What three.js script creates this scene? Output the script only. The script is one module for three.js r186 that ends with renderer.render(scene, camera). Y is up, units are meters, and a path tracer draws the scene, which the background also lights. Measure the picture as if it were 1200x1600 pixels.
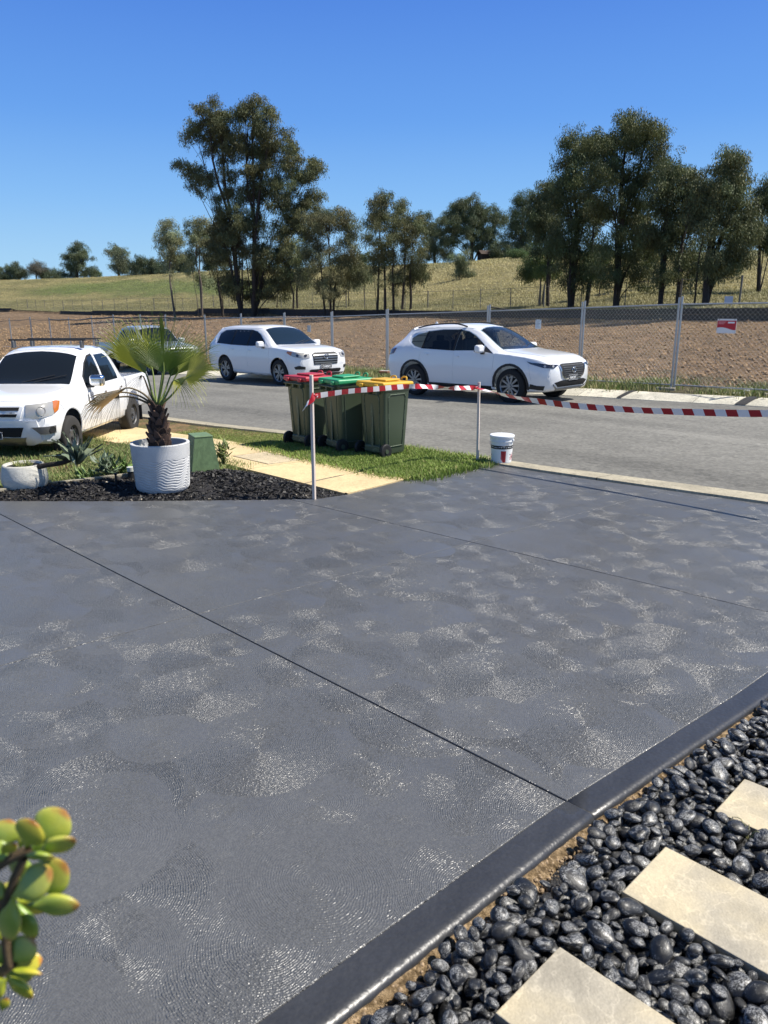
import * as THREE from 'three';
import { mergeGeometries, mergeVertices, toCreasedNormals } from 'three/addons/utils/BufferGeometryUtils.js';
import { RoundedBoxGeometry } from 'three/addons/geometries/RoundedBoxGeometry.js';
import { TessellateModifier } from 'three/addons/modifiers/TessellateModifier.js';
import { Brush, Evaluator, SUBTRACTION } from 'three-bvh-csg';
import { MeshBVH } from 'three-mesh-bvh';

// ---------------------------------------------------------------- camera, sky, sun, exposure
const scene = new THREE.Scene();
const CAM_H = 1.93, PITCH = Math.atan(320 / 1200);
const camera = new THREE.PerspectiveCamera(2 * Math.atan(800 / 1200) * 180 / Math.PI, 0.75, 0.05, 3000);
const FW = new THREE.Vector3(-Math.SQRT1_2, 0, -Math.SQRT1_2), RT = new THREE.Vector3(Math.SQRT1_2, 0, -Math.SQRT1_2);
camera.position.set(0, CAM_H, 0);
camera.lookAt(FW.clone().multiplyScalar(Math.cos(PITCH)).add(new THREE.Vector3(0, CAM_H - Math.sin(PITCH), 0)));
camera.focus = 7; camera.userData.fStop = 6;
camera.updateMatrixWorld();

const renderer = new THREE.WebGLRenderer({ antialias: true });
renderer.setSize(768, 1024);
renderer.toneMapping = THREE.LinearToneMapping;
renderer.toneMappingExposure = 1.45;
renderer.shadowMap.enabled = true;

const SUN_EL = 55 * Math.PI / 180, SUN_BEAR = 89 * Math.PI / 180;
const SUN = FW.clone().multiplyScalar(Math.cos(SUN_BEAR) * Math.cos(SUN_EL)).add(RT.clone().multiplyScalar(Math.sin(SUN_BEAR) * Math.cos(SUN_EL))).add(new THREE.Vector3(0, Math.sin(SUN_EL), 0));
const sun = new THREE.DirectionalLight(new THREE.Color(1, 0.945, 0.855), 4.9);
sun.position.copy(SUN).multiplyScalar(120).add(new THREE.Vector3(-20, 0, -20));
sun.target.position.set(-20, 0, -20);
sun.castShadow = true; sun.shadow.radius = 1; sun.shadow.mapSize.set(4096, 4096);
Object.assign(sun.shadow.camera, { left: -90, right: 90, top: 90, bottom: -90, near: 1, far: 320 });
scene.add(sun, sun.target);
{ // clear blue sky: pale at the horizon, deep overhead, a little brighter towards the sun
  const w = 512, h = 256, a = new Float32Array(w * h * 4), d = new THREE.Vector3();
  const stops = [[-90, .20, .20, .19], [-3, .36, .40, .44], [0, .46, .71, .93], [3, .38, .65, .92], [7, .25, .52, .92], [12, .145, .37, .86], [19, .088, .25, .75], [30, .060, .150, .42], [55, .052, .105, .24], [90, .046, .085, .19]];
  for (let j = 0; j < h; j++) for (let i = 0; i < w; i++) {
    const el = ((j + .5) / h - .5) * 180, az = ((i + .5) / w - .5) * 2 * Math.PI, e = el * Math.PI / 180;
    d.set(Math.cos(az) * Math.cos(e), Math.sin(e), Math.sin(az) * Math.cos(e));
    let k = 0; while (k < stops.length - 2 && el > stops[k + 1][0]) k++;
    const A = stops[k], B = stops[k + 1]; let t = Math.min(1, Math.max(0, (el - A[0]) / (B[0] - A[0])));
    const c = Math.max(0, d.dot(SUN)), g = el > 0 ? 0.20 * c * c + .35 * c ** 12 : 0;
    const o = (j * w + i) * 4;
    for (let q = 0; q < 3; q++) a[o + q] = .69 * (A[q + 1] + (B[q + 1] - A[q + 1]) * t) * (1 + g * .8) + .69 * g * [.10, .13, .16][q] * (el > 0 ? 1 : 0);
    a[o + 3] = 1;
  }
  const sky = new THREE.DataTexture(a, w, h, THREE.RGBAFormat, THREE.FloatType);
  sky.mapping = THREE.EquirectangularReflectionMapping; sky.magFilter = THREE.LinearFilter; sky.minFilter = THREE.LinearFilter; sky.needsUpdate = true;
  scene.background = sky; scene.environment = sky;
}

// ---------------------------------------------------------------- helpers
function rng(seed) { let s = seed >>> 0; return () => { s = (s + 0x6D2B79F5) >>> 0; let t = s; t = Math.imul(t ^ (t >>> 15), t | 1); t ^= t + Math.imul(t ^ (t >>> 7), t | 61); return ((t ^ (t >>> 14)) >>> 0) / 4294967296; }; }
const V = (x, y, z) => new THREE.Vector3(x, y, z);
const lerp = (a, b, t) => a + (b - a) * t, clamp = (x, a = 0, b = 1) => Math.min(b, Math.max(a, x));
const smooth = (a, b, x) => { const t = clamp((x - a) / (b - a)); return t * t * (3 - 2 * t); };
const used = {};
function numbered(n) { const k = used[n] = (used[n] ?? -1) + 1; return k ? `${n}_${String(k).padStart(3, '0')}` : n; }
function tag(o, label, category, group, kind) { if (label) o.userData.label = label; if (category) o.userData.category = category; if (group) o.userData.group = group; if (kind) o.userData.kind = kind; return o; }
function top(name, pos, turn = 0) { const g = new THREE.Group(); g.name = numbered(name); if (pos) g.position.copy(pos); g.rotation.y = turn; scene.add(g); return g; }
const partNo = new WeakMap();
function part(parent, name, geo, mat, kind) {
  const m = new THREE.Mesh(geo, mat); m.castShadow = m.receiveShadow = true;
  if (parent === scene) m.name = numbered(name);
  else { const c = partNo.get(parent) ?? {}; partNo.set(parent, c); const k = c[name] = (c[name] ?? -1) + 1; m.name = k ? `${name}_${String(k).padStart(3, '0')}` : name; }
  if (kind) m.userData.kind = kind;
  parent.add(m); return m;
}
function inst(parent, name, geo, mat, list, colors, kind) {
  const m = new THREE.InstancedMesh(geo, mat, list.length); m.castShadow = m.receiveShadow = true;
  m.name = parent === scene ? numbered(name) : name;
  list.forEach((M, i) => m.setMatrixAt(i, M)); if (colors) colors.forEach((c, i) => m.setColorAt(i, c));
  if (kind) m.userData.kind = kind; parent.add(m); return m;
}
const TR = (x, y, z, rx = 0, ry = 0, rz = 0, sx = 1, sy = sx, sz = sx) => new THREE.Matrix4().compose(V(x, y, z), new THREE.Quaternion().setFromEuler(new THREE.Euler(rx, ry, rz, 'YXZ')), V(sx, sy, sz));
function box(w, h, d, x = 0, y = 0, z = 0, r = 0) { const g = r ? new RoundedBoxGeometry(w, h, d, 2, r) : new THREE.BoxGeometry(w, h, d); g.translate(x, y, z); return r ? plain(g) : g; }
function plain(g) { if (g.index) g = g.toNonIndexed(); for (const k of Object.keys(g.attributes)) if (!['position', 'normal', 'uv'].includes(k)) g.deleteAttribute(k); g.clearGroups?.(); return g; }
function merge(list) { return mergeGeometries(list.map(g => { g = plain(g); if (!g.attributes.uv) g.setAttribute('uv', new THREE.BufferAttribute(new Float32Array(g.attributes.position.count * 2), 2)); if (!g.attributes.normal) g.computeVertexNormals(); return g; })); }
function tube(points, r0, r1 = r0, seg = 8, rad = 6) { // tapered tube along a smooth curve
  const c = points.length > 2 ? new THREE.CatmullRomCurve3(points) : new THREE.LineCurve3(points[0], points[1]);
  if (points.length === 2) seg = 1;
  const g = new THREE.TubeGeometry(c, seg, 1, rad, false), p = g.attributes.position, q = new THREE.Vector3();
  for (let i = 0; i <= seg; i++) { const o = c.getPointAt(i / seg), r = lerp(r0, r1, i / seg); for (let j = 0; j <= rad; j++) { const k = i * (rad + 1) + j; q.fromBufferAttribute(p, k).sub(o).multiplyScalar(r).add(o); p.setXYZ(k, q.x, q.y, q.z); } }
  return g;
}
function rod(a, b, r, rad = 8) { const d = b.clone().sub(a), g = new THREE.CylinderGeometry(r, r, d.length(), rad); g.applyMatrix4(new THREE.Matrix4().compose(a.clone().add(b).multiplyScalar(.5), new THREE.Quaternion().setFromUnitVectors(V(0, 1, 0), d.normalize()), V(1, 1, 1))); return g; }
// rays through the photograph, used to read positions off it
function ray(x, y) { const v = 800 - y; return RT.clone().multiplyScalar(x - 600).addScaledVector(FW, 1200 * Math.cos(PITCH) + v * Math.sin(PITCH)).add(V(0, -1200 * Math.sin(PITCH) + v * Math.cos(PITCH), 0)); }
const S = 0.03, ZK = -7.7;
const dropX = x => -0.026 * Math.max(0, -x - 9);
function G(x, z) { return dropX(x) + (z > ZK ? S * (z - ZK) * smooth(-13, -8, x) : 0); } // the ground near the camera
function at(x, y, dh = 0) { const d = ray(x, y); let h = 0, P; for (let i = 0; i < 12; i++) { P = V(0, CAM_H, 0).addScaledVector(d, (h + dh - CAM_H) / d.y); h = G(P.x, P.z); } P.y = h + dh; return P; }
function atD(x, y, dist) { const d = ray(x, y), k = dist / d.dot(FW); return V(0, CAM_H, 0).addScaledVector(d, k); }
const dl = (d, l) => [FW.x * d + RT.x * l, FW.z * d + RT.z * l];
// tileable noise
function lattice(n, seed) { const r = rng(seed), a = new Float32Array(n * n); for (let i = 0; i < a.length; i++) a[i] = r(); return (x, y) => { const X = Math.floor(x), Y = Math.floor(y), fx = x - X, fy = y - Y, u = fx * fx * (3 - 2 * fx), v = fy * fy * (3 - 2 * fy), m = q => ((q % n) + n) % n; const x0 = m(X), x1 = m(X + 1), y0 = m(Y) * n, y1 = m(Y + 1) * n; return lerp(lerp(a[y0 + x0], a[y0 + x1], u), lerp(a[y1 + x0], a[y1 + x1], u), v); }; }
function fbm(seed, base, oct) { const L = []; for (let i = 0; i < oct; i++) L.push([lattice(base << i, seed + i * 17), base << i, 0.5 ** i]); const tot = L.reduce((s, l) => s + l[2], 0); return (u, v) => { let s = 0; for (const [f, n, a] of L) s += f(u * n, v * n) * a; return s / tot; }; }
const wn = (() => { const f = lattice(256, 99); return (x, z, s) => f(x * s + 40, z * s + 77); })(); // world noise
function tex(n, fn, srgb = true, m = n) {
  const a = new Uint8Array(n * m * 4), c = [0, 0, 0];
  for (let j = 0; j < m; j++) for (let i = 0; i < n; i++) { fn(i / n, j / m, c, i, j); const o = (j * n + i) * 4; a[o] = clamp(c[0]) * 255; a[o + 1] = clamp(c[1]) * 255; a[o + 2] = clamp(c[2]) * 255; a[o + 3] = 255; }
  const t = new THREE.DataTexture(a, n, m); t.wrapS = t.wrapT = THREE.RepeatWrapping; t.magFilter = THREE.LinearFilter; t.minFilter = THREE.LinearMipmapLinearFilter; t.generateMipmaps = true;
  if (srgb) t.colorSpace = THREE.SRGBColorSpace; t.needsUpdate = true; return t;
}
function rep(t, x, y = x, ox = 0, oy = 0) { const c = t.clone(); c.repeat.set(x, y); c.offset.set(ox, oy); c.needsUpdate = true; return c; }
const lin = (r, g, b) => new THREE.Color().setRGB(r, g, b);
const std = (c, rough = .8, o = {}) => new THREE.MeshStandardMaterial({ color: c, roughness: rough, ...o });
const phys = (c, rough = .4, o = {}) => new THREE.MeshPhysicalMaterial({ color: c, roughness: rough, ...o });
// ---------------------------------------------------------------- ground near the camera
function shapeXZ(pts) { const s = new THREE.Shape(); pts.forEach(([x, z], i) => i ? s.lineTo(x, z) : s.moveTo(x, z)); s.closePath(); return s; }
function onGround(geo, dh, h = G) { const p = geo.attributes.position; for (let i = 0; i < p.count; i++) { const x = p.getX(i), z = p.getY(i), t = p.getZ(i); p.setXYZ(i, x, h(x, z) + dh + t, z); } return geo; }
// a flat sheet over a polygon, split finely enough to follow the ground
function sheet(pts, dh, max = .6, h = G) {
  let g = new THREE.ShapeGeometry(shapeXZ(pts)); const uv = g.attributes.position; g = g.toNonIndexed(); g.deleteAttribute('uv'); g.deleteAttribute('normal');
  g = new TessellateModifier(max, 7).modify(g); const p = g.attributes.position, u = new Float32Array(p.count * 2);
  for (let i = 0; i < p.count; i++) { u[2 * i] = p.getX(i); u[2 * i + 1] = p.getY(i); }
  g.setAttribute('uv', new THREE.BufferAttribute(u, 2)); onGround(g, dh, h);
  flipUp(g); g.computeVertexNormals(); return g;
}
function flipUp(g) { const p = g.attributes.position, u = g.attributes.uv, A = V(), B = V(), C = V(); for (let i = 0; i < p.count; i += 3) { A.fromBufferAttribute(p, i); B.fromBufferAttribute(p, i + 1); C.fromBufferAttribute(p, i + 2); if (B.clone().sub(A).cross(C.clone().sub(A)).y < 0) { p.setXYZ(i + 1, C.x, C.y, C.z); p.setXYZ(i + 2, B.x, B.y, B.z); if (u) { const a = [u.getX(i + 1), u.getY(i + 1)]; u.setXY(i + 1, u.getX(i + 2), u.getY(i + 2)); u.setXY(i + 2, ...a); } } } return g; }
function slabGeo(pts, thick, dh, bev = .004, h = G) { // a slab with softened edges, its top dh above the ground
  const g = new THREE.ExtrudeGeometry(shapeXZ(pts), { depth: thick - bev, bevelEnabled: true, bevelSize: bev, bevelThickness: bev, bevelOffset: -bev, bevelSegments: 2, steps: 1 });
  return flipSolid(onGround(g, dh - thick, h));
}
function flipSolid(g) { // mirrored by the x,z mapping: turn the winding round
  g = plain(g); for (const k of ['position', 'uv']) { const a = g.attributes[k], n = a.itemSize; for (let i = 0; i < a.count; i += 3) for (let c = 0; c < n; c++) { const t = a.array[(i + 1) * n + c]; a.array[(i + 1) * n + c] = a.array[(i + 2) * n + c]; a.array[(i + 2) * n + c] = t; } }
  g.deleteAttribute('normal'); g.computeVertexNormals(); return g;
}
function clip(poly, a, b, c) { // keep a*x + b*z + c >= 0
  const out = []; for (let i = 0; i < poly.length; i++) { const P = poly[i], Q = poly[(i + 1) % poly.length], p = a * P[0] + b * P[1] + c, q = a * Q[0] + b * Q[1] + c; if (p >= 0) out.push(P); if ((p >= 0) !== (q >= 0)) { const t = p / (p - q); out.push([lerp(P[0], Q[0], t), lerp(P[1], Q[1], t)]); } } return out;
}
const side = (P, Q, off = 0) => { const dx = Q[0] - P[0], dz = Q[1] - P[1], l = Math.hypot(dx, dz), a = -dz / l, b = dx / l; return [a, b, -(a * P[0] + b * P[1]) - off]; };
const xz = p => [p.x, p.z];
const smoothLine = (pts, n) => new THREE.CatmullRomCurve3(pts.map(([x, z]) => V(x, 0, z))).getPoints(n).map(p => [p.x, p.z]);

// driveway ---------------------------------------------------------------
const swirl = (() => { // overlapping swirls of a broomed concrete finish: heights and tones
  const n = 2048, tile = 3.3, px = n / tile, r = rng(5), h = new Float32Array(n * n), tone = new Float32Array(n * n), amp = new Float32Array(n * n), M = n - 1;
  const grid = f => { const a = new Float32Array(n * n); for (let j = 0, k = 0; j < n; j++) for (let i = 0; i < n; i++, k++) a[k] = f(i / n, j / n); return a; };
  const l1 = lattice(512, 3), l2 = lattice(128, 8), l3 = lattice(1024, 21), lp = fbm(31, 6, 3);
  const f1 = grid((u, v) => l1(u * 512, v * 512)), f2 = grid((u, v) => l2(u * 128, v * 128)), f3 = grid((u, v) => l3(u * 1024, v * 1024)), patch = grid(lp);
  const discs = []; for (let i = 0; i < 260; i++) discs.push([r(), r()]); for (let i = 0; i < 14; i++) for (let j = 0; j < 14; j++) discs.unshift([(i + r() * .6) / 14, (j + r() * .6) / 14]);
  for (const [cu, cv] of discs) {
    const cx = cu * n, cy = cv * n, R = (.14 + .22 * r() ** 1.3) * px, lam = (.0062 + .0028 * r()) * px, ph = r() * 6.28, A = .65 + .35 * r(), T = (r() - .5), ex = .75 + .5 * r(), skew = (r() - .5) * .5, a0 = 2.4 + (r() - .5) * 4.4, ox = Math.floor(r() * n), oy = Math.floor(r() * n), sf = r(), calm = r() < .24 ? .25 + .25 * r() : .75 + .25 * r(), ca = Math.cos(a0), sa = Math.sin(a0);
    for (let y = Math.floor(cy - R); y <= cy + R; y++) for (let x = Math.floor(cx - R); x <= cx + R; x++) {
      const dx = x - cx, dy = y - cy, d2 = dx * dx + dy * dy; if (d2 > R * R) continue;
      const d = Math.sqrt(d2), w = smooth(R, R * (.97 - .45 * sf), d), k = (y & M) * n + (x & M), ko = ((y + oy) & M) * n + ((x + ox) & M);
      const q = Math.hypot(dx * ex + dy * skew, dy / ex), wob = f2[ko] * 5 + f1[k] * 1.8;
      const ang = (dx * ca + dy * sa) / R, s = Math.sin(q / lam * 6.283 + ph + wob);
      const brk = smooth(.30, .75, f1[ko]), a = calm * A * (.40 + .60 * smooth(-.75, .2, ang + (f2[ko] - .5) * .9)) * (.72 + .28 * smooth(.25, .55, patch[k] + .10));
      h[k] = lerp(h[k], s * a * (.35 + .65 * brk) + (f3[k] - .5) * a * 1.5 + (f1[ko] - .5) * a * .8 + (d > R * .95 ? -.08 : 0), w);
      tone[k] = lerp(tone[k], T, w); amp[k] = lerp(amp[k], a, w);
    }
  }
  const bump = tex(n, (u, v, c, i, j) => { c[0] = c[1] = c[2] = .5 + h[j * n + i] * .42; }, false);
  const blotch = fbm(55, 5, 3);
  const col = tex(n, (u, v, c, i, j) => {
    const k = j * n + i, g = f3[k] * .6 + f1[k] * .4, m = 1 + tone[k] * .05 + (g - .5) * .22 + (blotch(u, v) - .5) * .06;
    c[0] = .343 * m; c[1] = .345 * m; c[2] = .343 * m;
  });
  const rough = tex(1024, (u, v, c, i, j) => { const k = (j * 2) * n + i * 2; c[0] = c[2] = 0; c[1] = .37 + (blotch(u, v) - .5) * .12 + (f1[k] - .5) * .12; }, false);
  return { bump, col, rough, tile };
})();
const mSlab = [0, 1, 2, 3].map(i => { const k = 1 / swirl.tile, o = [.13, .41, .67, .88][i], q = [.2, .77, .35, .55][i]; return new THREE.MeshPhysicalMaterial({ ior: 1.66, map: rep(swirl.col, k, k, o, q), bumpMap: rep(swirl.bump, k, k, o, q), bumpScale: .0066, roughnessMap: rep(swirl.rough, k, k, o, q), roughness: 1 }); });
const mSmooth = std(lin(.045, .047, .052), .36, { map: tex(512, (() => { const a = fbm(4, 8, 5), b = fbm(9, 128, 2); return (u, v, c) => { c[0] = c[1] = c[2] = .9 + (a(u, v) - .5) * .25 + (b(u, v) - .5) * .12; }; })()), bumpMap: tex(512, (() => { const b = fbm(19, 64, 3); return (u, v, c) => { c[0] = c[1] = c[2] = b(u, v); }; })(), false), bumpScale: .0014 });
const mGroove = std(lin(.012, .012, .014), .9);

const edgePx = [[0, 783], [150, 783], [300, 782], [420, 781], [500, 779], [545, 772], [590, 761], [640, 748], [690, 736], [735, 727]];
const edgeL = edgePx.map(p => xz(at(...p)));
const edgeFull = [[-9.6, 3.0], [-9.1, -.5], ...edgeL];
const kerbIn = [[740, 721], [860, 740], [1200, 788]].map(p => xz(at(...p)));
const borderIn = [[-1.30, 3], [-1.30, -.85], [-1.28, -2.06], [-1.27, -2.24], [-1.17, -3.59], [-1.13, -4.6], [-1.0, -6.2], [-.88, -8.32]];
const borderOut = [[-1.165, 3], [-1.165, -.9], [-1.155, -2.13], [-1.145, -2.30], [-1.05, -3.69], [-1.015, -4.7], [-.885, -6.2], [-.765, -8.34]];
const outline = [...edgeFull, ...kerbIn, borderIn[7], ...borderIn.slice(0, 7).reverse()];
const driveway = part(scene, 'driveway', sheet(outline, -.034, .8), mGroove); tag(driveway, 'dark grey coated concrete driveway with swirled broom finish', null, null, 'structure');
{
  const gapA = .006, P = q => xz(at(...q));
  const A0 = [-7, -2.235], A1 = [-1.16, -2.225], B0 = P([495, 790]), B1 = P([1175, 950]), C0 = P([735, 735]), C1 = P([1200, 818]), F0 = P([20, 1035]), F1 = P([1030, 770]);
  const rows = [[null, [A0, A1, .0045]], [[A0, A1, .0045], [B0, B1, .004]], [[B0, B1, .004], null]];
  let i = 0;
  for (const [lo, hi] of rows) for (const sgn of [1, -1]) {
    let p = outline;
    if (lo) { const [a, b, c] = side(lo[0], lo[1], 0); p = clip(p, -a, -b, -c - lo[2]); }
    if (hi) { const [a, b, c] = side(hi[0], hi[1], 0); p = clip(p, a, b, c - hi[2]); }
    const [a, b, c] = side(F0, F1, 0); p = clip(p, sgn * a, sgn * b, sgn * c - .0022);
    if (p.length > 2) part(driveway, 'slab', slabGeo(p, .03, 0, .004), mSlab[(i++ * 3 + (i >> 1)) % 4]);
  }
  // smooth border with a rounded outer edge, cut where the main joint meets it
  const prof = (() => { const q = [[0, 0]]; for (let k = 0; k <= 8; k++) { const t = k / 8 * Math.PI / 2; q.push([1 - .27 * (1 - Math.sin(t)), -.024 * (1 - Math.cos(t))]); } q.push([1, -.13]); return q; })();
  const strip = (from, to) => {
    const inn = [], out = []; for (let t = 0; t <= 20; t++) { const z = lerp(from, to, t / 20); const f = L => { for (let k = 0; k < L.length - 1; k++) if (z <= L[k][1] && z >= L[k + 1][1]) return lerp(L[k][0], L[k + 1][0], (z - L[k][1]) / (L[k + 1][1] - L[k][1])); return L[L.length - 1][0]; }; inn.push([f(borderIn) + .0035, z]); out.push([f(borderOut), z]); }
    const pos = [], uv = [], idx = [], M = prof.length;
    for (let t = 0; t <= 20; t++) prof.forEach(([q, y], m) => { const x = lerp(inn[t][0], out[t][0], q), z = inn[t][1]; pos.push(x, G(x, z) + y + .001 + .0015 * (wn(x, z, 9) - .5), z); uv.push(q * .15, z); });
    for (let t = 0; t < 20; t++) for (let m = 0; m < M - 1; m++) { const a = t * M + m; idx.push(a, a + 1, a + M, a + 1, a + M + 1, a + M); }
    const cap = t0 => { const a = t0 * M; for (let m = 1; m < M - 1; m++) idx.push(a, t0 ? a + m : a + m + 1, t0 ? a + m + 1 : a + m); };
    cap(0); cap(20);
    const g = new THREE.BufferGeometry(); g.setAttribute('position', new THREE.Float32BufferAttribute(pos, 3)); g.setAttribute('uv', new THREE.Float32BufferAttribute(uv, 2)); g.setIndex(idx); g.computeVertexNormals(); return g;
  };
  for (const [a, b] of [[2.9, -.4], [-.4, -2.2225], [-2.2285, -5.2], [-5.2, -8.30]]) tag(part(driveway, 'border_strip', strip(a, b), mSmooth), 'smooth dark border strip with rounded edge');
}
// road ---------------------------------------------------------------
const mRoad = (() => {
  const g = fbm(12, 256, 3), b = fbm(13, 4, 5), s = fbm(14, 64, 2), st = fbm(15, 16, 3);
  const map = tex(2048, (u, v, c) => { const m = .452 + (g(u, v) - .5) * .15 + (b(u, v) - .5) * .16 + (st(.5, v) - .5) * .09 + (s(u, v) - .5) * .05 + (s(u, v) > .72 ? -.05 : 0); c[0] = m * 1.0; c[1] = m * .985; c[2] = m * .925; });
  return new THREE.MeshStandardMaterial({ map: rep(map, 1 / 9), bumpMap: rep(tex(1024, (u, v, c) => { c[0] = c[1] = c[2] = g(u * 2 % 1, v * 2 % 1); }, false), 1 / 3), bumpScale: .004, roughness: .9 });
})();
const nearOut = [[-70, -3.2], [-40, -5.6], [-24, -6.9], [-13.71, -7.45], [-11.79, -7.5], [-9.87, -7.69], [-6.24, -8.05], [-5.17, -8.13], [-2.73, -8.5], [0, -8.95], [6, -10.0]];
const nearIn = [[-70, -2.9], [-40, -5.3], [-24, -6.6], [-13.6, -7.13], [-11.7, -7.20], [-9.8, -7.37], [-6.2, -7.735], [-5.1, -7.80], [-2.65, -8.09], [0, -8.5], [6, -9.5]];
const farOut = [[-70, -10.5], [-40, -13.2], [-26, -14.6], [-22, -14.95], [-18, -15.15], [-14, -15.2], [-10.6, -15.25], [-9.19, -15.35], [-7.3, -15.75], [-5.41, -16.3], [-2, -17.5], [6, -20.5]];
const farIn = farOut.map(([x, z], i) => [x - (i > 6 ? -.12 : 0), z - .58]);
const road = part(scene, 'road', sheet([...nearOut, ...farOut.slice().reverse()], 0, 2.5), mRoad); tag(road, 'grey asphalt street', null, null, 'structure');
// kerbs ---------------------------------------------------------------
function concrete(r, g, b, seed, am = 1) { const f = fbm(seed, 96, 3), l = fbm(seed + 1, 5, 4), e = fbm(seed + 2, 24, 3); return tex(768, (u, v, c) => { const m = 1 + ((f(u, v) - .5) * .28 + (l(u, v) - .5) * .30 - smooth(.62, .8, e(u, v)) * .10) * am; c[0] = r * m; c[1] = g * m; c[2] = b * m; }); }
const grainBump = tex(512, (() => { const f = fbm(61, 96, 3); return (u, v, c) => { c[0] = c[1] = c[2] = f(u, v); }; })(), false);
const mKerb = new THREE.MeshStandardMaterial({ map: rep(concrete(.63, .60, .52, 40), .7), bumpMap: rep(grainBump, 1.2), bumpScale: .004, roughness: .9 });
const mKerbFar = new THREE.MeshStandardMaterial({ map: rep(concrete(.76, .74, .67, 43), .7), bumpMap: rep(grainBump, 1.2), bumpScale: .004, roughness: .9 });
const mPath = new THREE.MeshStandardMaterial({ map: rep(concrete(.80, .715, .545, 46, .6), .6), bumpMap: rep(grainBump, 1.1), bumpScale: .003, roughness: .9 });
function resample(L, step) { const out = [L[0]]; let acc = 0; for (let i = 0; i < L.length - 1; i++) { const [x0, z0] = L[i], [x1, z1] = L[i + 1], d = Math.hypot(x1 - x0, z1 - z0); let t = step - acc; while (t < d) { out.push([lerp(x0, x1, t / d), lerp(z0, z1, t / d)]); t += step; } acc = d - (t - step); } out.push(L[L.length - 1]); return out; }
function kerbRun(name, outer, inner, prof, mat, label, from, to, piece = 2.4, ribs = 0) { // outer edge at the road, inner at the verge
  const root = top(name); tag(root, label, null, null, 'structure');
  const mid = t => L => { let d = [0]; for (let i = 1; i < L.length; i++) d.push(d[i - 1] + Math.hypot(L[i][0] - L[i - 1][0], L[i][1] - L[i - 1][1])); const s = t * d[d.length - 1]; let k = 0; while (k < L.length - 2 && s > d[k + 1]) k++; const q = (s - d[k]) / (d[k + 1] - d[k]); return [lerp(L[k][0], L[k + 1][0], q), lerp(L[k][1], L[k + 1][1], q)]; };
  // walk by matching x positions of the two edges
  const zAt = (L, x) => { for (let i = 0; i < L.length - 1; i++) if (x >= L[i][0] && x <= L[i + 1][0]) return lerp(L[i][1], L[i + 1][1], (x - L[i][0]) / (L[i + 1][0] - L[i][0])); return L[0][1]; };
  for (let x0 = from; x0 < to - .01; x0 += piece) {
    const x1 = Math.min(to, x0 + piece) - .008, n = ribs ? Math.round(piece / .05) : 8, pos = [], uv = [], idx = [], M = prof.length;
    for (let i = 0; i <= n; i++) { const x = lerp(x0, x1, i / n), zo = zAt(outer, x), zi = zAt(inner, x), gy = dropX(x); prof.forEach(([q, y]) => { const rib = ribs && q > .15 && q < .85 ? (i % 2 ? -ribs : 0) : 0; pos.push(x, gy + y + rib + (wn(x, q * 2 + zo, 5) - .5) * .005, lerp(zo, zi, q)); uv.push(x, lerp(zo, zi, q)); }); }
    const up = zAt(inner, x0) > zAt(outer, x0);
    for (let i = 0; i < n; i++) for (let m = 0; m < M - 1; m++) { const a = i * M + m; if (up) idx.push(a, a + M, a + 1, a + 1, a + M, a + M + 1); else idx.push(a, a + 1, a + M, a + 1, a + M + 1, a + M); }
    let g = new THREE.BufferGeometry(); g.setAttribute('position', new THREE.Float32BufferAttribute(pos, 3)); g.setAttribute('uv', new THREE.Float32BufferAttribute(uv, 2)); g.setIndex(idx); g = toCreasedNormals(g, .5);
    part(root, 'kerb_stone', g, mat);
  }
  return root;
}
kerbRun('kerb', nearOut, nearIn, [[-.02, -.06], [0, .008], [.3, .012], [.9, .026], [1, .022], [1.02, -.06]], mKerb, 'pale concrete kerb strip between driveway, lawn and road', -38, 5, 2.4);
const farKerb = kerbRun('kerb', farOut, farIn, [[-.02, -.06], [0, .01], [.08, .03], [.5, .10], [.72, .13], [.92, .135], [1, .12], [1.02, -.06]], mKerbFar, 'pale rollover concrete kerb on the far side of the road', -38, 5, 2.4, .004);
{ // dark joint fillers / tyre rubber crossing the far kerb
  const M = std(lin(.03, .03, .03), .9);
  for (const [xa, xb] of [[975, 996], [1152, 1172], [1163, 1184]]) {
    const a = at(xa, xa < 1000 ? 621.5 : 633.5, .0), b = at(xb, xb < 1000 ? 614.5 : 625, .12), n = 8, pos = [], idx = [], w = .05; const d = V(Math.cos(.35), 0, -Math.sin(.35));
    for (let i = 0; i <= n; i++) { const t = i / n, y = G(0, -20) + dropX(a.x) + (t < .08 ? lerp(.01, .03, t / .08) : t < .5 ? lerp(.03, .10, (t - .08) / .42) : t < .72 ? lerp(.10, .13, (t - .5) / .22) : .134) + .014; const zf = (() => { for (let q = 0; q < farOut.length - 1; q++) if (a.x >= farOut[q][0] && a.x <= farOut[q + 1][0]) return lerp(farOut[q][1], farOut[q + 1][1], (a.x - farOut[q][0]) / (farOut[q + 1][0] - farOut[q][0])); return a.z; })(), z = zf - .56 * t + .004, x = a.x + .10 * t; pos.push(x - w, y, z + w * .3, x + w, y, z - w * .3); if (i) { const k = i * 2; idx.push(k - 2, k - 1, k, k - 1, k + 1, k); } }
    const g = new THREE.BufferGeometry(); g.setAttribute('position', new THREE.Float32BufferAttribute(pos, 3)); g.setAttribute('uv', new THREE.Float32BufferAttribute(new Float32Array(pos.length / 3 * 2), 2)); g.setIndex(idx); g.computeVertexNormals(); tag(part(farKerb, 'joint_strip', g, M), 'dark strip across the pale kerb');
  }
}
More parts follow.
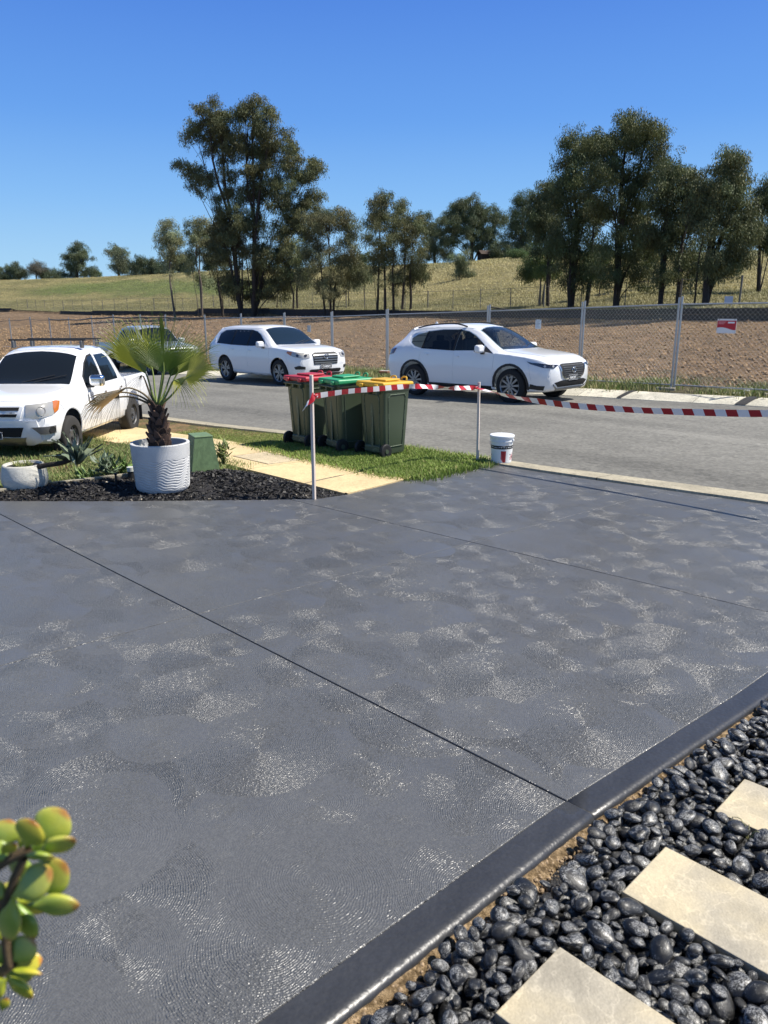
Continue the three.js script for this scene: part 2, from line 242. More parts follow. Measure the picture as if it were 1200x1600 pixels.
// footpath ---------------------------------------------------------------
const pathBed = [[150, 692], [175, 681], [320, 717], [400, 740], [470, 756], [543, 772.6]].map(p => xz(at(...p))), pathGrass = [[657, 747], [540, 726], [430, 707], [345, 684], [240, 664]].map(p => xz(at(...p)));
const footpath = top('footpath'); tag(footpath, 'sand coloured concrete footpath behind the garden bed', null, null, 'structure');
{
  const dL = edgeL, bed = z => -5.12; // the path runs straight along the street
  const za = -5.13, zb = -6.30; // bed side, grass side
  const right = z => { for (let i = 0; i < edgeL.length - 1; i++) if (z <= edgeL[i][1] && z >= edgeL[i + 1][1]) return lerp(edgeL[i][0], edgeL[i + 1][0], (z - edgeL[i][1]) / (edgeL[i + 1][1] - edgeL[i][1])); return -5.8; };
  const cuts = [null, -7.42, -8.56, -9.7, -10.9, -12.1, -13.3, -14.5, -17];
  const lip = .012;
  for (let i = 0; i < cuts.length - 1; i++) {
    const x1 = cuts[i], x0 = cuts[i + 1], g = .006;
    let p = x1 === null ? [[x0 + g, za], ...[-5.13, -5.5, -5.9, -6.3].map(z => [right(z) - .012, z]), [x0 + g, zb]] : [[x0 + g, za], [x1 - g, za], [x1 - g, zb], [x0 + g, zb]];
    if (i === 1) { // the slab that frames the pit lid
      const s = new THREE.Shape(); p.forEach(([x, z], k) => k ? s.lineTo(x, z) : s.moveTo(x, z)); const h = new THREE.Path(); [[-8.30, -5.50], [-8.30, -6.06], [-7.50, -6.06], [-7.50, -5.50]].forEach(([x, z], k) => k ? h.lineTo(x, z) : h.moveTo(x, z)); h.closePath(); s.closePath(); s.holes.push(h);
      part(footpath, 'slab', flipSolid(onGround(new THREE.ExtrudeGeometry(s, { depth: .05, bevelEnabled: false }), lip - .05)), mPath);
      const lid = part(footpath, 'pit_lid', slabGeo([[-8.275, -5.525], [-7.525, -5.525], [-7.525, -6.035], [-8.275, -6.035]], .04, lip + .002, .004), new THREE.MeshStandardMaterial({ map: rep(concrete(.74, .68, .56, 48), .8), roughness: .9, bumpMap: rep(grainBump, 1.1), bumpScale: .003 })); tag(lid, 'greyer square pit lid set in the path');
    } else part(footpath, 'slab', slabGeo(p, .05, lip, .004), mPath);
  }
}
// verge base, garden bed ---------------------------------------------------------------
const mSoil = (() => { const a = fbm(201, 8, 5), b = fbm(202, 64, 3); return new THREE.MeshStandardMaterial({ map: rep(tex(1024, (u, v, c) => { const m = a(u, v), g = b(u, v), k = smooth(.42, .6, m); c[0] = lerp(.53, .40, k) * (.75 + g * .5); c[1] = lerp(.43, .38, k) * (.75 + g * .5); c[2] = lerp(.29, .21, k) * (.75 + g * .5); }), .45), bumpMap: rep(grainBump, 2), bumpScale: .02, roughness: .95 }); })();
const nearInL = nearIn.filter(p => p[0] < -5.9);
const verge = part(scene, 'verge', sheet([[-70, 3], [-12.6, 3], [-9.3, -.5], ...edgeL.map(([x, z]) => [x - .01, z]), [-6.02, -7.74], ...nearInL.slice().reverse()], -.012, 1.2), mSoil); tag(verge, 'bare soil verge under the lawn', null, null, 'structure');
const edging = [[-30, 782], [80, 757], [213, 745], [372, 736]].map(p => xz(at(...p)));
const bedPoly = [[-9.0, -.6], [-8.9, -1.6], ...[[0, 769], [80, 757], [213, 745], [300, 739]].map(p => xz(at(...p))), [-7.45, -4.98], [-7.1, -5.10], [-5.72, -5.10], ...edgeL.slice(0, 6).reverse().map(([x, z]) => [x - .01, z]), [-8.95, -.8]];
// ---------------------------------------------------------------- terrain beyond the road
// d = metres ahead of the camera, l = metres to the right
const wallPx = [[1330, 503, 36], [1200, 501, 38], [980, 499.5, 47], [760, 499, 58], [600, 495, 70], [500, 494.5, 78], [310, 494, 94], [145, 492.5, 108], [95, 491, 116], [20, 487.5, 128], [-200, 486, 150]];
const wallBase = wallPx.map(([x, y, d]) => { const p = atD(x, y, d); return { x: p.x, z: p.z, y: p.y, d, l: (x - 600) / 1239 * d }; });
const wallAt = l => { const W = wallBase; if (l >= W[0].l) return [W[0].d - Math.min(8, (l - W[0].l) * .5), W[0].y]; for (let i = 0; i < W.length - 1; i++) if (l <= W[i].l && l >= W[i + 1].l) { const t = (l - W[i].l) / (W[i + 1].l - W[i].l); return [lerp(W[i].d, W[i + 1].d, t), lerp(W[i].y, W[i + 1].y, t)]; } const e = W[W.length - 1]; return [e.d - (l - e.l) * .9, e.y]; };
const farEdgeZ = x => { const L = farIn; for (let i = 0; i < L.length - 1; i++) if (x >= L[i][0] && x <= L[i + 1][0]) return lerp(L[i][1], L[i + 1][1], (x - L[i][0]) / (L[i + 1][0] - L[i][0])); return x < -70 ? -8 : -20.5 - (x - 6) * .6; };
function terrain(d, l) {
  const [x, z] = dl(d, l), [wd, wy] = wallAt(l);
  const beyond = farEdgeZ(x) - z; // metres past the far kerb
  const base = clamp(dropX(x), -1.2, 0) + .11;
  if (beyond < 0) return Math.min(G(x, z), clamp(dropX(x), -1.6, 0)) - .16;
  if (d < wd) { const room = Math.max(4, beyond + (wd - d) / 1.2), t = smooth(1.2, room, beyond) * .35 + clamp((beyond - 1.2) / (room - 1.2)) * .65; return lerp(base, wy, clamp(t)); }
  const q = d - wd, topY = wallTop(l), px = clamp(l / d * 1239 + 600, -900, 2100), rD = ridgeD(px), hR = CAM_H + (480 - ridgeY(px)) / 1239 * rD, t = q / Math.max(30, rD - wd), e = t < 1 ? lerp(t, t * t * (3 - 2 * t), .75) : 1;
  return lerp(topY - .04, hR, e) - (t > 1 ? (hR + 1.5) * smooth(1.02, 2.6, t) : 0) + (wn(x, z, .06) - .5) * .5 * smooth(4, 40, q) * (1 - smooth(.85, 1, t));
}
function ridgeY(px) { const R = [[-900, 448], [0, 440], [150, 436], [250, 430], [400, 425], [600, 420], [680, 418], [800, 410], [900, 406], [1200, 402], [2100, 400]]; for (let i = 0; i < R.length - 1; i++) if (px <= R[i + 1][0]) return lerp(R[i][1], R[i + 1][1], smooth(0, 1, (px - R[i][0]) / (R[i + 1][0] - R[i][0])) * .3 + .7 * (px - R[i][0]) / (R[i + 1][0] - R[i][0])); return 400; }
function ridgeD(px) { return lerp(238, 186, smooth(100, 900, px)); }
function wallTop(l) { const [d, y] = wallAt(l); const px = l / d * 1239 + 600; const th = px < 20 ? 5.5 : px < 95 ? 4 : px < 145 ? 5.5 : px < 310 ? 7.5 : px < 600 ? lerp(12.5, 10.5, (px - 310) / 290) : lerp(10.5, 21, (px - 600) / 600); return y + th / 1239 * d; }
const mField = (() => { const a = fbm(301, 24, 5), b = fbm(302, 6, 4), c2 = fbm(303, 200, 2); return new THREE.MeshStandardMaterial({ vertexColors: true, roughness: .97, map: rep(tex(1024, (u, v, c) => { const m = .78 + (a(u, v) - .5) * .55 + (c2(u, v) - .5) * .35; c[0] = m; c[1] = m * .98; c[2] = m * .96; }), 1 / 7), bumpMap: rep(grainBump, .6), bumpScale: .06 }); })();
const mHill = (() => { const a = fbm(311, 40, 4), c2 = fbm(313, 256, 2); return new THREE.MeshStandardMaterial({ vertexColors: true, roughness: .97, map: rep(tex(1024, (u, v, c) => { const m = .80 + (a(u, v) - .5) * .5 + (c2(u, v) - .5) * .5; c[0] = m; c[1] = m; c[2] = m * .95; }), 1 / 11), bumpMap: rep(grainBump, .5), bumpScale: .12 }); })();
function gridMesh(dOf, lOf, nu, nv, colorOf, bump = 0) {
  const pos = [], uv = [], col = [], idx = [];
  for (let j = 0; j <= nv; j++) for (let i = 0; i <= nu; i++) { const l0 = lOf(i / nu, j / nv), d = dOf(i / nu, j / nv, l0), l = l0, [x, z] = dl(d, l); const y = terrain(d, l) + (bump ? bump(d, l, x, z) : 0); pos.push(x, y, z); uv.push(x, z); const c = colorOf(d, l, x, z); col.push(...c); }
  for (let j = 0; j < nv; j++) for (let i = 0; i < nu; i++) { const a = j * (nu + 1) + i, b = a + nu + 1; idx.push(a, a + 1, b, a + 1, b + 1, b); }
  const g = new THREE.BufferGeometry(); g.setAttribute('position', new THREE.Float32BufferAttribute(pos, 3)); g.setAttribute('uv', new THREE.Float32BufferAttribute(uv, 2)); g.setAttribute('color', new THREE.Float32BufferAttribute(col, 3)); g.setIndex(idx); g.computeVertexNormals(); return g;
}
// dirt block between the road and the wall; d from just past the kerb to the wall
const clod = (x, z) => Math.max(0, wn(x, z, 1.3) - .35) * .045 + (wn(x, z, 3.7) - .5) * .04 + (wn(x, z, .35) - .5) * .12 + (wn(x, z, 8) - .5) * .03;
const lWide = (i, j) => { const t = i * 2 - 1; return t < 0 ? -160 * Math.abs(t) ** 1.6 : 60 * t ** 1.4; };
const dirtCol = (d, l, x, z) => { const far = farEdgeZ(x) - z, n = wn(x, z, .5), m = wn(x, z, 2.1), g = smooth(.25, .75, wn(x, z, .9) + .5 - far * .16 - smooth(-25, -60, l) * .2); const a = [.255, .165, .085], b = [.37, .258, .140], pale = smooth(-22, -45, l) * smooth(.3, .6, wn(x, z * .3, .12)); let c = a.map((q, k) => lerp(q, b[k], n * .6 + m * .4)); c = c.map((q, k) => lerp(q, [.36, .26, .16][k], pale * .6)); return c.map((q, k) => lerp(q, [.13, .13, .05][k], g * .8)); };
const field = part(scene, 'dirt_field', gridMesh((u, v, l) => { const [wd] = wallAt(l); const d0 = nearD(l); return lerp(d0, wd + .15, v ** 1.6); }, lWide, 360, 200, dirtCol, (d, l, x, z) => clod(x, z) * smooth(1.0, 3.2, farEdgeZ(x) - z) * smooth(0, 1.5, wallAt(l)[0] - d)), mField);
function nearD(l) { let d = 6; for (let k = 0; k < 400; k++) { const [x, z] = dl(d, l); if (farEdgeZ(x) - z > -.1) return d; d += .25; } return d; }
tag(field, 'ploughed brown dirt field behind the wire fence', null, null, 'structure');
const hillCol = (d, l, x, z) => {
  const q = d - wallAt(l)[0], px = l / d * 1239 + 600, n = wn(x, z, .12), m = wn(x, z, .5), f = wn(x, z, 2.3);
  let c = [.275, .250, .098]; const dry = [.50, .42, .19], green = [.16, .225, .045], olive = [.195, .185, .080];
  const mix = (c, b, t) => c.map((v, k) => lerp(v, b[k], clamp(t)));
  c = mix(c, dry, smooth(.35, .65, n) * .55 + (m - .5) * .4);
  if (px > 600) c = mix(c, dry, smooth(25, 45, q) * (1 - smooth(85, 100, q)) * .6); // tan belt below the mid ridge
  c = mix(c, olive, (1 - smooth(8, 30, q)) * .6);
  c = mix(c, green, smooth(36, 46, q + (m - .5) * 14) * (1 - smooth(62, 74, q + (m - .5) * 10)) * smooth(-12, -26, l) * (1 - smooth(-75, -90, l)) * .75);
  return c.map(v => v * (.85 + f * .3));
};
const hill = part(scene, 'grass_hill', gridMesh((u, v, l) => wallAt(l)[0] + .1 + 900 * v ** 2.6, (i, j) => { const t = i * 2 - 1; return Math.sign(t) * (90 * Math.abs(t) + 500 * Math.abs(t) ** 4) - 25; }, 220, 170, hillCol), mHill);
tag(hill, 'dry grassy hill rising behind the trees', null, null, 'structure');
// land under and around the street, out to the horizon
const land = part(scene, 'ground', (() => { const g = new THREE.PlaneGeometry(2400, 2400, 1, 1); g.rotateX(-Math.PI / 2); g.translate(0, -2.2, 0); return g; })(), std(lin(.14, .13, .07), .95)); tag(land, 'dry land around the street', null, null, 'structure');

const Y = (d, l) => terrain(d, l);
// ---- low black wall along the top of the dirt block
{
  const mWall = new THREE.MeshStandardMaterial({ color: lin(.028, .030, .034), roughness: .75, bumpMap: rep(grainBump, .8), bumpScale: .02 });
  const root = top('retaining_wall'); tag(root, 'long low black wall stepping along the back of the dirt field', 'wall', null);
  const spans = [[-260, 18], [95, 145], [145, 310], [310, 420], [420, 520], [520, 605], [605, 690], [690, 765], [765, 850], [850, 905], [905, 985], [985, 1060], [1060, 1130], [1130, 1200], [1200, 1330]];
  const ofPx = px => { for (let i = 0; i < wallPx.length - 1; i++) { const [a, , da] = wallPx[i], [b, , db] = wallPx[i + 1]; if (px <= a && px >= b) { const w0 = (px - 1e-6); let t = (px - a) / (b - a); const A = wallBase[i], B = wallBase[i + 1]; // solve for the point on segment seen at px
        const f = s => { const l = lerp(A.l, B.l, s), d = lerp(A.d, B.d, s); return l / d * 1239 + 600 - px; }; let lo = 0, hi = 1; for (let k = 0; k < 40; k++) { const m = (lo + hi) / 2; f(m) > 0 ? lo = m : hi = m; } t = lo; return V(lerp(A.x, B.x, t), lerp(A.y, B.y, t), lerp(A.z, B.z, t)); } } const e = wallBase[px > 600 ? 0 : wallBase.length - 1]; return V(e.x, e.y, e.z); };
  for (const [a, b] of spans) {
    const P = ofPx(a + (a > -200 ? .6 : 0)), Q = ofPx(b), m = (a + b) / 2, d = P.clone().add(Q).multiplyScalar(.5).dot(FW);
    const th = (a < 20 ? 5.5 : a < 145 ? 5.5 : a < 310 ? 7.5 : m < 600 ? lerp(12.5, 10.5, (m - 310) / 290) : lerp(10.5, 21, (m - 600) / 600)) / 1239 * d;
    const n = 2, w = Q.clone().sub(P), len = w.length(), ang = Math.atan2(-w.z, w.x);
    for (let k = 0; k < n; k++) { const g = box(len, th / n - .01, .14 - k * .02, 0, 0, 0); const o = part(root, 'sleeper', g, mWall); o.position.copy(P).add(Q).multiplyScalar(.5); o.position.y += th / n * (k + .5) - .02; o.rotation.y = ang; o.rotateZ(Math.atan2(w.y, Math.hypot(w.x, w.z))); }
  }
}
// ---- clods on the dirt
{
  const r = rng(71), L = [], C = [], gs = []; const base = new THREE.IcosahedronGeometry(1, 1), p = base.attributes.position; for (let i = 0; i < p.count; i++) { const v = V().fromBufferAttribute(p, i), k = 1 + .35 * (wn(v.x * 3 + 5, v.z * 3 + v.y * 4, 1.7) - .5) * 2; p.setXYZ(i, v.x * k, v.y * k * .7, v.z * k); } base.computeVertexNormals();
  for (let k = 0; k < 52000; k++) {
    const t = r(), l0 = lerp(-38, 26, r()), n0 = nearD(l0), wd = wallAt(l0)[0], d = n0 + 1.6 + (wd - n0 - 2) * t ** 1.9; if (d > wd - .3) continue;
    const [x, z] = dl(d, l0), far = farEdgeZ(x) - z; if (far < 1.7) continue; if (far < 3.2 && r() < .6) continue;
    const s = (.012 + .042 * r() ** 3) * (1 + d * .006), y = terrain(d, l0) + clod(x, z) * smooth(1, 3.2, far) + s * .2;
    L.push(TR(x, y, z, r() * 6, r() * 6, r() * 6, s * (.8 + .6 * r()), s, s)); const m = .75 + .6 * r(); C.push(lin(.32 * m, .215 * m, .118 * m));
  }
  const o = inst(scene, 'clods', base, std(0xffffff, .97), L, C, 'stuff'); tag(o, 'loose clods of brown earth over the field', 'dirt', null, 'stuff');
}
// ---- rough grass on the far side: verge strip, foot of the hill
const mBlade = new THREE.MeshPhysicalMaterial({ color: 0xffffff, roughness: .8, transmission: .22, thickness: 0, side: THREE.DoubleSide });
function tuftGeo(n, h, w, seed, spread = .5) { const r = rng(seed), pos = [], nor = [], idx = []; for (let i = 0; i < n; i++) { const a = r() * 6.283, b = r() * 6.283, R = r() * spread * .3, hh = h * (.5 + .6 * r()), lean = (.15 + .6 * r()) * spread; const x = Math.cos(b) * R, z = Math.sin(b) * R, cx = Math.cos(a), cz = Math.sin(a), k = pos.length / 3; const px = -cz * w / 2, pz = cx * w / 2;
    pos.push(x - px, 0, z - pz, x + px, 0, z + pz, x + cx * lean * hh * .35 - px * .8, hh * .55, z + cz * lean * hh * .35 - pz * .8, x + cx * lean * hh * .35 + px * .8, hh * .55, z + cz * lean * hh * .35 + pz * .8, x + cx * lean * hh, hh * (1 - lean * .3), z + cz * lean * hh); for (let q = 0; q < 5; q++) nor.push(cx * .3, .8, cz * .3); idx.push(k, k + 1, k + 2, k + 1, k + 3, k + 2, k + 2, k + 3, k + 4); }
  const g = new THREE.BufferGeometry(); g.setAttribute('position', new THREE.Float32BufferAttribute(pos, 3)); g.setAttribute('normal', new THREE.Float32BufferAttribute(nor, 3)); g.setAttribute('uv', new THREE.Float32BufferAttribute(new Float32Array(pos.length / 3 * 2), 2)); g.setIndex(idx); g.computeVertexNormals(); return g; }
{
  const r = rng(81), L = [], C = [];
  for (let k = 0; k < 16000; k++) { const x = lerp(-30, 2, r() ** .8), far = .05 + 2.6 * r() ** 1.3, z = farEdgeZ(x) - far; const d = -(x + z) * Math.SQRT1_2, l = (x - z) * Math.SQRT1_2, n = wn(x, z, .8); if (n + r() * .5 < .62 + far * .09) continue; const s = .5 + .9 * r(), m = .7 + .6 * r(), dry = r() < .55; L.push(TR(x, terrain(d, l) - .01, z, 0, r() * 6, 0, s)); C.push(dry ? lin(.36 * m, .33 * m, .14 * m) : lin(.17 * m, .235 * m, .05 * m)); }
  tag(inst(scene, 'grass', tuftGeo(7, .15, .018, 5, 1), mBlade, L, C, 'stuff'), 'weedy grass along the foot of the wire fence', 'grass', null, 'stuff');
  const L2 = [], C2 = [];
  for (let k = 0; k < 40000; k++) { const q = 130 * r() ** 1.7, px = lerp(-60, 1260, r()); let l = (px - 600) / 1239 * 80; for (let i = 0; i < 6; i++) { const wd = wallAt(l)[0]; l = (px - 600) / 1239 * (wd + q); } const d = wallAt(l)[0] + .3 + q, [x, z] = dl(d, l); const s = (.7 + .9 * r()) * (1 + q * .012), c = hillCol(d, l, x, z), m = .95 + .45 * r(); L2.push(TR(x, terrain(d, l) - .03, z, 0, r() * 6, 0, s)); C2.push(lin(c[0] * m, c[1] * m, c[2] * m)); }
  tag(inst(scene, 'grass', tuftGeo(9, .11, .022, 6, 1.4), mBlade, L2, C2, 'stuff'), 'dry tufts of grass over the hillside', 'grass', null, 'stuff');
}
// ---------------------------------------------------------------- fences
const mGalv = std(lin(.42, .43, .44), .45, { metalness: .6 }), mRust = std(lin(.10, .10, .095), .7);
// temporary wire panels on the far verge: posts read off the photograph
{
  const H = 2.1, posts = [[-60, 503, 548], [20, 497, 545], [52, 495, 545], [82, 496, 546], [112, 496, 548], [148, 493.5, 552], [182, 491, 556], [224, 491, 559], [263, 491, 562], [324, 491.5, 567], [380, 489.5, 574], [447, 488, 580], [520, 486.5, 586], [605, 482.5, 590], [760, 476, 597.5], [904, 470, 603.5], [1050, 463, 612.5], [1222, 459, 623]];
  const pos = posts.map(([x, t, b]) => { let best = null; for (let d = 10; d < 60; d += .02) { const B = atD(x, b, d), T = B.clone(); T.y += H; const v = T.sub(V(0, CAM_H, 0)); const zc = v.dot(FW) * Math.cos(PITCH) - v.y * Math.sin(PITCH), yc = v.dot(FW) * Math.sin(PITCH) + v.y * Math.cos(PITCH); const e = Math.abs(800 - 1200 * yc / zc - t); if (!best || e < best[0]) best = [e, B]; } return best[1]; });
  const grey = 'temporary wire fence panels along the far verge';
  const names = ['behind the cars at the far left', 'leftmost above the pickup roof rack', 'second above the pickup roof rack', 'third above the pickup roof rack', 'above the right end of the pickup roof rack', 'left of the palm tips', 'behind the left palm frond', 'behind the middle palm frond', 'behind the right palm frond', 'behind the rear of the middle car', 'above the roof of the middle car', 'above the bonnet of the middle car', 'between the two white cars', 'above the rear of the right white car', 'above the bonnet of the right white car', 'right of the right white car beside the block', 'carrying the red and white sign'];
  for (let i = 0; i < pos.length - 1; i++) {
    const P = pos[i], Q = pos[i + 1], w = Q.clone().sub(P), len = w.length(), u = w.clone().multiplyScalar(1 / len), near = i > 9;
    const root = top('wire_fence_panel', P), L = a => u.clone().multiplyScalar(a), U = V(0, 1, 0), e = .035;
    const rr = near ? .021 : .019, lo = .16, hi = 1.93;
    part(root, 'post', rod(L(e).add(V(0, .02, 0)), L(e).add(V(0, H, 0)), rr * 1.15), mGalv); part(root, 'post', rod(L(len - e).add(V(0, .02, 0)), L(len - e).add(V(0, H - .02, 0)), rr * 1.15), mGalv);
    const sag = i < 6 ? -.03 : 0;
    part(root, 'rail', merge([rod(L(e).add(V(0, hi, 0)), L(len / 2).add(V(0, hi + sag, 0)), rr * .8), rod(L(len / 2).add(V(0, hi + sag, 0)), L(len - e).add(V(0, hi, 0)), rr * .8)]), i < 6 ? mRust : mGalv); part(root, 'rail', rod(L(e).add(V(0, lo, 0)), L(len - e).add(V(0, lo, 0)), rr * .8), mGalv);
    if (i > 2 && i < 9) part(root, 'rolled_cloth', tube([L(e).add(V(0, hi + .03, 0)), L(len * .5).add(V(0, hi - .02 + .03 * (i % 2), 0)), L(len - e).add(V(0, hi + .03, 0))], .035, .04, 8, 6), mRust);
    if (i > 4) { // chain link: crossed wires
      const A = len - 2 * e, Bh = hi - lo, g = [], pitch = near ? .10 : .13, wr = near ? .0013 : .0012;
      for (const s of [1, -1]) for (let c = -Bh; c < A; c += pitch) { let x0 = c, y0 = 0, x1 = c + Bh, y1 = Bh; if (x0 < 0) { y0 = -x0; x0 = 0; } if (x1 > A) { y1 -= x1 - A; x1 = A; } if (x1 - x0 < .02) continue; if (s < 0) { [y0, y1] = [Bh - y0, Bh - y1]; } g.push(rod(L(e + x0).add(V(0, lo + y0, 0)), L(e + x1).add(V(0, lo + y1, 0)), wr, 3)); }
      part(root, 'chain_link_mesh', merge(g), mGalv, 'stuff');
    }
    tag(root, `grey wire fence panel ${names[i]}`, 'fence panel', grey);
    if (i > 8) { const f = top('concrete_block', Q.clone().add(V(-.1, -.02, .12)), .3); part(f, 'block', box(.42, .13, .20, 0, .06, 0, .015), mKerb); part(f, 'socket', new THREE.CylinderGeometry(.03, .03, .02, 10).translate(.1, .135, 0), mGalv); tag(f, `grey concrete foot under the fence post ${['at the rear of the middle car', 'over the middle car', 'beside the nose of the middle car', 'between the white cars', 'behind the right white car', 'ahead of the right white car', 'right of the kerb marks', 'near the right edge of the street'][i - 9] ?? 'on the verge'}`, 'block', 'concrete feet of the wire fence'); if (f.position.x < -15.5 || i === 13 || i === 14) scene.remove(f); }
  }
  // signs on the wire
  const sgn = (name, px, py, w, h, paint, label) => { // on the panel it hangs from
    let i = 0; while (i < posts.length - 2 && posts[i + 1][0] < px) i++; const P = pos[i], Q = pos[i + 1], n = V(0, 1, 0).cross(Q.clone().sub(P)).normalize(); if (n.dot(P) > 0) n.negate(); const d = ray(px, py), k = P.clone().sub(V(0, CAM_H, 0)).dot(n) / d.dot(n), C = V(0, CAM_H, 0).addScaledVector(d, k); const towards = n.clone().multiplyScalar(C.clone().sub(V(0, CAM_H, 0)).dot(n) > 0 ? -1 : 1); C.addScaledVector(towards, .03);
    const root = top(name, C, Math.atan2(towards.x, towards.z)), cv = document.createElement('canvas'); cv.width = 256; cv.height = Math.round(256 * h / w); paint(cv.getContext('2d'), cv.width, cv.height); const t = new THREE.CanvasTexture(cv); t.colorSpace = THREE.SRGBColorSpace;
    part(root, 'board', box(w, h, .006, 0, 0, 0), std(lin(.7, .7, .7), .6)); part(root, 'print', new THREE.PlaneGeometry(w - .01, h - .01).translate(0, 0, .005), std(0xffffff, .6, { map: t })); for (const s of [-1, 1]) part(root, 'cable_tie', box(.012, .05, .012, s * w * .4, h / 2, 0), mRust); tag(root, label, 'sign');
  };
  sgn('sign', 1136, 509.5, .40, .30, (c, w, h) => { c.fillStyle = '#e9e4e2'; c.fillRect(0, 0, w, h); c.fillStyle = '#c02a33'; c.beginPath(); c.moveTo(0, 20); c.lineTo(w, 20); c.lineTo(w, h * .78); c.bezierCurveTo(w * .7, h * .82, w * .5, h * .5, 0, h * .62); c.fill(); c.fillStyle = '#f3eeee'; c.fillRect(w * .56, 36, w * .36, 22); c.fillStyle = '#e7a3a5'; for (let i = 0; i < 3; i++) c.fillRect(14, 34 + i * 14, w * (.42 - i * .06), 6); }, 'small red and white sign hanging on the right wire fence panel');
  sgn('sign', 842, 506.5, .17, .24, (c, w, h) => { c.fillStyle = '#dfe2e4'; c.fillRect(0, 0, w, h); c.fillStyle = '#9aa1a6'; for (let i = 0; i < 8; i++) c.fillRect(30, 40 + i * 36, w - 60 - (i % 3) * 30, 14); }, 'small white notice on the fence above the right car bonnet');
  sgn('sign', 484, 513.5, .20, .22, (c, w, h) => { c.fillStyle = '#d6d6d2'; c.fillRect(0, 0, w, h); c.fillStyle = '#a09c96'; for (let i = 0; i < 6; i++) c.fillRect(24, 34 + i * 38, w - 48 - (i % 2) * 40, 16); }, 'small pale notice on the fence above the middle car bonnet');
}
// paddock fence along the terrace behind the black wall
{
  const root = top('paddock_fence'), P = []; tag(root, 'old wire paddock fence of thin posts along the foot of the hill', 'fence');
  const mPost = std(lin(.16, .15, .13), .85), g = [];
  const at0 = l => { const d = wallAt(l)[0] + 5 + .0 * l; return [d, l]; };
  for (let l = 19; l > -62; l -= 1.9 + (l < -10 ? .5 : 0)) { const [d] = at0(l), [x, z] = dl(d, l); P.push(V(x, terrain(d, l), z)); }
  P.forEach((p, i) => { const h = 1.5 + .12 * (wn(p.x, p.z, 3) - .5); const o = part(root, 'post', rod(V(0, -.1, 0), V(.03 * (wn(p.x, p.z, 9) - .5), h, 0), i % 4 ? .03 : .05, 6), mPost); o.position.copy(p); });
  for (let i = 0; i < P.length - 1; i++) for (const h of [.35, .75, 1.15, 1.45]) g.push(rod(P[i].clone().add(V(0, h, 0)), P[i + 1].clone().add(V(0, h, 0)), h > 1.4 ? .014 : .007, 3));
  part(root, 'wire', merge(g), mPost, 'stuff');
}
{ // bent black gate rail, small white board, shed
  const a = atD(764, 481, 56); a.y = Y(56, (764 - 600) / 1239 * 56); const root = top('gate_rail', a); const M = std(lin(.02, .02, .02), .7);
  const right = RT; part(root, 'post', rod(V(0, -.1, 0), V(0, 1.0, 0), .06), M); part(root, 'rail', rod(V(0, .95, 0), right.clone().multiplyScalar(4).add(V(0, .35, 0)), .045), M); tag(root, 'black post with a sloping black rail on the grass', 'rail');
  const b = atD(1137, 483, 40.5); b.y = wallTop(17.5) - .05; const s = top('sign', b, Math.PI / 4); part(s, 'board', box(.42, .34, .02, 0, .42, 0), std(lin(.55, .60, .68), .6)); for (const q of [-1, 1]) part(s, 'leg', box(.02, .3, .02, q * .16, .12, 0), mGalv); tag(s, 'small pale board standing behind the black wall at the right', 'sign');
  const sd = 196, sl = (763 - 600) / 1239 * sd, [sx, sz] = dl(sd, sl), sh = top('shed', V(sx, terrain(sd, sl) - .2, sz), Math.PI / 4 + .2); const mW = std(lin(.035, .022, .016), .9), mR = std(lin(.05, .032, .024), .8);
  part(sh, 'wall', box(5.4, 2.2, 3.6, 0, 1.1, 0), mW); for (const q of [-1, 1]) { const rp = part(sh, 'roof', box(5.9, .1, 2.2, 0, 0, 0), mR); rp.position.set(0, 2.6, q * .95); rp.rotation.x = q * .45; } part(sh, 'door', box(1.1, 1.9, .06, .8, .95, 1.83), std(lin(.02, .015, .012), .9)); tag(sh, 'small dark brown shed under the trees on the ridge', 'shed');
}
// ---------------------------------------------------------------- trees
const mBarkPale = new THREE.MeshStandardMaterial({ color: lin(.20, .165, .13), roughness: .9, bumpMap: rep(grainBump, 2, 2), bumpScale: .02 });
const mBarkDark = new THREE.MeshStandardMaterial({ color: lin(.065, .052, .042), roughness: .95, bumpMap: rep(grainBump, 2, 2), bumpScale: .03 });
const mLeaf = new THREE.MeshPhysicalMaterial({ color: 0xffffff, roughness: .62, transmission: .3, specularIntensity: .5, thickness: 0, side: THREE.DoubleSide });
const sprigs = [0, 1, 2, 3].map(i => { const r = rng(900 + i), pos = [], idx = [], D = V(), N = V(), A = V(); for (let k = 0; k < 46; k++) { const P = V(r() + r() - 1, (r() + r() - 1) * .9, r() + r() - 1).multiplyScalar(.36); D.set(r() - .5, -.5 - r() * .8, r() - .5).normalize(); if (r() < .3) D.y *= -.6; N.set(r() - .5, (r() - .5) * 1.2, r() - .5).normalize(); A.crossVectors(D, N).normalize(); const L = .10 + .10 * r(), w = L * .13, q = pos.length / 3; for (const [t, s] of [[0, 0], [.45, 1], [.45, -1], [1, 0]]) pos.push(P.x + D.x * L * t + A.x * w * s + N.x * w * .3 * Math.abs(s), P.y + D.y * L * t + A.y * w * s, P.z + D.z * L * t + A.z * w * s + N.z * w * .3 * Math.abs(s)); idx.push(q, q + 1, q + 2, q + 1, q + 3, q + 2); } const g = new THREE.BufferGeometry(); g.setAttribute('position', new THREE.Float32BufferAttribute(pos, 3)); g.setIndex(idx); g.computeVertexNormals(); return g; });
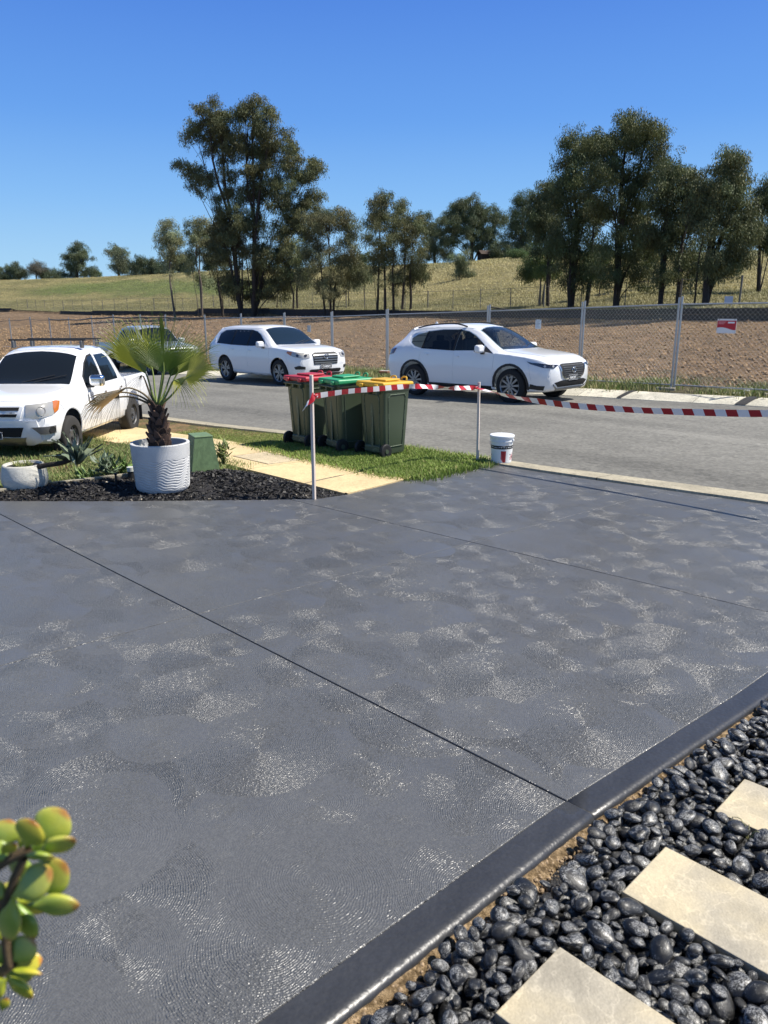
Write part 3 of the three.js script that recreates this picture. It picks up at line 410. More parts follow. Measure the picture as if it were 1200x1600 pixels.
// blobs are [x, y, rx, ry] of leaf masses as seen from the street, spread through depth
function tree(name, label, d, base, blobs, o = {}) {
  const r = rng(o.seed ?? Math.round(base[0] * 13 + base[1] * 7 + d)), m = d / 1239, l0 = (base[0] - 600) * m, [bx, bz] = dl(d, l0), by = terrain(d, l0) - .15, root = top(name, V(bx, by, bz));
  // local frame: X right, Z towards the camera (turned so), Y up
  const R = RT, F = FW, loc = (x, y, dep = 0) => { const p = atD(x, y, d); return p.addScaledVector(F, dep).sub(V(bx, by, bz)); };
  const leaf = (o.leaf ?? .30) * (d < 100 ? .74 : .9), dens = o.dens ?? 1, pos = [], nor = [], col = [], idx = [], barks = [], tint = o.tint ?? [.070, .078, .034];
  const forks = o.forks ?? 1, starts = []; const topY = Math.min(...blobs.map(b => b[1] - b[3])), Hpx = base[1] - topY;
  const tr = o.trunk ?? clamp(Hpx * m * .013, .05, .5);
  for (let f = 0; f < forks; f++) { const s = forks > 1 ? (f - (forks - 1) / 2) : 0; starts.push(loc(base[0] + s * (o.forkW ?? 6), base[1], (r() - .5) * 1.5 * (forks > 1))); starts[f].y = 0; }
  const fill = [];
  blobs.forEach((b, bi) => {
    const [x, y, rx, ry = rx, k = 1] = b, dep = (r() - .5) * rx * m * 1.2, C = loc(x, y, dep);
    // limb from the nearest trunk start
    const s = starts.reduce((q, p) => Math.abs(p.clone().sub(C).dot(R)) < Math.abs(q.clone().sub(C).dot(R)) ? p : q, starts[0]);
    const mid = s.clone().lerp(C, .45); const h = C.y; mid.x = lerp(s.x, C.x, .32); mid.z = lerp(s.z, C.z, .32); mid.y = h * .5; const m2 = s.clone().lerp(C, .75); m2.x = lerp(s.x, C.x, .66); m2.z = lerp(s.z, C.z, .66); m2.x += (r() - .5) * .06 * h; m2.z += (r() - .5) * .06 * h; mid.x += (r() - .5) * .06 * h; mid.z += (r() - .5) * .06 * h;
    const first = bi < forks, rad = first ? tr : tr * (.16 + .18 * r());
    barks.push(tube([s.clone().add(V(0, -.2, 0)), s.clone().lerp(mid, .5).add(V((r() - .5) * .1, 0, (r() - .5) * .1)), mid, m2, C.clone().add(V(0, ry * m * .3, 0))], rad, rad * .22, 9, 6));
    const n = Math.round((7 + rx * ry * m * m * 2.6 * (d > 150 ? .62 : 1)) * k * (o.clump ?? 1) * (base[0] > 820 && d < 100 ? 1.25 : 1));
    for (let q = 0; q < n; q++) { // clumps spread in the blob, more at its rim
      let a, e, u; do { a = V(r() * 2 - 1, r() * 2 - 1, r() * 2 - 1); e = a.length(); } while (e > 1 || e < .25 * r());
      const c = C.clone().addScaledVector(R, a.x * rx * m).addScaledVector(F, a.z * Math.max(rx, ry) * m * .8); c.y += a.y * ry * m; if (c.y < .5) c.y = .5 + r();
      fill.push(c); if (q % 2 === 0) { const br = m2.clone().lerp(C, r() * .9), mm = br.clone().lerp(c, .55).add(V(0, .12 * ry * m, 0)); barks.push(tube([br, mm, c], rad * .22 + .012, .012, 4, 4)); }
    }
  });
  // every clump is a few drooping sprigs; a sprig is a spray of narrow folded leaves
  const cr = (o.cr ?? .6) * (d > 150 ? 1.7 : 1) * 1.25, big = d > 150 ? 2.1 : d > 80 ? 1.25 : 1, ns = Math.round((o.ns ?? 13) * (d > 150 ? .8 : 1)), L = [], C = [];
  for (const c of fill) {
    const tone = .65 + .7 * r(), warm = r();
    for (let q = 0; q < ns; q++) { const a = V(r() + r() - 1, r() + r() - 1, r() + r() - 1).multiplyScalar(cr); a.y *= .75; const P = c.clone().add(a); if (P.y < .4) continue; const v = 2.75 * tone * (.8 + .4 * r()), s = big * (.75 + .5 * r()); L.push(TR(P.x, P.y, P.z, (r() - .5) * .9, r() * 6.283, (r() - .5) * .9, s)); C.push(lin(tint[0] * v * (.86 + .22 * warm), tint[1] * v, tint[2] * v * (1.05 - .1 * warm))); }
  }
  inst(root, 'crown', sprigs[Math.floor(r() * 4)], mLeaf, L, C, 'stuff');
  part(root, 'trunk', merge(barks), o.dark ? mBarkDark : mBarkPale);
  tag(root, label, 'tree', o.group); return root;
}
tree('gum_tree', 'tall wide gum tree with many upright limbs, the biggest of all', 84, [385, 480], [[388, 205, 30, 40], [352, 190, 30, 26], [330, 178, 22, 18], [395, 172, 24, 18], [425, 205, 26, 30], [308, 215, 16, 20], [292, 262, 20, 14], [318, 285, 22, 16], [340, 235, 22, 28, .6], [385, 260, 40, 32, .7], [440, 250, 30, 28], [470, 272, 26, 20], [488, 268, 14, 12], [455, 300, 36, 26], [405, 315, 44, 30], [350, 320, 24, 24, .6], [492, 312, 16, 20], [440, 350, 42, 30], [480, 360, 24, 24], [375, 375, 36, 36, 1.5], [345, 382, 20, 22, 1.5], [425, 400, 40, 40, 1.3], [395, 440, 50, 34, 1.3], [450, 445, 34, 26], [362, 232, 18, 18], [415, 283, 28, 22], [472, 332, 26, 20], [372, 340, 28, 24], [368, 290, 20, 20, .7], [410, 230, 22, 22], [345, 205, 18, 16]], { forks: 5, forkW: 5, trunk: .26, dark: true, tint: [.062, .064, .028], leaf: .34, per: 96, clump: 1.0, cr: .62 });
tree('gum_tree', 'round olive gum tree just right of the tallest one', 74, [515, 478], [[515, 355, 26, 26], [495, 385, 22, 26], [540, 395, 24, 26], [515, 420, 38, 26], [490, 345, 16, 20, .7], [560, 430, 20, 20], [520, 450, 34, 16], [490, 430, 24, 22], [548, 360, 16, 18], [530, 335, 20, 14]], { forks: 3, tint: [.070, .068, .032], dark: true });
tree('gum_tree', 'bushy dark gum with several bare stems mid picture', 69, [615, 477], [[597, 328, 22, 26], [630, 340, 24, 26], [615, 370, 36, 28], [645, 385, 24, 28], [590, 385, 24, 30], [620, 415, 38, 22], [650, 420, 18, 18], [612, 440, 38, 16, .7], [648, 350, 16, 16], [585, 345, 14, 16]], { forks: 5, forkW: 13, dark: true, tint: [.060, .062, .026], seed: 4 });
tree('gum_tree', 'slender young gum with a bare stem left of the tallest tree', 88, [273, 482], [[262, 362, 15, 16], [266, 385, 18, 18], [268, 412, 14, 14, .5]], { trunk: .13, tint: [.10, .105, .055] });
tree('gum_tree', 'thin pale gum close beside the tallest tree', 92, [313, 478], [[306, 352, 20, 16], [310, 380, 22, 20], [300, 410, 18, 20, .6], [318, 430, 16, 18, .5]], { trunk: .15, tint: [.095, .10, .052], forks: 2 });
tree('gum_tree', 'dark low tree tucked under the left side of the tallest gum', 88, [348, 478], [[335, 392, 18, 24], [350, 430, 22, 26, .8], [340, 360, 10, 12]], { trunk: .16, dark: true, tint: [.045, .046, .022] });
tree('gum_tree', 'slim half bare gum under the right limbs of the tallest tree', 82, [462, 478], [[468, 395, 20, 26, .8], [455, 430, 20, 20, .6]], { trunk: .12, forks: 2, dark: true });
// right hand group
tree('gum_tree', 'tallest gum of the dense group above the right white car', 50, [962, 480], [[1005, 208, 32, 24], [985, 205, 18, 18], [975, 245, 40, 30], [1015, 255, 28, 34], [955, 290, 38, 34], [1005, 310, 36, 34], [965, 345, 44, 32], [940, 225, 22, 20], [1000, 365, 30, 24], [975, 390, 36, 22, .7], [955, 425, 34, 18, .6], [1000, 430, 28, 18, .5]], { forks: 2, forkW: 4, trunk: .21, dark: true, tint: [.050, .056, .021], leaf: .26, per: 100 });
tree('gum_tree', 'gum with a ragged twin top left of the tallest one in the right group', 54, [889, 478], [[905, 228, 24, 20], [925, 232, 20, 20], [890, 262, 26, 28], [915, 290, 30, 28], [885, 315, 28, 30], [905, 355, 32, 30], [880, 385, 26, 26], [920, 395, 24, 26, .8], [895, 430, 30, 18, .6]], { forks: 2, trunk: .2, dark: true, tint: [.052, .060, .024], leaf: .26, per: 100 });
tree('gum_tree', 'leaning grey green gum on the left edge of the right group', 58, [858, 450], [[848, 318, 20, 24], [862, 300, 16, 16], [868, 350, 24, 30], [850, 370, 22, 26], [838, 345, 14, 20, .7], [865, 400, 22, 20, .7]], { trunk: .16, dark: true, tint: [.052, .060, .026] });
tree('gum_tree', 'small bushy green tree in front of the left edge of the right group', 60, [848, 452], [[842, 405, 20, 16], [855, 420, 22, 16], [832, 425, 14, 12]], { trunk: .1, forks: 2, tint: [.060, .078, .026] });
tree('gum_tree', 'dark gum filling the middle of the right group', 53, [915, 476], [[930, 330, 24, 28, .8], [935, 395, 26, 26, .8], [920, 430, 26, 16, .6]], { trunk: .13, forks: 2, dark: true, tint: [.040, .050, .018] });
tree('gum_tree', 'broad gum right of the tallest one in the right group', 47, [1045, 479], [[1050, 275, 24, 20], [1072, 290, 20, 22], [1040, 310, 26, 26], [1065, 340, 30, 30], [1040, 365, 28, 28], [1060, 400, 28, 24, .7], [1085, 320, 14, 16], [1045, 430, 30, 18, .5], [1080, 410, 18, 20, .5]], { forks: 3, forkW: 7, trunk: .17, dark: true, tint: [.054, .060, .024], leaf: .25, per: 100 });
tree('gum_tree', 'gum with dark forked stems near the right edge of the view', 44, [1100, 476], [[1142, 258, 24, 16], [1150, 285, 18, 20], [1120, 300, 30, 24], [1145, 325, 24, 26], [1110, 345, 30, 30], [1145, 375, 24, 30], [1125, 410, 26, 22, .7], [1155, 400, 14, 18, .7], [1120, 435, 30, 16, .5], [1165, 350, 14, 24, .8], [1100, 320, 18, 20, .7]], { forks: 3, forkW: 9, trunk: .19, dark: true, tint: [.058, .062, .026], leaf: .25, per: 100 });
tree('gum_tree', 'dark gum cut by the right edge of the picture', 56, [1188, 440], [[1192, 322, 18, 22], [1200, 300, 16, 18], [1190, 365, 20, 26], [1210, 350, 18, 40]], { trunk: .16, dark: true, tint: [.044, .050, .020] });
{ const spots = [[1010, 470, 372, 20], [1078, 468, 380, 18], [935, 474, 385, 18], [998, 462, 380, 16], [1025, 468, 370, 16], [570, 470, 392, 18], [545, 472, 400, 16], [432, 474, 395, 16]]; const where = ['between the two tallest trunks at the right', 'before the right edge gums', 'under the tallest right gum', 'behind the tallest right gum', 'left of the broad right gum', 'left of the bushy mid gum', 'beside the round olive gum', 'behind the tallest tree of all']; spots.forEach(([x, y, t, w], i) => tree('sapling', `thin sapling stem with few leaves ${where[i]}`, i < 5 ? 58 + i * 1.5 : 80 + i, [x, y], [[x + 3, t + 12, w * .8, 14, .5], [x - 4, t + 36, w, 16, .4]], { trunk: .06, dark: true, group: 'thin saplings among the gums', tint: [.06, .066, .028] })); }
// on the ridge
tree('gum_tree', 'wide round gum on the ridge in the middle distance', 200, [737, 411], [[735, 322, 26, 18], [712, 336, 24, 18], [762, 336, 24, 18], [695, 352, 22, 16], [778, 345, 16, 14], [725, 358, 24, 18], [755, 362, 22, 16], [700, 375, 18, 14], [735, 345, 30, 20], [765, 375, 18, 14], [740, 385, 18, 10]], { trunk: .55, dark: true, leaf: .55, per: 70, tint: [.050, .060, .030] });
tree('gum_tree', 'dark gum on the ridge left of the wide round one', 205, [680, 415], [[668, 350, 16, 16], [682, 375, 20, 18], [670, 395, 20, 14], [695, 395, 14, 12]], { trunk: .4, dark: true, leaf: .55, per: 70, tint: [.046, .055, .028] });
tree('gum_tree', 'tall dark gum on the ridge right of the wide round one', 185, [812, 412], [[822, 318, 16, 18], [808, 340, 20, 20], [828, 352, 20, 24], [805, 372, 18, 18], [828, 388, 20, 18], [800, 395, 12, 12]], { trunk: .45, dark: true, leaf: .55, per: 70, tint: [.044, .054, .026] });
tree('gum_tree', 'low bushes of dark leaves beside the shed', 194, [778, 408], [[780, 388, 14, 14], [788, 400, 12, 8]], { trunk: .2, dark: true, leaf: .5, per: 70, tint: [.042, .052, .024] });
tree('gum_tree', 'small rounded grey green tree alone on the mid slope', 112, [718, 439], [[718, 408, 15, 16], [722, 424, 16, 12]], { trunk: .12, leaf: .36, tint: [.085, .092, .048] });
tree('shrub', 'small dark green shrub on the slope left of the right group', 140, [803, 420], [[803, 408, 10, 9], [808, 414, 9, 6]], { trunk: .08, leaf: .4, tint: [.05, .07, .025] });
tree('gum_tree', 'large lone gum on the left skyline', 235, [120, 436], [[122, 394, 15, 13], [112, 410, 18, 16], [132, 408, 14, 14], [108, 426, 14, 10], [134, 425, 12, 10]], { trunk: .5, dark: true, leaf: .6, per: 70, tint: [.055, .065, .034] });
tree('gum_tree', 'tilted pale gum on the left skyline right of the lone one', 232, [186, 431], [[180, 392, 11, 10], [190, 402, 13, 14], [184, 415, 14, 12], [198, 418, 12, 12]], { trunk: .4, leaf: .6, per: 56, tint: [.075, .082, .048] });
tree('shrub', 'little dark bush on the left skyline between two trees', 240, [151, 434], [[150, 428, 8, 6]], { trunk: .12, leaf: .5, dark: true, tint: [.045, .058, .026] });
[[212, 412, 14, 14], [234, 410, 14, 15], [256, 416, 16, 15], [285, 410, 16, 18], [330, 405, 14, 16]].forEach(([x, y, a, b], i) => tree('gum_tree', `dark skyline tree ${['directly right of the tilted pale gum', 'second right of the tilted pale gum', 'just left of the slender young gum', 'behind the slender young gum', 'behind the thin pale gum'][i]}`, 225, [x, 431], [[x, y, a, b * .7], [x + 3, y + 11, a, b * .6]], { trunk: .3, dark: true, leaf: .55, per: 70, tint: [.040, .050, .026], group: 'dark trees along the left skyline' }));
[[8, 425, 13, 10], [30, 422, 13, 10], [58, 418, 13, 10], [76, 428, 12, 8], [92, 432, 10, 6], [-14, 424, 14, 10]].forEach(([x, y, a, b], i) => tree('gum_tree', `dark far tree on the left skyline ${['at the picture edge', 'second from the picture edge', 'with a greyer rounded top', 'right of the greyer rounded top', 'lowest, beside the lone gum', 'beyond the picture edge'][i]}`, 262, [x, 440], [[x, y, a, b], [x + 2, y + 8, a, b * .6]], { trunk: .3, dark: true, leaf: .6, per: 70, tint: i === 2 ? [.06, .056, .042] : [.038, .048, .026], group: 'dark trees along the left skyline' }));
// ---------------------------------------------------------------- vehicles
const mPaint = c => phys(c, .38, { clearcoat: 1, clearcoatRoughness: .04, specularIntensity: .6 });
const white = mPaint(lin(.80, .81, .82)), silver = phys(lin(.36, .385, .41), .38, { metalness: .2, clearcoat: 1, clearcoatRoughness: .05 });
const mTrim = std(lin(.018, .018, .019), .6), mSeal = std(lin(.008, .008, .009), .8), mTyre = std(lin(.016, .016, .016), .85, { bumpMap: rep(grainBump, 3), bumpScale: .003 }), mAlloy = std(lin(.27, .28, .29), .4, { metalness: .85 }), mSteelRim = std(lin(.16, .16, .16), .5, { metalness: .6 }), mChrome = std(lin(.75, .76, .78), .12, { metalness: 1 }), mGlass = phys(lin(.010, .014, .020), .04, { ior: 1.40, specularIntensity: .6 }), mGlassClear = phys(lin(.012, .024, .042), .04, { ior: 1.42, specularIntensity: .7 }), mLamp = phys(lin(.40, .39, .36), .2, { metalness: .15, clearcoat: 1, clearcoatRoughness: .03 }), mLampDark = phys(lin(.03, .03, .035), .1, { clearcoat: 1 }), mAmber = phys(lin(.55, .16, .02), .2, { clearcoat: 1 }), mRed = phys(lin(.10, .006, .008), .15, { clearcoat: 1 }), mPlate = std(lin(.05, .05, .055), .5);
const hermite = (xs, ys, x) => { // monotone interpolation, xs descending
  let i = 0; while (i < xs.length - 2 && x < xs[i + 1]) i++; const h = xs[i + 1] - xs[i], t = clamp((x - xs[i]) / h); const s = k => (ys[k + 1] - ys[k]) / (xs[k + 1] - xs[k]); const m = k => { if (k <= 0) return s(0); if (k >= xs.length - 1) return s(xs.length - 2); const a = s(k - 1), b = s(k); return a * b <= 0 ? 0 : 2 * a * b / (a + b); };
  const t2 = t * t, t3 = t2 * t; return (2 * t3 - 3 * t2 + 1) * ys[i] + (t3 - 2 * t2 + t) * h * m(i) + (-2 * t3 + 3 * t2) * ys[i + 1] + (t3 - t2) * h * m(i + 1); };
// rows: x, yBottom, wBottom, yMid, wMid, yBelt, wBelt, yEdge, wTop, yTop
function carShell(rows, n = 70) {
  const xs = rows.map(q => q[0]), X0 = xs[0], X1 = xs[xs.length - 1], pos = [], idx = []; const M = 33;
  const at = x => { const f = k => hermite(xs, rows.map(q => q[k]), x); const [yb, wb, ym, wm, ye, we, yr, wr, yt] = [1, 2, 3, 4, 5, 6, 7, 8, 9].map(f); const c = [[0, yb], [wb * .6, yb], [wb - .05, yb + .01], [wb, yb + .07], [lerp(wb, wm, .6), lerp(yb + .07, ym, .5)], [wm, ym], [lerp(wm, we, .25), lerp(ym, ye, .45)], [lerp(wm, we, .62), lerp(ym, ye, .8)], [we, ye], [lerp(we, wr, .22) + .006, lerp(ye, yr, .22)], [lerp(we, wr, .5) + .014, lerp(ye, yr, .52)], [lerp(we, wr, .82) + .012, lerp(ye, yr, .84)], [wr, yr], [wr * .93, lerp(yr, yt, .45)], [wr * .75, lerp(yr, yt, .75)], [wr * .4, lerp(yr, yt, .94)], [0, yt]]; const ring = []; for (const [w, y] of c) ring.push([w, y]); for (let k = c.length - 2; k > 0; k--) ring.push([-c[k][0], c[k][1]]); return ring; };
  let R; for (let i = 0; i <= n; i++) { const x = lerp(X0, X1, i / n); const ring = at(x); R = ring.length; for (const [w, y] of ring) pos.push(x, y, w); }
  for (let i = 0; i < n; i++) for (let j = 0; j < R; j++) { const a = i * R + j, b = i * R + (j + 1) % R; idx.push(a, a + R, b, b, a + R, b + R); }
  for (const [i, f] of [[0, 1], [n, 0]]) { const k = pos.length / 3; let y = 0; for (let j = 0; j < R; j++) y += pos[(i * R + j) * 3 + 1] / R; pos.push(i ? X1 - .02 : X0 + .02, y, 0); for (let j = 0; j < R; j++) { const a = i * R + j, b = i * R + (j + 1) % R; f ? idx.push(k, a, b) : idx.push(k, b, a); } }
  const g = new THREE.BufferGeometry(); g.setAttribute('position', new THREE.Float32BufferAttribute(pos, 3)); g.setIndex(idx); g.computeVertexNormals(); g.setAttribute('uv', new THREE.Float32BufferAttribute(new Float32Array(pos.length / 3 * 2), 2)); return g;
}
const evalr = new Evaluator(); evalr.attributes = ['position', 'normal', 'uv'];
const mA = std(0xffffff), mB = std(0x000000);
function cut(g, cutters) { // [outer skin, faces left by the cutters]
  let a = new Brush(g, mA); a.updateMatrixWorld(); for (const c of cutters) { const b = new Brush(c, mB); b.updateMatrixWorld(); a = evalr.evaluate(a, b, SUBTRACTION); }
  const mats = Array.isArray(a.material) ? a.material : [a.material], geo = a.geometry, out = [[], []]; const P = geo.attributes.position, N = geo.attributes.normal, I = geo.index;
  for (const gr of geo.groups) { const k = mats[gr.materialIndex] === mB ? 1 : 0; for (let i = gr.start; i < gr.start + gr.count; i++) out[k].push(I ? I.getX(i) : i); }
  return out.map(L => { const q = new THREE.BufferGeometry(), p = new Float32Array(L.length * 3), n = new Float32Array(L.length * 3); L.forEach((v, i) => { p.set([P.getX(v), P.getY(v), P.getZ(v)], i * 3); n.set([N.getX(v), N.getY(v), N.getZ(v)], i * 3); }); q.setAttribute('position', new THREE.BufferAttribute(p, 3)); q.setAttribute('normal', new THREE.BufferAttribute(n, 3)); q.setAttribute('uv', new THREE.BufferAttribute(new Float32Array(L.length * 2), 2)); return q; });
}
function biggest(g) { // the largest connected piece
  const I = g.index.array, n = g.attributes.position.count, p = Int32Array.from({ length: n }, (_, i) => i), f = x => { while (p[x] !== x) x = p[x] = p[p[x]]; return x; }; for (let i = 0; i < I.length; i += 3) { p[f(I[i])] = f(I[i + 1]); p[f(I[i + 1])] = f(I[i + 2]); }
  const c = new Map(); for (let i = 0; i < I.length; i += 3) { const k = f(I[i]); c.set(k, (c.get(k) ?? 0) + 1); } const best = [...c.entries()].sort((a, b) => b[1] - a[1])[0][0], keep = []; for (let i = 0; i < I.length; i += 3) if (f(I[i]) === best) keep.push(I[i], I[i + 1], I[i + 2]); g.setIndex(keep); return mergeVertices(g.toNonIndexed(), 1e-4); }
function splitCorners(g) { const p = g.attributes.position, n = g.attributes.normal, out = [[], [], [], []]; for (let i = 0; i < p.count; i += 3) { const x = p.getX(i) + p.getX(i + 1) + p.getX(i + 2), z = p.getZ(i) + p.getZ(i + 1) + p.getZ(i + 2); out[(x > 0 ? 0 : 2) + (z > 0 ? 0 : 1)].push(i, i + 1, i + 2); } return out.filter(L => L.length).map(L => { const q = new THREE.BufferGeometry(); for (const [k, a] of [['position', p], ['normal', n]]) { const f = new Float32Array(L.length * 3); L.forEach((v, j) => f.set([a.getX(v), a.getY(v), a.getZ(v)], j * 3)); q.setAttribute(k, new THREE.BufferAttribute(f, 3)); } q.setAttribute('uv', new THREE.BufferAttribute(new Float32Array(L.length * 2), 2)); return q; }); }
// lays a panel, drawn as an outline, on the shell. dir: 'R','L' sides (x,y); 'T' top (x,z); or an angle about y for slanted views (s,y)
function skinner(shell) {
  const bvh = new MeshBVH(shell.index ? shell.toNonIndexed() : shell.clone()), up = V(0, 1, 0);
  return (outline, dir, off = .006, max = .13, holes) => {
    const s = new THREE.Shape(outline.map(p => new THREE.Vector2(p[0], p[1]))); if (holes) for (const h of holes) s.holes.push(new THREE.Path(h.map(p => new THREE.Vector2(p[0], p[1]))));
    let g = new THREE.ShapeGeometry(s).toNonIndexed(); for (const k of ['uv', 'normal']) g.deleteAttribute(k); g = new TessellateModifier(max, 6).modify(g); for (const k of Object.keys(g.attributes)) if (k !== 'position') g.deleteAttribute(k); g = mergeVertices(g, 1e-5);
    const p = g.attributes.position, N = p.count, D = dir === 'R' ? V(0, 0, -1) : dir === 'L' ? V(0, 0, 1) : dir === 'T' ? V(0, -1, 0) : V(-Math.cos(dir), 0, -Math.sin(dir)), sx = dir === 'R' || dir === 'L' ? V(1, 0, 0) : dir === 'T' ? V(1, 0, 0) : V(Math.sin(dir), 0, -Math.cos(dir)), sy = dir === 'T' ? V(0, 0, 1) : up;
    const pos = new Float32Array(N * 6), ray = new THREE.Ray(), hitN = []; let ok = 0;
    for (let i = 0; i < N; i++) { ray.origin.copy(sx).multiplyScalar(p.getX(i)).addScaledVector(sy, p.getY(i)).addScaledVector(D, -6); ray.direction.copy(D); const h = bvh.raycastFirst(ray, THREE.DoubleSide); let q, n; if (h) { q = h.point; n = h.face.normal.clone(); if (n.dot(D) > 0) n.negate(); ok++; } else { q = null; n = D.clone().negate(); } hitN.push([q, n]); }
    const good = hitN.filter(h => h[0]); for (let i = 0; i < N; i++) { let [q, n] = hitN[i]; if (!q) { // off the shell: borrow depth from the nearest hit
        let b = null, bd = 1e9; for (let k = 0; k < N; k++) if (hitN[k][0]) { const d = Math.hypot(p.getX(k) - p.getX(i), p.getY(k) - p.getY(i)); if (d < bd) { bd = d; b = hitN[k]; } } q = V().copy(sx).multiplyScalar(p.getX(i)).addScaledVector(sy, p.getY(i)); q.addScaledVector(D, b ? b[0].dot(D) - q.dot(D) : 0); }
      const m = n.clone().addScaledVector(D, -1).normalize(); pos.set([q.x + m.x * off, q.y + m.y * off, q.z + m.z * off], i * 3); pos.set([q.x - m.x * .012, q.y - m.y * .012, q.z - m.z * .012], (N + i) * 3); }
    const ix = Array.from(g.index.array), edge = new Map(), out = []; const A = V(), B = V(), C = V();
    for (let i = 0; i < ix.length; i += 3) { let [a, b, c] = [ix[i], ix[i + 1], ix[i + 2]]; A.fromArray(pos, a * 3); B.fromArray(pos, b * 3); C.fromArray(pos, c * 3); if (B.sub(A).cross(C.sub(A)).dot(D) > 0) [b, c] = [c, b]; out.push(a, b, c); for (const [u, v] of [[a, b], [b, c], [c, a]]) { const k = v + '_' + u; if (edge.has(k)) edge.delete(k); else edge.set(u + '_' + v, [u, v]); } }
    const top = new THREE.BufferGeometry(); top.setAttribute('position', new THREE.BufferAttribute(pos.slice(0, N * 3), 3)); top.setIndex(out); top.computeVertexNormals(); const rimI = []; for (const [u, v] of edge.values()) rimI.push(u, N + u, v, v, N + u, N + v);
    const rim = new THREE.BufferGeometry(); rim.setAttribute('position', new THREE.BufferAttribute(pos, 3)); rim.setIndex(rimI); return merge([top.toNonIndexed(), (() => { const r = rim.toNonIndexed(); r.computeVertexNormals(); return r; })()]);
  };
}
function wheel(parent, x, y, z, R, rimR, W, out, style, tyreMat = mTyre) {
  const w = new THREE.Group(); w.name = (() => { const c = partNo.get(parent) ?? {}; partNo.set(parent, c); const k = c.wheel = (c.wheel ?? -1) + 1; return k ? `wheel_${String(k).padStart(3, '0')}` : 'wheel'; })(); w.position.set(x, y, z); parent.add(w);
  const face = s => { const P = [[rimR * .98, -W / 2 + .01], [rimR + .01, -W / 2], [R - .03, -W / 2 + .005], [R - .006, -W / 2 + .03], [R, -W / 4], [R, W / 4], [R - .006, W / 2 - .03], [R - .03, W / 2 - .005], [rimR + .01, W / 2], [rimR * .98, W / 2 - .01]].map(([a, b]) => new THREE.Vector2(a, b)); return new THREE.LatheGeometry(P, 40).rotateX(Math.PI / 2); };
  part(w, 'tyre', face(), tyreMat);
  const o = out > 0 ? 1 : -1, g = [], f = W / 2 - .012;
  g.push(new THREE.LatheGeometry([[rimR * .985, -W / 2 + .02], [rimR * .90, -W / 2 + .05], [rimR * .90, W / 2 - .03], [rimR * .93, W / 2 - .012], [rimR * .995, W / 2 - .006]].map(a => new THREE.Vector2(...a)), 40).rotateX(Math.PI / 2));
  if (style.spokes) for (let k = 0; k < style.spokes; k++) { const a = k / style.spokes * 6.283, s = new THREE.Shape(); const w0 = style.w0, w1 = style.w1; s.moveTo(.04, -w0); s.lineTo(rimR * .95, -w1); s.lineTo(rimR * .95, w1); s.lineTo(.04, w0); s.closePath(); const e = new THREE.ExtrudeGeometry(s, { depth: .02, bevelEnabled: true, bevelSize: .004, bevelThickness: .004, bevelSegments: 1 }); e.translate(0, 0, o > 0 ? f - .036 : -f + .016); e.rotateZ(a + .1); g.push(e); if (style.twin) { const e2 = e.clone(); e2.rotateZ(style.twin); g.push(e2); } }
  else { g.push(new THREE.LatheGeometry([[0, .0], [rimR * .45, .012], [rimR * .62, .03], [rimR * .9, -.02]].map(a => new THREE.Vector2(...a)), 32).rotateX(Math.PI / 2).rotateX(o > 0 ? 0 : Math.PI).translate(0, 0, o * (f - .05))); }
  const rim = part(w, 'rim', merge(g), style.mat); if (style.holes) { const h = []; for (let k = 0; k < style.holes; k++) { const a = k / style.holes * 6.283; h.push(new THREE.CylinderGeometry(.022, .022, .02, 10).rotateX(Math.PI / 2).translate(Math.cos(a) * rimR * .74, Math.sin(a) * rimR * .74, o * (f - .026))); } part(w, 'rim_hole', merge(h), mSeal); }
  part(w, 'hub', new THREE.CylinderGeometry(.035, .042, .03, 16).rotateX(Math.PI / 2).translate(0, 0, o * (f - .012)), style.hub ?? style.mat);
  part(w, 'brake_disc', new THREE.CylinderGeometry(rimR * .7, rimR * .7, .03, 24).rotateX(Math.PI / 2).translate(0, 0, o * (f - .12)), mTrim);
}
const arc = (cx, cy, r, a0, a1, n = 14) => { const o = []; for (let i = 0; i <= n; i++) { const a = lerp(a0, a1, i / n); o.push([cx + r * Math.cos(a), cy + r * Math.sin(a)]); } return o; };
const lampF = (s, th) => q => q.map(([x, z, y]) => [x * Math.sin(s * th) - s * z * Math.cos(th), y]);
const ringF = (x, z, y, r) => arc(0, 0, r, 0, 6.283, 12).map(([u, v]) => [u, v]);
const lampC = (s, th, x, z, y, r) => { const c = x * Math.sin(s * th) - s * z * Math.cos(th); return arc(c, y, r, 0, 6.283, 12); };
function plateMesh(text, w, h) { const cv = document.createElement('canvas'); cv.width = 256; cv.height = Math.round(256 * h / w); const c = cv.getContext('2d'); c.fillStyle = '#15161a'; c.fillRect(0, 0, 256, cv.height); c.strokeStyle = '#d8dade'; c.lineWidth = 5; c.strokeRect(5, 5, 246, cv.height - 10); c.fillStyle = '#eceef0'; c.font = `bold ${Math.round(cv.height * .66)}px sans-serif`; c.textAlign = 'center'; c.textBaseline = 'middle'; c.fillText(text, 128, cv.height * .54); const t = new THREE.CanvasTexture(cv); t.colorSpace = THREE.SRGBColorSpace; return std(0xffffff, .45, { map: t }); }

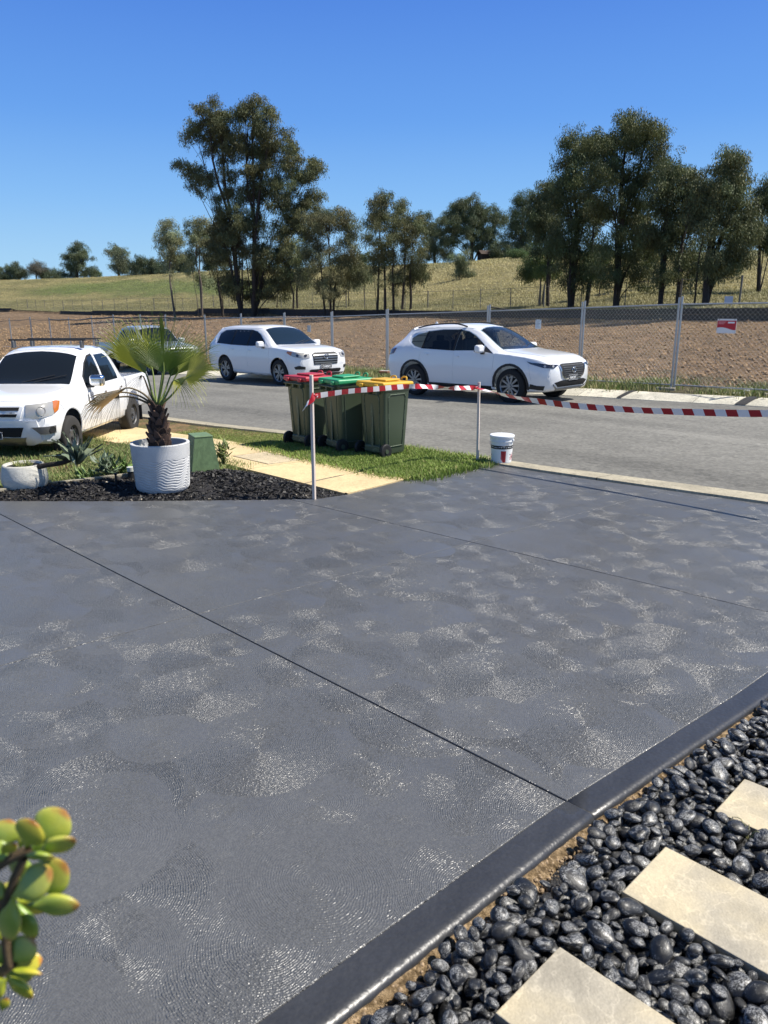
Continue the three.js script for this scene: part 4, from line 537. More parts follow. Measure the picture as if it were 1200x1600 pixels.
function buildCar(name, o) {
  const root = top(name, o.pos, o.yaw), shell = carShell(o.rows), [fx, rx] = [o.wb / 2, -o.wb / 2], ar = o.arch, ay = o.axle, paint = o.paint;
  root.rotation.order = 'YXZ'; root.rotation.z = o.pitch ?? 0; if (o.scale) root.scale.setScalar(o.scale);
  const cyl = x => [1, -1].map(s => new THREE.CylinderGeometry(ar, ar, .46, 36).rotateX(Math.PI / 2).translate(x, ay, s * (o.halfW - .10)));
  const body = cut(shell, [...cyl(fx), ...cyl(rx), ...(o.cut ?? [])]); part(root, 'body_shell', body[0], paint); splitCorners(body[1]).forEach(g => { for (const k of ['normal', 'uv']) g.deleteAttribute(k); g = biggest(mergeVertices(g, 1e-3)); g.computeVertexNormals(); part(root, 'wheel_arch', g, mTrim); });
  const sk = skinner(shell), P = (nm, outl, dir, mat, off, max, holes) => part(root, nm, sk(outl, dir, off, max, holes), mat), both = (nm, outl, mat, off, max) => { P(nm, outl, 'R', mat, off, max); P(nm, outl, 'L', mat, off, max); };
  o.skin({ P, both, root, paint, fx, rx, ar, ay, sk });
  for (const [x, s] of [[fx, 1], [fx, -1], [rx, 1], [rx, -1]]) wheel(root, x, o.wheelR, s * (o.track / 2), o.wheelR, o.rimR, o.tyreW, s, o.rim, o.tyreMat);
  for (const x of [fx, rx]) part(root, 'axle', rod(V(x, o.wheelR, -o.track / 2 + .1), V(x, o.wheelR, o.track / 2 - .1), .05), mTrim);
  return root;
}
function mirror(root, x, y, z, paint, s, k = 1) { const g = new RoundedBoxGeometry(.14 * k, .17 * k, .22 * k, 4, .055 * k); g.translate(x, y, s * (z + .11)); const m = part(root, 'wing_mirror', plain(g), paint); part(m, 'mirror_stalk', box(.07, .05, .16, x + .02, y - .09, s * (z - .02), .015), mTrim); part(m, 'mirror_glass', box(.008, .13 * k, .17 * k, x - .072 * k, y, s * (z + .11), .003), mGlassClear); }

// ---- white SUV in front of the fence, right
const cxRows = [[2.285, .43, .50, .55, .56, .70, .55, .73, .48, .76], [2.22, .31, .70, .55, .76, .80, .72, .84, .60, .885], [2.02, .25, .82, .60, .88, .90, .82, .945, .70, .985], [1.5, .23, .86, .65, .92, .975, .88, 1.01, .78, 1.055], [1.08, .23, .87, .65, .92, 1.01, .885, 1.045, .78, 1.105], [.96, .23, .87, .65, .92, 1.015, .885, 1.09, .76, 1.15], [.22, .23, .87, .65, .92, 1.035, .88, 1.46, .605, 1.56], [-.25, .23, .87, .66, .92, 1.045, .88, 1.525, .585, 1.63], [-1.15, .23, .87, .68, .92, 1.075, .88, 1.50, .575, 1.615], [-1.72, .25, .86, .70, .92, 1.11, .865, 1.40, .55, 1.545], [-2.06, .29, .82, .72, .885, 1.09, .80, 1.19, .60, 1.24], [-2.24, .36, .76, .72, .82, .98, .74, 1.02, .62, 1.05], [-2.30, .46, .66, .70, .74, .88, .68, .91, .55, .93]];
const mPane = new THREE.MeshPhysicalMaterial({ color: lin(.62, .70, .72), roughness: .02, transmission: 1, thickness: 0, ior: 1.5 }), mPaneDark = new THREE.MeshPhysicalMaterial({ color: lin(.09, .10, .11), roughness: .02, transmission: 1, thickness: 0, ior: 1.5 });
const cxW = [[[.62, 1.075], [.58, 1.20], [.28, 1.375], [.05, 1.465], [-.17, 1.50], [-.17, 1.055]], [[-.215, 1.055], [-.215, 1.50], [-.7, 1.495], [-1.10, 1.455], [-1.10, 1.08]], [[-1.135, 1.085], [-1.135, 1.448], [-1.42, 1.385], [-1.56, 1.30], [-1.5, 1.20], [-1.36, 1.13]]], cxF = [[1.02, -.70], [.30, -.56], [.24, -.3], [.22, 0], [.24, .3], [.30, .56], [1.02, .70], [1.09, .35], [1.11, 0], [1.09, -.35]];
const prismZ = o => new THREE.ExtrudeGeometry(new THREE.Shape(o.map(p => new THREE.Vector2(...p))), { depth: 2.2, bevelEnabled: false }).translate(0, 0, -1.1), prismY = (o, y0) => new THREE.ExtrudeGeometry(new THREE.Shape(o.map(([x, z]) => new THREE.Vector2(x, -z))), { depth: 1, bevelEnabled: false }).rotateX(-Math.PI / 2).translate(0, y0, 0);
const shrink = (o, k) => { const c = o.reduce((a, p) => [a[0] + p[0] / o.length, a[1] + p[1] / o.length], [0, 0]); return o.map(p => [lerp(c[0], p[0], k), lerp(c[1], p[1], k)]); };
const suv = buildCar('parked_car', {
  pos: V(-10.98, -.05, -14.22), yaw: .015, pitch: .012, rows: cxRows, cut: [...cxW.map(o => prismZ(shrink(o, .97))), prismY(shrink(cxF, .96), 1.06), prismZ([[.40, 1.07], [.26, 1.36], [-1.5, 1.33], [-1.5, 1.10]]).scale(1, 1, .62)], wb: 2.7, arch: .405, axle: .375, halfW: .92, paint: white, wheelR: .362, rimR: .245, tyreW: .225, track: 1.60, rim: { spokes: 10, w0: .016, w1: .022, mat: mAlloy },
  skin({ P, both, root, paint, fx, rx, ar, ay }) {
    const A = ar + .055;
    both('fender', [[.93, .36], [.92, .70], [.93, 1.0], [1.3, 1.0], [1.72, .955], [1.76, .90], [1.80, .80], [1.84, .62], [1.86, .50], ...arc(fx, ay, A, .25, Math.PI - .05)], paint);
    both('front_door', [[.915, .34], [.905, .70], [.92, 1.005], [.55, 1.03], [.0, 1.035], [-.165, 1.035], [-.17, .34]], paint);
    both('rear_door', [[-.18, .34], [-.175, 1.035], [-.8, 1.05], [-1.12, 1.06], [-1.13, .95], ...arc(rx, ay, A + .02, 1.2, .1, 8)], paint);
    both('quarter_panel', [[-1.145, .98], [-1.13, 1.065], [-1.40, 1.12], [-1.62, 1.24], [-1.66, 1.36], [-1.45, 1.44], [-1.2, 1.47], [-1.2, 1.52], [-1.75, 1.46], [-2.0, 1.22], [-2.13, 1.1], [-2.2, .98], [-2.24, .80], [-2.22, .55], [-2.06, .42], ...arc(rx, ay, A, Math.PI - .12, 1.22, 10)], paint);
    both('wheel_arch_trim', [...arc(fx, ay, A - .004, -.15, Math.PI + .12), ...arc(fx, ay, ar + .002, Math.PI + .12, -.15)], mTrim, .012); both('wheel_arch_trim', [...arc(rx, ay, A - .004, -.15, Math.PI + .12), ...arc(rx, ay, ar + .002, Math.PI + .12, -.15)], mTrim, .012);
    both('sill', [[.86, .24], [.86, .335], [-.92, .335], [-.92, .24]], mTrim, .012);
    both('window_pillar', [[-.165, 1.055], [-.165, 1.505], [-.22, 1.505], [-.22, 1.055]], mSeal, .0055); both('window_pillar', [[-1.095, 1.08], [-1.095, 1.46], [-1.14, 1.455], [-1.14, 1.085]], mSeal, .0055); both('side_window', cxW[0], mPane, .004); both('side_window', cxW[1], mPaneDark, .004); both('side_window', cxW[2], mPane, .004);
    both('pillar_trim', [[.92, 1.012], [.60, 1.19], [.29, 1.385], [.05, 1.475], [-.2, 1.51], [-.7, 1.508], [-1.2, 1.462], [-1.2, 1.505], [-.7, 1.55], [-.2, 1.555], [.06, 1.53], [.32, 1.445], [.66, 1.235], [.99, 1.06]], paint, .007); both('mirror_base', [[.88, 1.02], [.64, 1.055], [.62, 1.17]], mTrim, .006);
    P('bonnet', [[1.04, -.70], [1.5, -.70], [2.02, -.60], [2.17, -.40], [2.20, 0], [2.17, .40], [2.02, .60], [1.5, .70], [1.04, .70], [1.10, .35], [1.12, 0], [1.10, -.35]], 'T', paint); 
    P('windscreen', cxF, 'T', mPane, .004);
    P('roof', [[.20, -.55], [-.25, -.575], [-1.2, -.56], [-1.75, -.50], [-1.78, 0], [-1.75, .50], [-1.2, .56], [-.25, .575], [.20, .55], [.16, .3], [.14, 0], [.16, -.3]], 'T', paint);
    for (const s of [1, -1]) part(root, 'roof_rail', tube([V(-.05, 1.565, s * .57), V(-.3, 1.625, s * .585), V(-1.1, 1.60, s * .575), V(-1.5, 1.535, s * .555)], .018, .018, 12, 6), mTrim);
    P('spoiler', [[-1.70, -.48], [-1.93, -.44], [-1.95, 0], [-1.93, .44], [-1.70, .48]], 'T', paint, .03); part(root, 'antenna_fin', (() => { const g = new THREE.ConeGeometry(.05, .09, 8); g.scale(1.8, 1, .5); g.translate(-1.42, 1.63, 0); return g; })(), paint);
    P('rear_window', [[-1.97, -.44], [-2.10, -.46], [-2.10, .46], [-1.97, .44]], 'T', mGlass, .004); P('tailgate', [[-.62, .62], [.62, .62], [.62, 1.02], [-.62, 1.02]], Math.PI, paint); 
    both('tail_lamp', [[-1.93, 1.075], [-2.24, 1.02], [-2.25, .90], [-2.02, .95]], mRed, .022); P('rear_bumper', [[-.72, .40], [.72, .40], [.72, .60], [-.72, .60]], Math.PI, mTrim, .02);
    // nose
    P('front_bumper', [[-.74, .40], [-.5, .36], [.5, .36], [.74, .40], [.80, .56], [.72, .80], [.55, .84], [-.55, .84], [-.72, .80], [-.80, .56]], 0, paint, .006, .1); both('bumper_side', [[1.86, .44], [1.87, .60], [1.83, .80], [2.0, .84], [2.16, .80], [2.22, .6], [2.16, .42], [1.95, .40]], paint, .005);
    P('grille', [[-.47, .80], [-.40, .60], [-.30, .545], [.30, .545], [.40, .60], [.47, .80], [.40, .835], [-.40, .835]], 0, mTrim, .018, .08); P('grille_wing', [[-.50, .80], [-.42, .585], [-.30, .515], [.30, .515], [.42, .585], [.50, .80], [.475, .80], [.405, .60], [.30, .54], [-.30, .54], [-.405, .60], [-.475, .80]], 0, mChrome, .026, .08);
    for (let k = 0; k < 6; k++) P('grille_bar', [[-.40 + .012 * k, .80 - k * .043], [.40 - .012 * k, .80 - k * .043], [.40 - .012 * k, .79 - k * .043], [-.40 + .012 * k, .79 - k * .043]], 0, mSteelRim, .026, .2);
    const e = part(root, 'emblem', merge([new THREE.TorusGeometry(.062, .008, 8, 24).scale(1.15, .9, 1), tube([V(-.05, .03, 0), V(-.02, .045, 0), V(0, -.005, 0), V(.02, .045, 0), V(.05, .03, 0)], .007, .007, 10, 5)]), mChrome); e.rotation.y = Math.PI / 2; e.position.set(2.33, .70, 0);
    for (const s of [1, -1]) { const th = .75, a = s * th, f = lampF(s, th); P('headlight', f([[2.22, .46, .815], [2.12, .68, .835], [1.86, .88, .865], [1.76, .90, .885], [1.84, .89, .835], [2.05, .78, .765], [2.18, .60, .75]]), a, mLampDark, .014, .06); for (const [x, z] of [[2.06, .74], [2.16, .60]]) P('lamp_lens', lampC(s, th, x, z, .795, .024), a, mLamp, .02, .2); }
    P('lower_grille', [[-.62, .46], [-.50, .37], [.50, .37], [.62, .46], [.42, .50], [-.42, .50]], 0, mSeal, .016, .1); P('skid_plate', [[-.66, .44], [-.52, .34], [.52, .34], [.66, .44], [.62, .38], [.5, .30], [-.5, .30], [-.62, .38]], 0, mAlloy, .02, .1); both('bumper_trim', [[1.80, .33], [1.84, .43], [2.0, .40], [2.14, .40], [2.1, .31]], mTrim, .012);
    part(root, 'number_plate', box(.012, .115, .36, 2.315, .545, 0), plateMesh('MK28C', .36, .115).clone()); 
    both('door_handle', [[-.02, .925], [-.02, .95], [-.13, .957], [-.13, .93]], paint, .035, .3); both('door_handle', [[-.90, .945], [-.90, .97], [-1.01, .977], [-1.01, .95]], paint, .035, .3);
    for (const s of [1, -1]) { mirror(root, .62, 1.115, .90, paint, s, 1); part(root, 'wiper', rod(V(1.04, 1.115, s * .1), V(.86, 1.20, s * .1 - .45), .008, 5), mTrim); } for (const s of [1, -1]) { part(root, 'seat', merge([box(.15, .40, .44, -.12, 1.12, s * .36, .06), box(.10, .16, .24, -.14, 1.38, s * .36, .04)]), mTrim); part(root, 'seat', merge([box(.15, .30, .50, -1.0, 1.10, s * .34, .06), box(.08, .13, .22, -1.02, 1.30, s * .34, .03)]), mTrim); } { const w = part(root, 'steering_wheel', new THREE.TorusGeometry(.18, .014, 8, 28), mTrim); w.position.set(.42, 1.12, .36); w.rotation.set(0, Math.PI / 2, 0); w.rotateX(-.4); } part(root, 'dashboard', box(.36, .08, 1.24, .70, 1.085, 0, .03), mTrim); part(root, 'rear_mirror', box(.03, .06, .2, .33, 1.47, 0, .015), mTrim);
  }
});
tag(suv, 'white SUV with black grille and roof rails, the right one of the two white cars', 'car', 'cars parked along the far kerb');

// ---- white seven seat SUV, middle
const klRows = [[2.36, .45, .52, .60, .60, .78, .58, .82, .50, .86], [2.29, .32, .74, .58, .80, .88, .76, .93, .62, .97], [2.08, .27, .86, .62, .92, .97, .86, 1.01, .74, 1.05], [1.6, .25, .90, .67, .955, 1.03, .92, 1.065, .82, 1.105], [1.15, .25, .91, .67, .96, 1.06, .92, 1.095, .82, 1.145], [1.03, .25, .91, .67, .96, 1.065, .92, 1.14, .80, 1.19], [.30, .25, .91, .67, .96, 1.08, .92, 1.52, .655, 1.62], [-.2, .25, .91, .68, .96, 1.09, .92, 1.59, .64, 1.69], [-1.2, .25, .91, .70, .96, 1.10, .92, 1.585, .635, 1.685], [-2.0, .28, .90, .72, .955, 1.12, .91, 1.52, .62, 1.63], [-2.3, .32, .86, .74, .92, 1.10, .87, 1.30, .64, 1.38], [-2.44, .38, .80, .74, .86, 1.02, .80, 1.06, .66, 1.10], [-2.49, .48, .70, .72, .78, .90, .72, .93, .6, .96]];
const suv7 = buildCar('parked_car', {
  pos: V(-19.2, -.27, -14.55), yaw: -.022, pitch: .01, rows: klRows, wb: 2.79, arch: .415, axle: .39, halfW: .96, paint: white, wheelR: .375, rimR: .25, tyreW: .235, track: 1.66, rim: { spokes: 5, w0: .02, w1: .026, twin: .42, mat: mAlloy },
  skin({ P, both, root, paint, fx, rx, ar, ay }) {
    const A = ar + .012;
    both('fender', [[.95, .36], [.95, 1.05], [1.35, 1.05], [1.74, 1.0], [1.72, .86], [1.80, .80], [1.85, .60], [1.84, .46], ...arc(fx, ay, A, .15, Math.PI - .05)], paint); both('front_door', [[.935, .34], [.935, 1.055], [.5, 1.075], [-.135, 1.08], [-.14, .34]], paint); both('rear_door', [[-.15, .34], [-.145, 1.08], [-1.06, 1.09], [-1.08, .96], ...arc(rx, ay, A + .02, 1.15, .1, 8)], paint);
    both('quarter_panel', [[-1.095, .98], [-1.075, 1.09], [-1.9, 1.115], [-2.0, 1.30], [-2.02, 1.50], [-2.10, 1.50], [-2.28, 1.25], [-2.38, 1.1], [-2.42, .9], [-2.42, .6], [-2.2, .40], ...arc(rx, ay, A, Math.PI - .1, 1.2, 10)], paint);
    both('sill', [[.92, .25], [.92, .335], [-.94, .335], [-.94, .25]], white, .012); both('window_pillar', [[-.135, 1.095], [-.135, 1.545], [-.195, 1.548], [-.195, 1.095]], mSeal, .0055); both('window_pillar', [[-.995, 1.105], [-.995, 1.55], [-1.045, 1.55], [-1.045, 1.107]], mSeal, .0055); both('side_window', [[.66, 1.11], [.62, 1.22], [.30, 1.42], [.1, 1.50], [-.14, 1.54], [-.14, 1.095]], mGlass, .004); both('side_window', [[-.19, 1.095], [-.19, 1.545], [-1.0, 1.55], [-1.0, 1.105]], mGlass, .004); both('side_window', [[-1.04, 1.107], [-1.04, 1.55], [-1.65, 1.52], [-1.86, 1.42], [-1.84, 1.14]], mGlass, .004);
    both('pillar_trim', [[.95, 1.06], [.66, 1.23], [.33, 1.435], [.1, 1.515], [-.2, 1.56], [-1.0, 1.565], [-1.65, 1.54], [-1.98, 1.42], [-2.0, 1.50], [-1.7, 1.58], [-1.0, 1.61], [-.2, 1.605], [.12, 1.57], [.38, 1.48], [.72, 1.27], [1.03, 1.10]], paint, .007);
    P('bonnet', [[1.10, -.74], [1.55, -.74], [2.08, -.64], [2.25, -.42], [2.28, 0], [2.25, .42], [2.08, .64], [1.55, .74], [1.10, .74], [1.17, .35], [1.19, 0], [1.17, -.35]], 'T', paint); P('windscreen', [[1.08, -.74], [.36, -.60], [.31, -.3], [.29, 0], [.31, .3], [.36, .60], [1.08, .74], [1.15, .35], [1.17, 0], [1.15, -.35]], 'T', mGlassClear, .004);
    P('roof', [[.27, -.60], [-.2, -.63], [-1.2, -.625], [-2.05, -.58], [-2.16, -.5], [-2.18, 0], [-2.16, .5], [-2.05, .58], [-1.2, .625], [-.2, .63], [.27, .60], [.23, .3], [.21, 0], [.23, -.3]], 'T', paint); P('spoiler', [[-2.08, -.52], [-2.26, -.5], [-2.28, 0], [-2.26, .5], [-2.08, .52]], 'T', paint, .03);
    both('tail_lamp', [[-2.16, 1.10], [-2.40, 1.06], [-2.42, .90], [-2.28, .92]], mRed, .012); P('tailgate', [[-.66, .62], [.66, .62], [.66, 1.06], [-.66, 1.06]], Math.PI, paint); P('rear_bumper', [[-.76, .40], [.76, .40], [.76, .60], [-.76, .60]], Math.PI, paint, .02);
    P('front_bumper', [[-.78, .40], [-.55, .36], [.55, .36], [.78, .40], [.84, .58], [.76, .76], [.5, .78], [.42, .92], [-.42, .92], [-.5, .78], [-.76, .76], [-.84, .58]], 0, paint, .006, .1); both('bumper_side', [[1.86, .42], [1.87, .60], [1.82, .80], [2.05, .80], [2.22, .78], [2.28, .6], [2.22, .42], [2.0, .38]], paint, .005);
    P('grille', [[-.46, .90], [-.42, .62], [.42, .62], [.46, .90], [.36, .95], [-.36, .95]], 0, mTrim, .018, .08); for (let k = 0; k < 4; k++) P('grille_bar', [[-.44 + .01 * k, .885 - k * .068], [.44 - .01 * k, .885 - k * .068], [.44 - .01 * k, .852 - k * .068], [-.44 + .01 * k, .852 - k * .068]], 0, mAlloy, .032, .2);
    const e = part(root, 'emblem', merge([new THREE.TorusGeometry(.07, .01, 8, 24).scale(1.3, .85, 1), new THREE.TorusGeometry(.05, .009, 8, 20).scale(.55, 1, 1), new THREE.TorusGeometry(.05, .008, 8, 20).scale(1, .4, 1).translate(0, .03, 0)]), mChrome); e.rotation.y = Math.PI / 2; e.position.set(2.42, .84, 0);
    for (const s of [1, -1]) { const th = .72, a = s * th, f = lampF(s, th); P('headlight', f([[2.30, .52, .93], [2.16, .78, .955], [1.84, .93, .99], [1.80, .94, .94], [2.02, .88, .84], [2.24, .68, .80], [2.31, .52, .81]]), a, mLamp, .014, .06); P('indicator', f([[1.98, .88, .975], [1.84, .93, .99], [1.80, .94, .94], [1.96, .90, .865]]), a, mAmber, .02, .08); for (const [x, z] of [[2.12, .80], [2.25, .62]]) P('lamp_lens', lampC(s, th, x, z, .875, .04), a, mLampDark, .02, .2); P('fog_lamp', f([[2.24, .62, .50], [2.05, .82, .50], [2.02, .84, .56], [2.12, .76, .60], [2.24, .62, .57]]), a, mTrim, .018, .08); }
    P('lower_grille', [[-.58, .46], [-.52, .39], [.52, .39], [.58, .46], [.52, .49], [-.52, .49]], 0, mSeal, .016, .1); P('bumper_lip', [[-.70, .37], [-.6, .30], [.6, .30], [.70, .37]], 0, mTrim, .014, .1);
    part(root, 'number_plate', box(.012, .12, .38, 2.405, .565, 0), plateMesh('CU48WT', .38, .12)); both('door_handle', [[.02, .945], [.02, .975], [-.10, .98], [-.10, .95]], paint, .035, .3); both('door_handle', [[-.88, .955], [-.88, .985], [-1.0, .99], [-1.0, .96]], paint, .035, .3);
    for (const s of [1, -1]) { mirror(root, .68, 1.155, .94, paint, s, 1.05); part(root, 'wiper', rod(V(1.1, 1.16, s * .1), V(.92, 1.25, s * .1 - .5), .008, 5), mTrim); }
  }
});
tag(suv7, 'white seven seat SUV with chrome barred grille, parked left of the black grilled one', 'car', 'cars parked along the far kerb');

// ---- dual cab utes
function ute(o) {
  const k = o.narrow ?? 1, rows = [[2.42, .50, .52, .62, .58, .80, .56, .84, .50, .88], [2.36, .40, .74, .62, .78, .90, .74, .95, .62, .99], [2.16, .34, .82, .64, .86, .97, .80, 1.03, .70, 1.075], [1.6, .34, .84, .72, .885, 1.045, .84, 1.08, .76, 1.135], [1.12, .34, .84, .72, .89, 1.07, .85, 1.11, .76, 1.18], [1.02, .34, .84, .72, .89, 1.075, .85, 1.15, .74, 1.215], [.36, .34, .84, .72, .89, 1.09, .85, 1.60, .655, 1.69], [.0, .34, .84, .72, .89, 1.095, .85, 1.67, .635, 1.755], [-.7, .34, .84, .72, .89, 1.10, .85, 1.665, .63, 1.755], [-1.0, .34, .84, .72, .89, 1.11, .85, 1.55, .645, 1.66], [-1.19, .34, .84, .72, .89, 1.11, .85, 1.20, .70, 1.28], [-1.22, .36, .83, .72, .885, 1.09, .84, 1.12, .72, 1.16]];
  const tubRows = [[-1.24, .42, .82, .72, .885, 1.08, .86, 1.10, .84, 1.105], [-1.3, .40, .84, .72, .89, 1.085, .865, 1.105, .85, 1.11], [-2.6, .44, .84, .74, .885, 1.085, .86, 1.105, .845, 1.11], [-2.76, .50, .82, .76, .87, 1.07, .84, 1.09, .82, 1.095], [-2.80, .55, .78, .76, .84, 1.04, .80, 1.06, .78, 1.065]];
  const M = o.paint, root = buildCar('pickup_truck', {
    ...o, rows, wb: 3.085, arch: .43, axle: .40, halfW: .885, wheelR: o.wheelR ?? .355, rimR: .205, tyreW: .235, track: 1.55, rim: o.rim ?? { mat: mSteelRim, holes: 8 },
    skin({ P, both, root, paint, fx, rx, ar, ay }) {
      const A = ar + .012;
      both('fender', [[.99, .36], [1.0, .7], [.99, 1.06], [1.5, 1.05], [1.95, 1.02], [1.80, .84], [2.0, .78], [2.02, .60], [1.98, .42], ...arc(fx, ay, A, .05, Math.PI - .05)], paint); both('front_door', [[.975, .40], [.985, .7], [.975, 1.068], [.5, 1.085], [.0, 1.09], [-.075, 1.092], [-.08, .40]], paint); both('rear_door', [[-.09, .40], [-.085, 1.092], [-.95, 1.105], [-1.0, .95], [-1.02, .68], [-.98, .55], [-.84, .40]], paint); both('quarter_panel', [[-1.02, .50], [-1.035, .68], [-1.015, .95], [-.965, 1.105], [-1.19, 1.12], [-1.205, .50]], paint);
      both('sill', [[1.06, .35], [1.06, .39], [-1.18, .39], [-1.18, .35]], paint, .006); both('side_window', [[.70, 1.12], [.66, 1.26], [.40, 1.47], [.16, 1.575], [-.06, 1.60], [-.06, 1.115]], mGlass, .004); both('side_window', [[-.16, 1.12], [-.16, 1.60], [-.62, 1.605], [-.78, 1.53], [-.88, 1.2], [-.86, 1.13]], mGlass, .004);
      both('window_seal', [[.735, 1.10], [.69, 1.27], [.42, 1.49], [.17, 1.60], [-.05, 1.625], [-.05, 1.60], [.16, 1.575], [.40, 1.47], [.66, 1.26], [.70, 1.12]], mSeal, .006);
      both('pillar_trim', [[1.0, 1.075], [.72, 1.27], [.43, 1.50], [.17, 1.61], [-.06, 1.635], [-.08, 1.10], [-.14, 1.10], [-.14, 1.635], [-.66, 1.635], [-.81, 1.55], [-.92, 1.18], [-.94, 1.11], [-1.19, 1.125], [-1.16, 1.25], [-1.0, 1.60], [-.8, 1.695], [.0, 1.695], [.2, 1.665], [.48, 1.555], [.78, 1.33], [1.06, 1.12]], paint, .007);
      P('bonnet', [[1.06, -.69], [1.6, -.70], [2.16, -.60], [2.30, -.42], [2.33, 0], [2.30, .42], [2.16, .60], [1.6, .70], [1.06, .69], [1.12, .35], [1.14, 0], [1.12, -.35]], 'T', paint); P('windscreen', [[1.05, -.69], [.45, -.62], [.41, -.3], [.39, 0], [.41, .3], [.45, .62], [1.05, .69], [1.10, .35], [1.12, 0], [1.10, -.35]], 'T', mGlass, .004);
      P('roof', [[.35, -.61], [.0, -.62], [-.7, -.615], [-.98, -.60], [-1.02, 0], [-.98, .60], [-.7, .615], [.0, .62], [.35, .61], [.31, .3], [.29, 0], [.31, -.3]], 'T', paint); P('rear_window', [[-1.05, -.55], [-1.17, -.58], [-1.17, .58], [-1.05, .55]], 'T', mGlass, .004);
      P('front_bumper', [[-.72, .42], [-.55, .36], [.55, .36], [.72, .42], [.72, .60], [.68, .745], [-.68, .745], [-.72, .60]], 0, paint, .03, .1); both('bumper_side', [[2.0, .42], [2.01, .62], [1.9, .78], [2.15, .80], [2.34, .76], [2.38, .6], [2.3, .42], [2.1, .37]], paint, .012);
      P('grille', [[-.50, .935], [-.46, .78], [.46, .78], [.50, .935], [.44, .955], [-.44, .955]], 0, paint, .022, .1); P('grille_opening', [[-.45, .935], [-.44, .885], [.44, .885], [.45, .935]], 0, mSeal, .03, .2); P('grille_opening', [[-.42, .84], [-.40, .795], [.40, .795], [.42, .84]], 0, mSeal, .03, .2);
      const bd = part(root, 'badge', box(.006, .028, .13, 0, 0, 0), (() => { const cv = document.createElement('canvas'); cv.width = 128; cv.height = 32; const c = cv.getContext('2d'); c.fillStyle = '#d9dcdf'; c.fillRect(0, 0, 128, 32); c.fillStyle = '#17181a'; c.font = 'bold italic 30px sans-serif'; c.textAlign = 'center'; c.textBaseline = 'middle'; c.fillText('V6', 64, 17); const t = new THREE.CanvasTexture(cv); t.colorSpace = THREE.SRGBColorSpace; return std(0xffffff, .4, { map: t }); })()); bd.position.set(2.452, .862, -.33); bd.rotation.y = .08;
      for (const s of [1, -1]) { const th = .62, a = s * th, f = lampF(s, th); P('headlight', f([[2.36, .52, .965], [2.22, .74, .985], [2.02, .86, 1.0], [1.94, .88, .985], [2.02, .87, .86], [2.16, .82, .80], [2.34, .60, .765], [2.38, .50, .80]]), a, mLamp, .014, .06); P('indicator', f([[2.10, .83, .995], [2.02, .86, 1.0], [1.94, .88, .985], [2.02, .87, .86], [2.12, .835, .82], [2.13, .83, .9]]), a, mAmber, .02, .06); P('lamp_lens', lampC(s, th, 2.26, .68, .875, .065), a, mSteelRim, .02, .2); P('fog_lamp_recess', f([[2.36, .56, .64], [2.14, .83, .64], [2.14, .83, .53], [2.30, .66, .53]]), a, mSteelRim, .036, .08); P('fog_lamp', lampC(s, th, 2.18, .78, .585, .052), a, mTrim, .044, .2); }
      P('lower_grille', [[-.50, .64], [-.44, .50], [.44, .50], [.50, .64]], 0, mSeal, .036, .1); P('skid_plate', [[-.52, .49], [-.46, .37], [.46, .37], [.52, .49]], 0, mAlloy, .04, .1); part(root, 'number_plate', box(.012, .11, .36, 2.475, .52, 0), plateMesh('BJ 47 KD', .36, .11));
      both('door_handle', [[.04, .93], [.04, .965], [-.05, .97], [-.05, .935]], mChrome, .035, .3); both('door_handle', [[-.80, .945], [-.80, .98], [-.90, .985], [-.90, .95]], mChrome, .035, .3);
      for (const s of [1, -1]) { mirror(root, .66, 1.20, .90, o.mirror ?? mChrome, s, 1.15); part(root, 'wiper', rod(V(1.06, 1.20, s * .1), V(.9, 1.31, s * .1 - .5), .008, 5), mTrim); }
      // tub
      const tubG = carShell(tubRows, 24), tub = cut(tubG, [new THREE.BoxGeometry(1.40, .5, 1.52).translate(-2.02, 1.13, 0), ...[1, -1].map(s => new THREE.CylinderGeometry(ar, ar, .46, 36).rotateX(Math.PI / 2).translate(rx, ay, s * .785))]); const tm = part(root, 'tub', tub[0], paint); part(tm, 'tub_floor', tub[1], mTrim); const s2 = skinner(tubG);
      for (const d of ['R', 'L']) part(tm, 'tub_side', s2([[-1.25, .45], [-1.25, 1.085], [-2.6, 1.085], [-2.74, 1.07], [-2.77, .9], [-2.76, .56], [-2.6, .47], ...arc(rx, ay, ar + .012, Math.PI - .1, .1)], d), paint); for (const s of [1, -1]) { part(tm, 'tub_rail', box(1.5, .022, .065, -2.01, 1.112, s * .80, .008), paint); part(tm, 'tub_liner', box(1.38, .10, .012, -2.02, 1.03, s * .752), mTrim); } part(tm, 'tailgate', box(.05, .52, 1.5, -2.795, .82, 0, .02), paint); for (const s of [1, -1]) part(tm, 'tail_lamp', box(.05, .34, .10, -2.785, .86, s * .80, .015), mRed); part(tm, 'rear_bumper', box(.12, .14, 1.6, -2.86, .52, 0, .03), mSteelRim);
      for (const s of [1, -1]) { part(root, 'mud_flap', box(.012, .30, .26, -2.02, .34, s * .77), mTrim); }
      o.extra?.(root);
    }
  });
  return root;
}
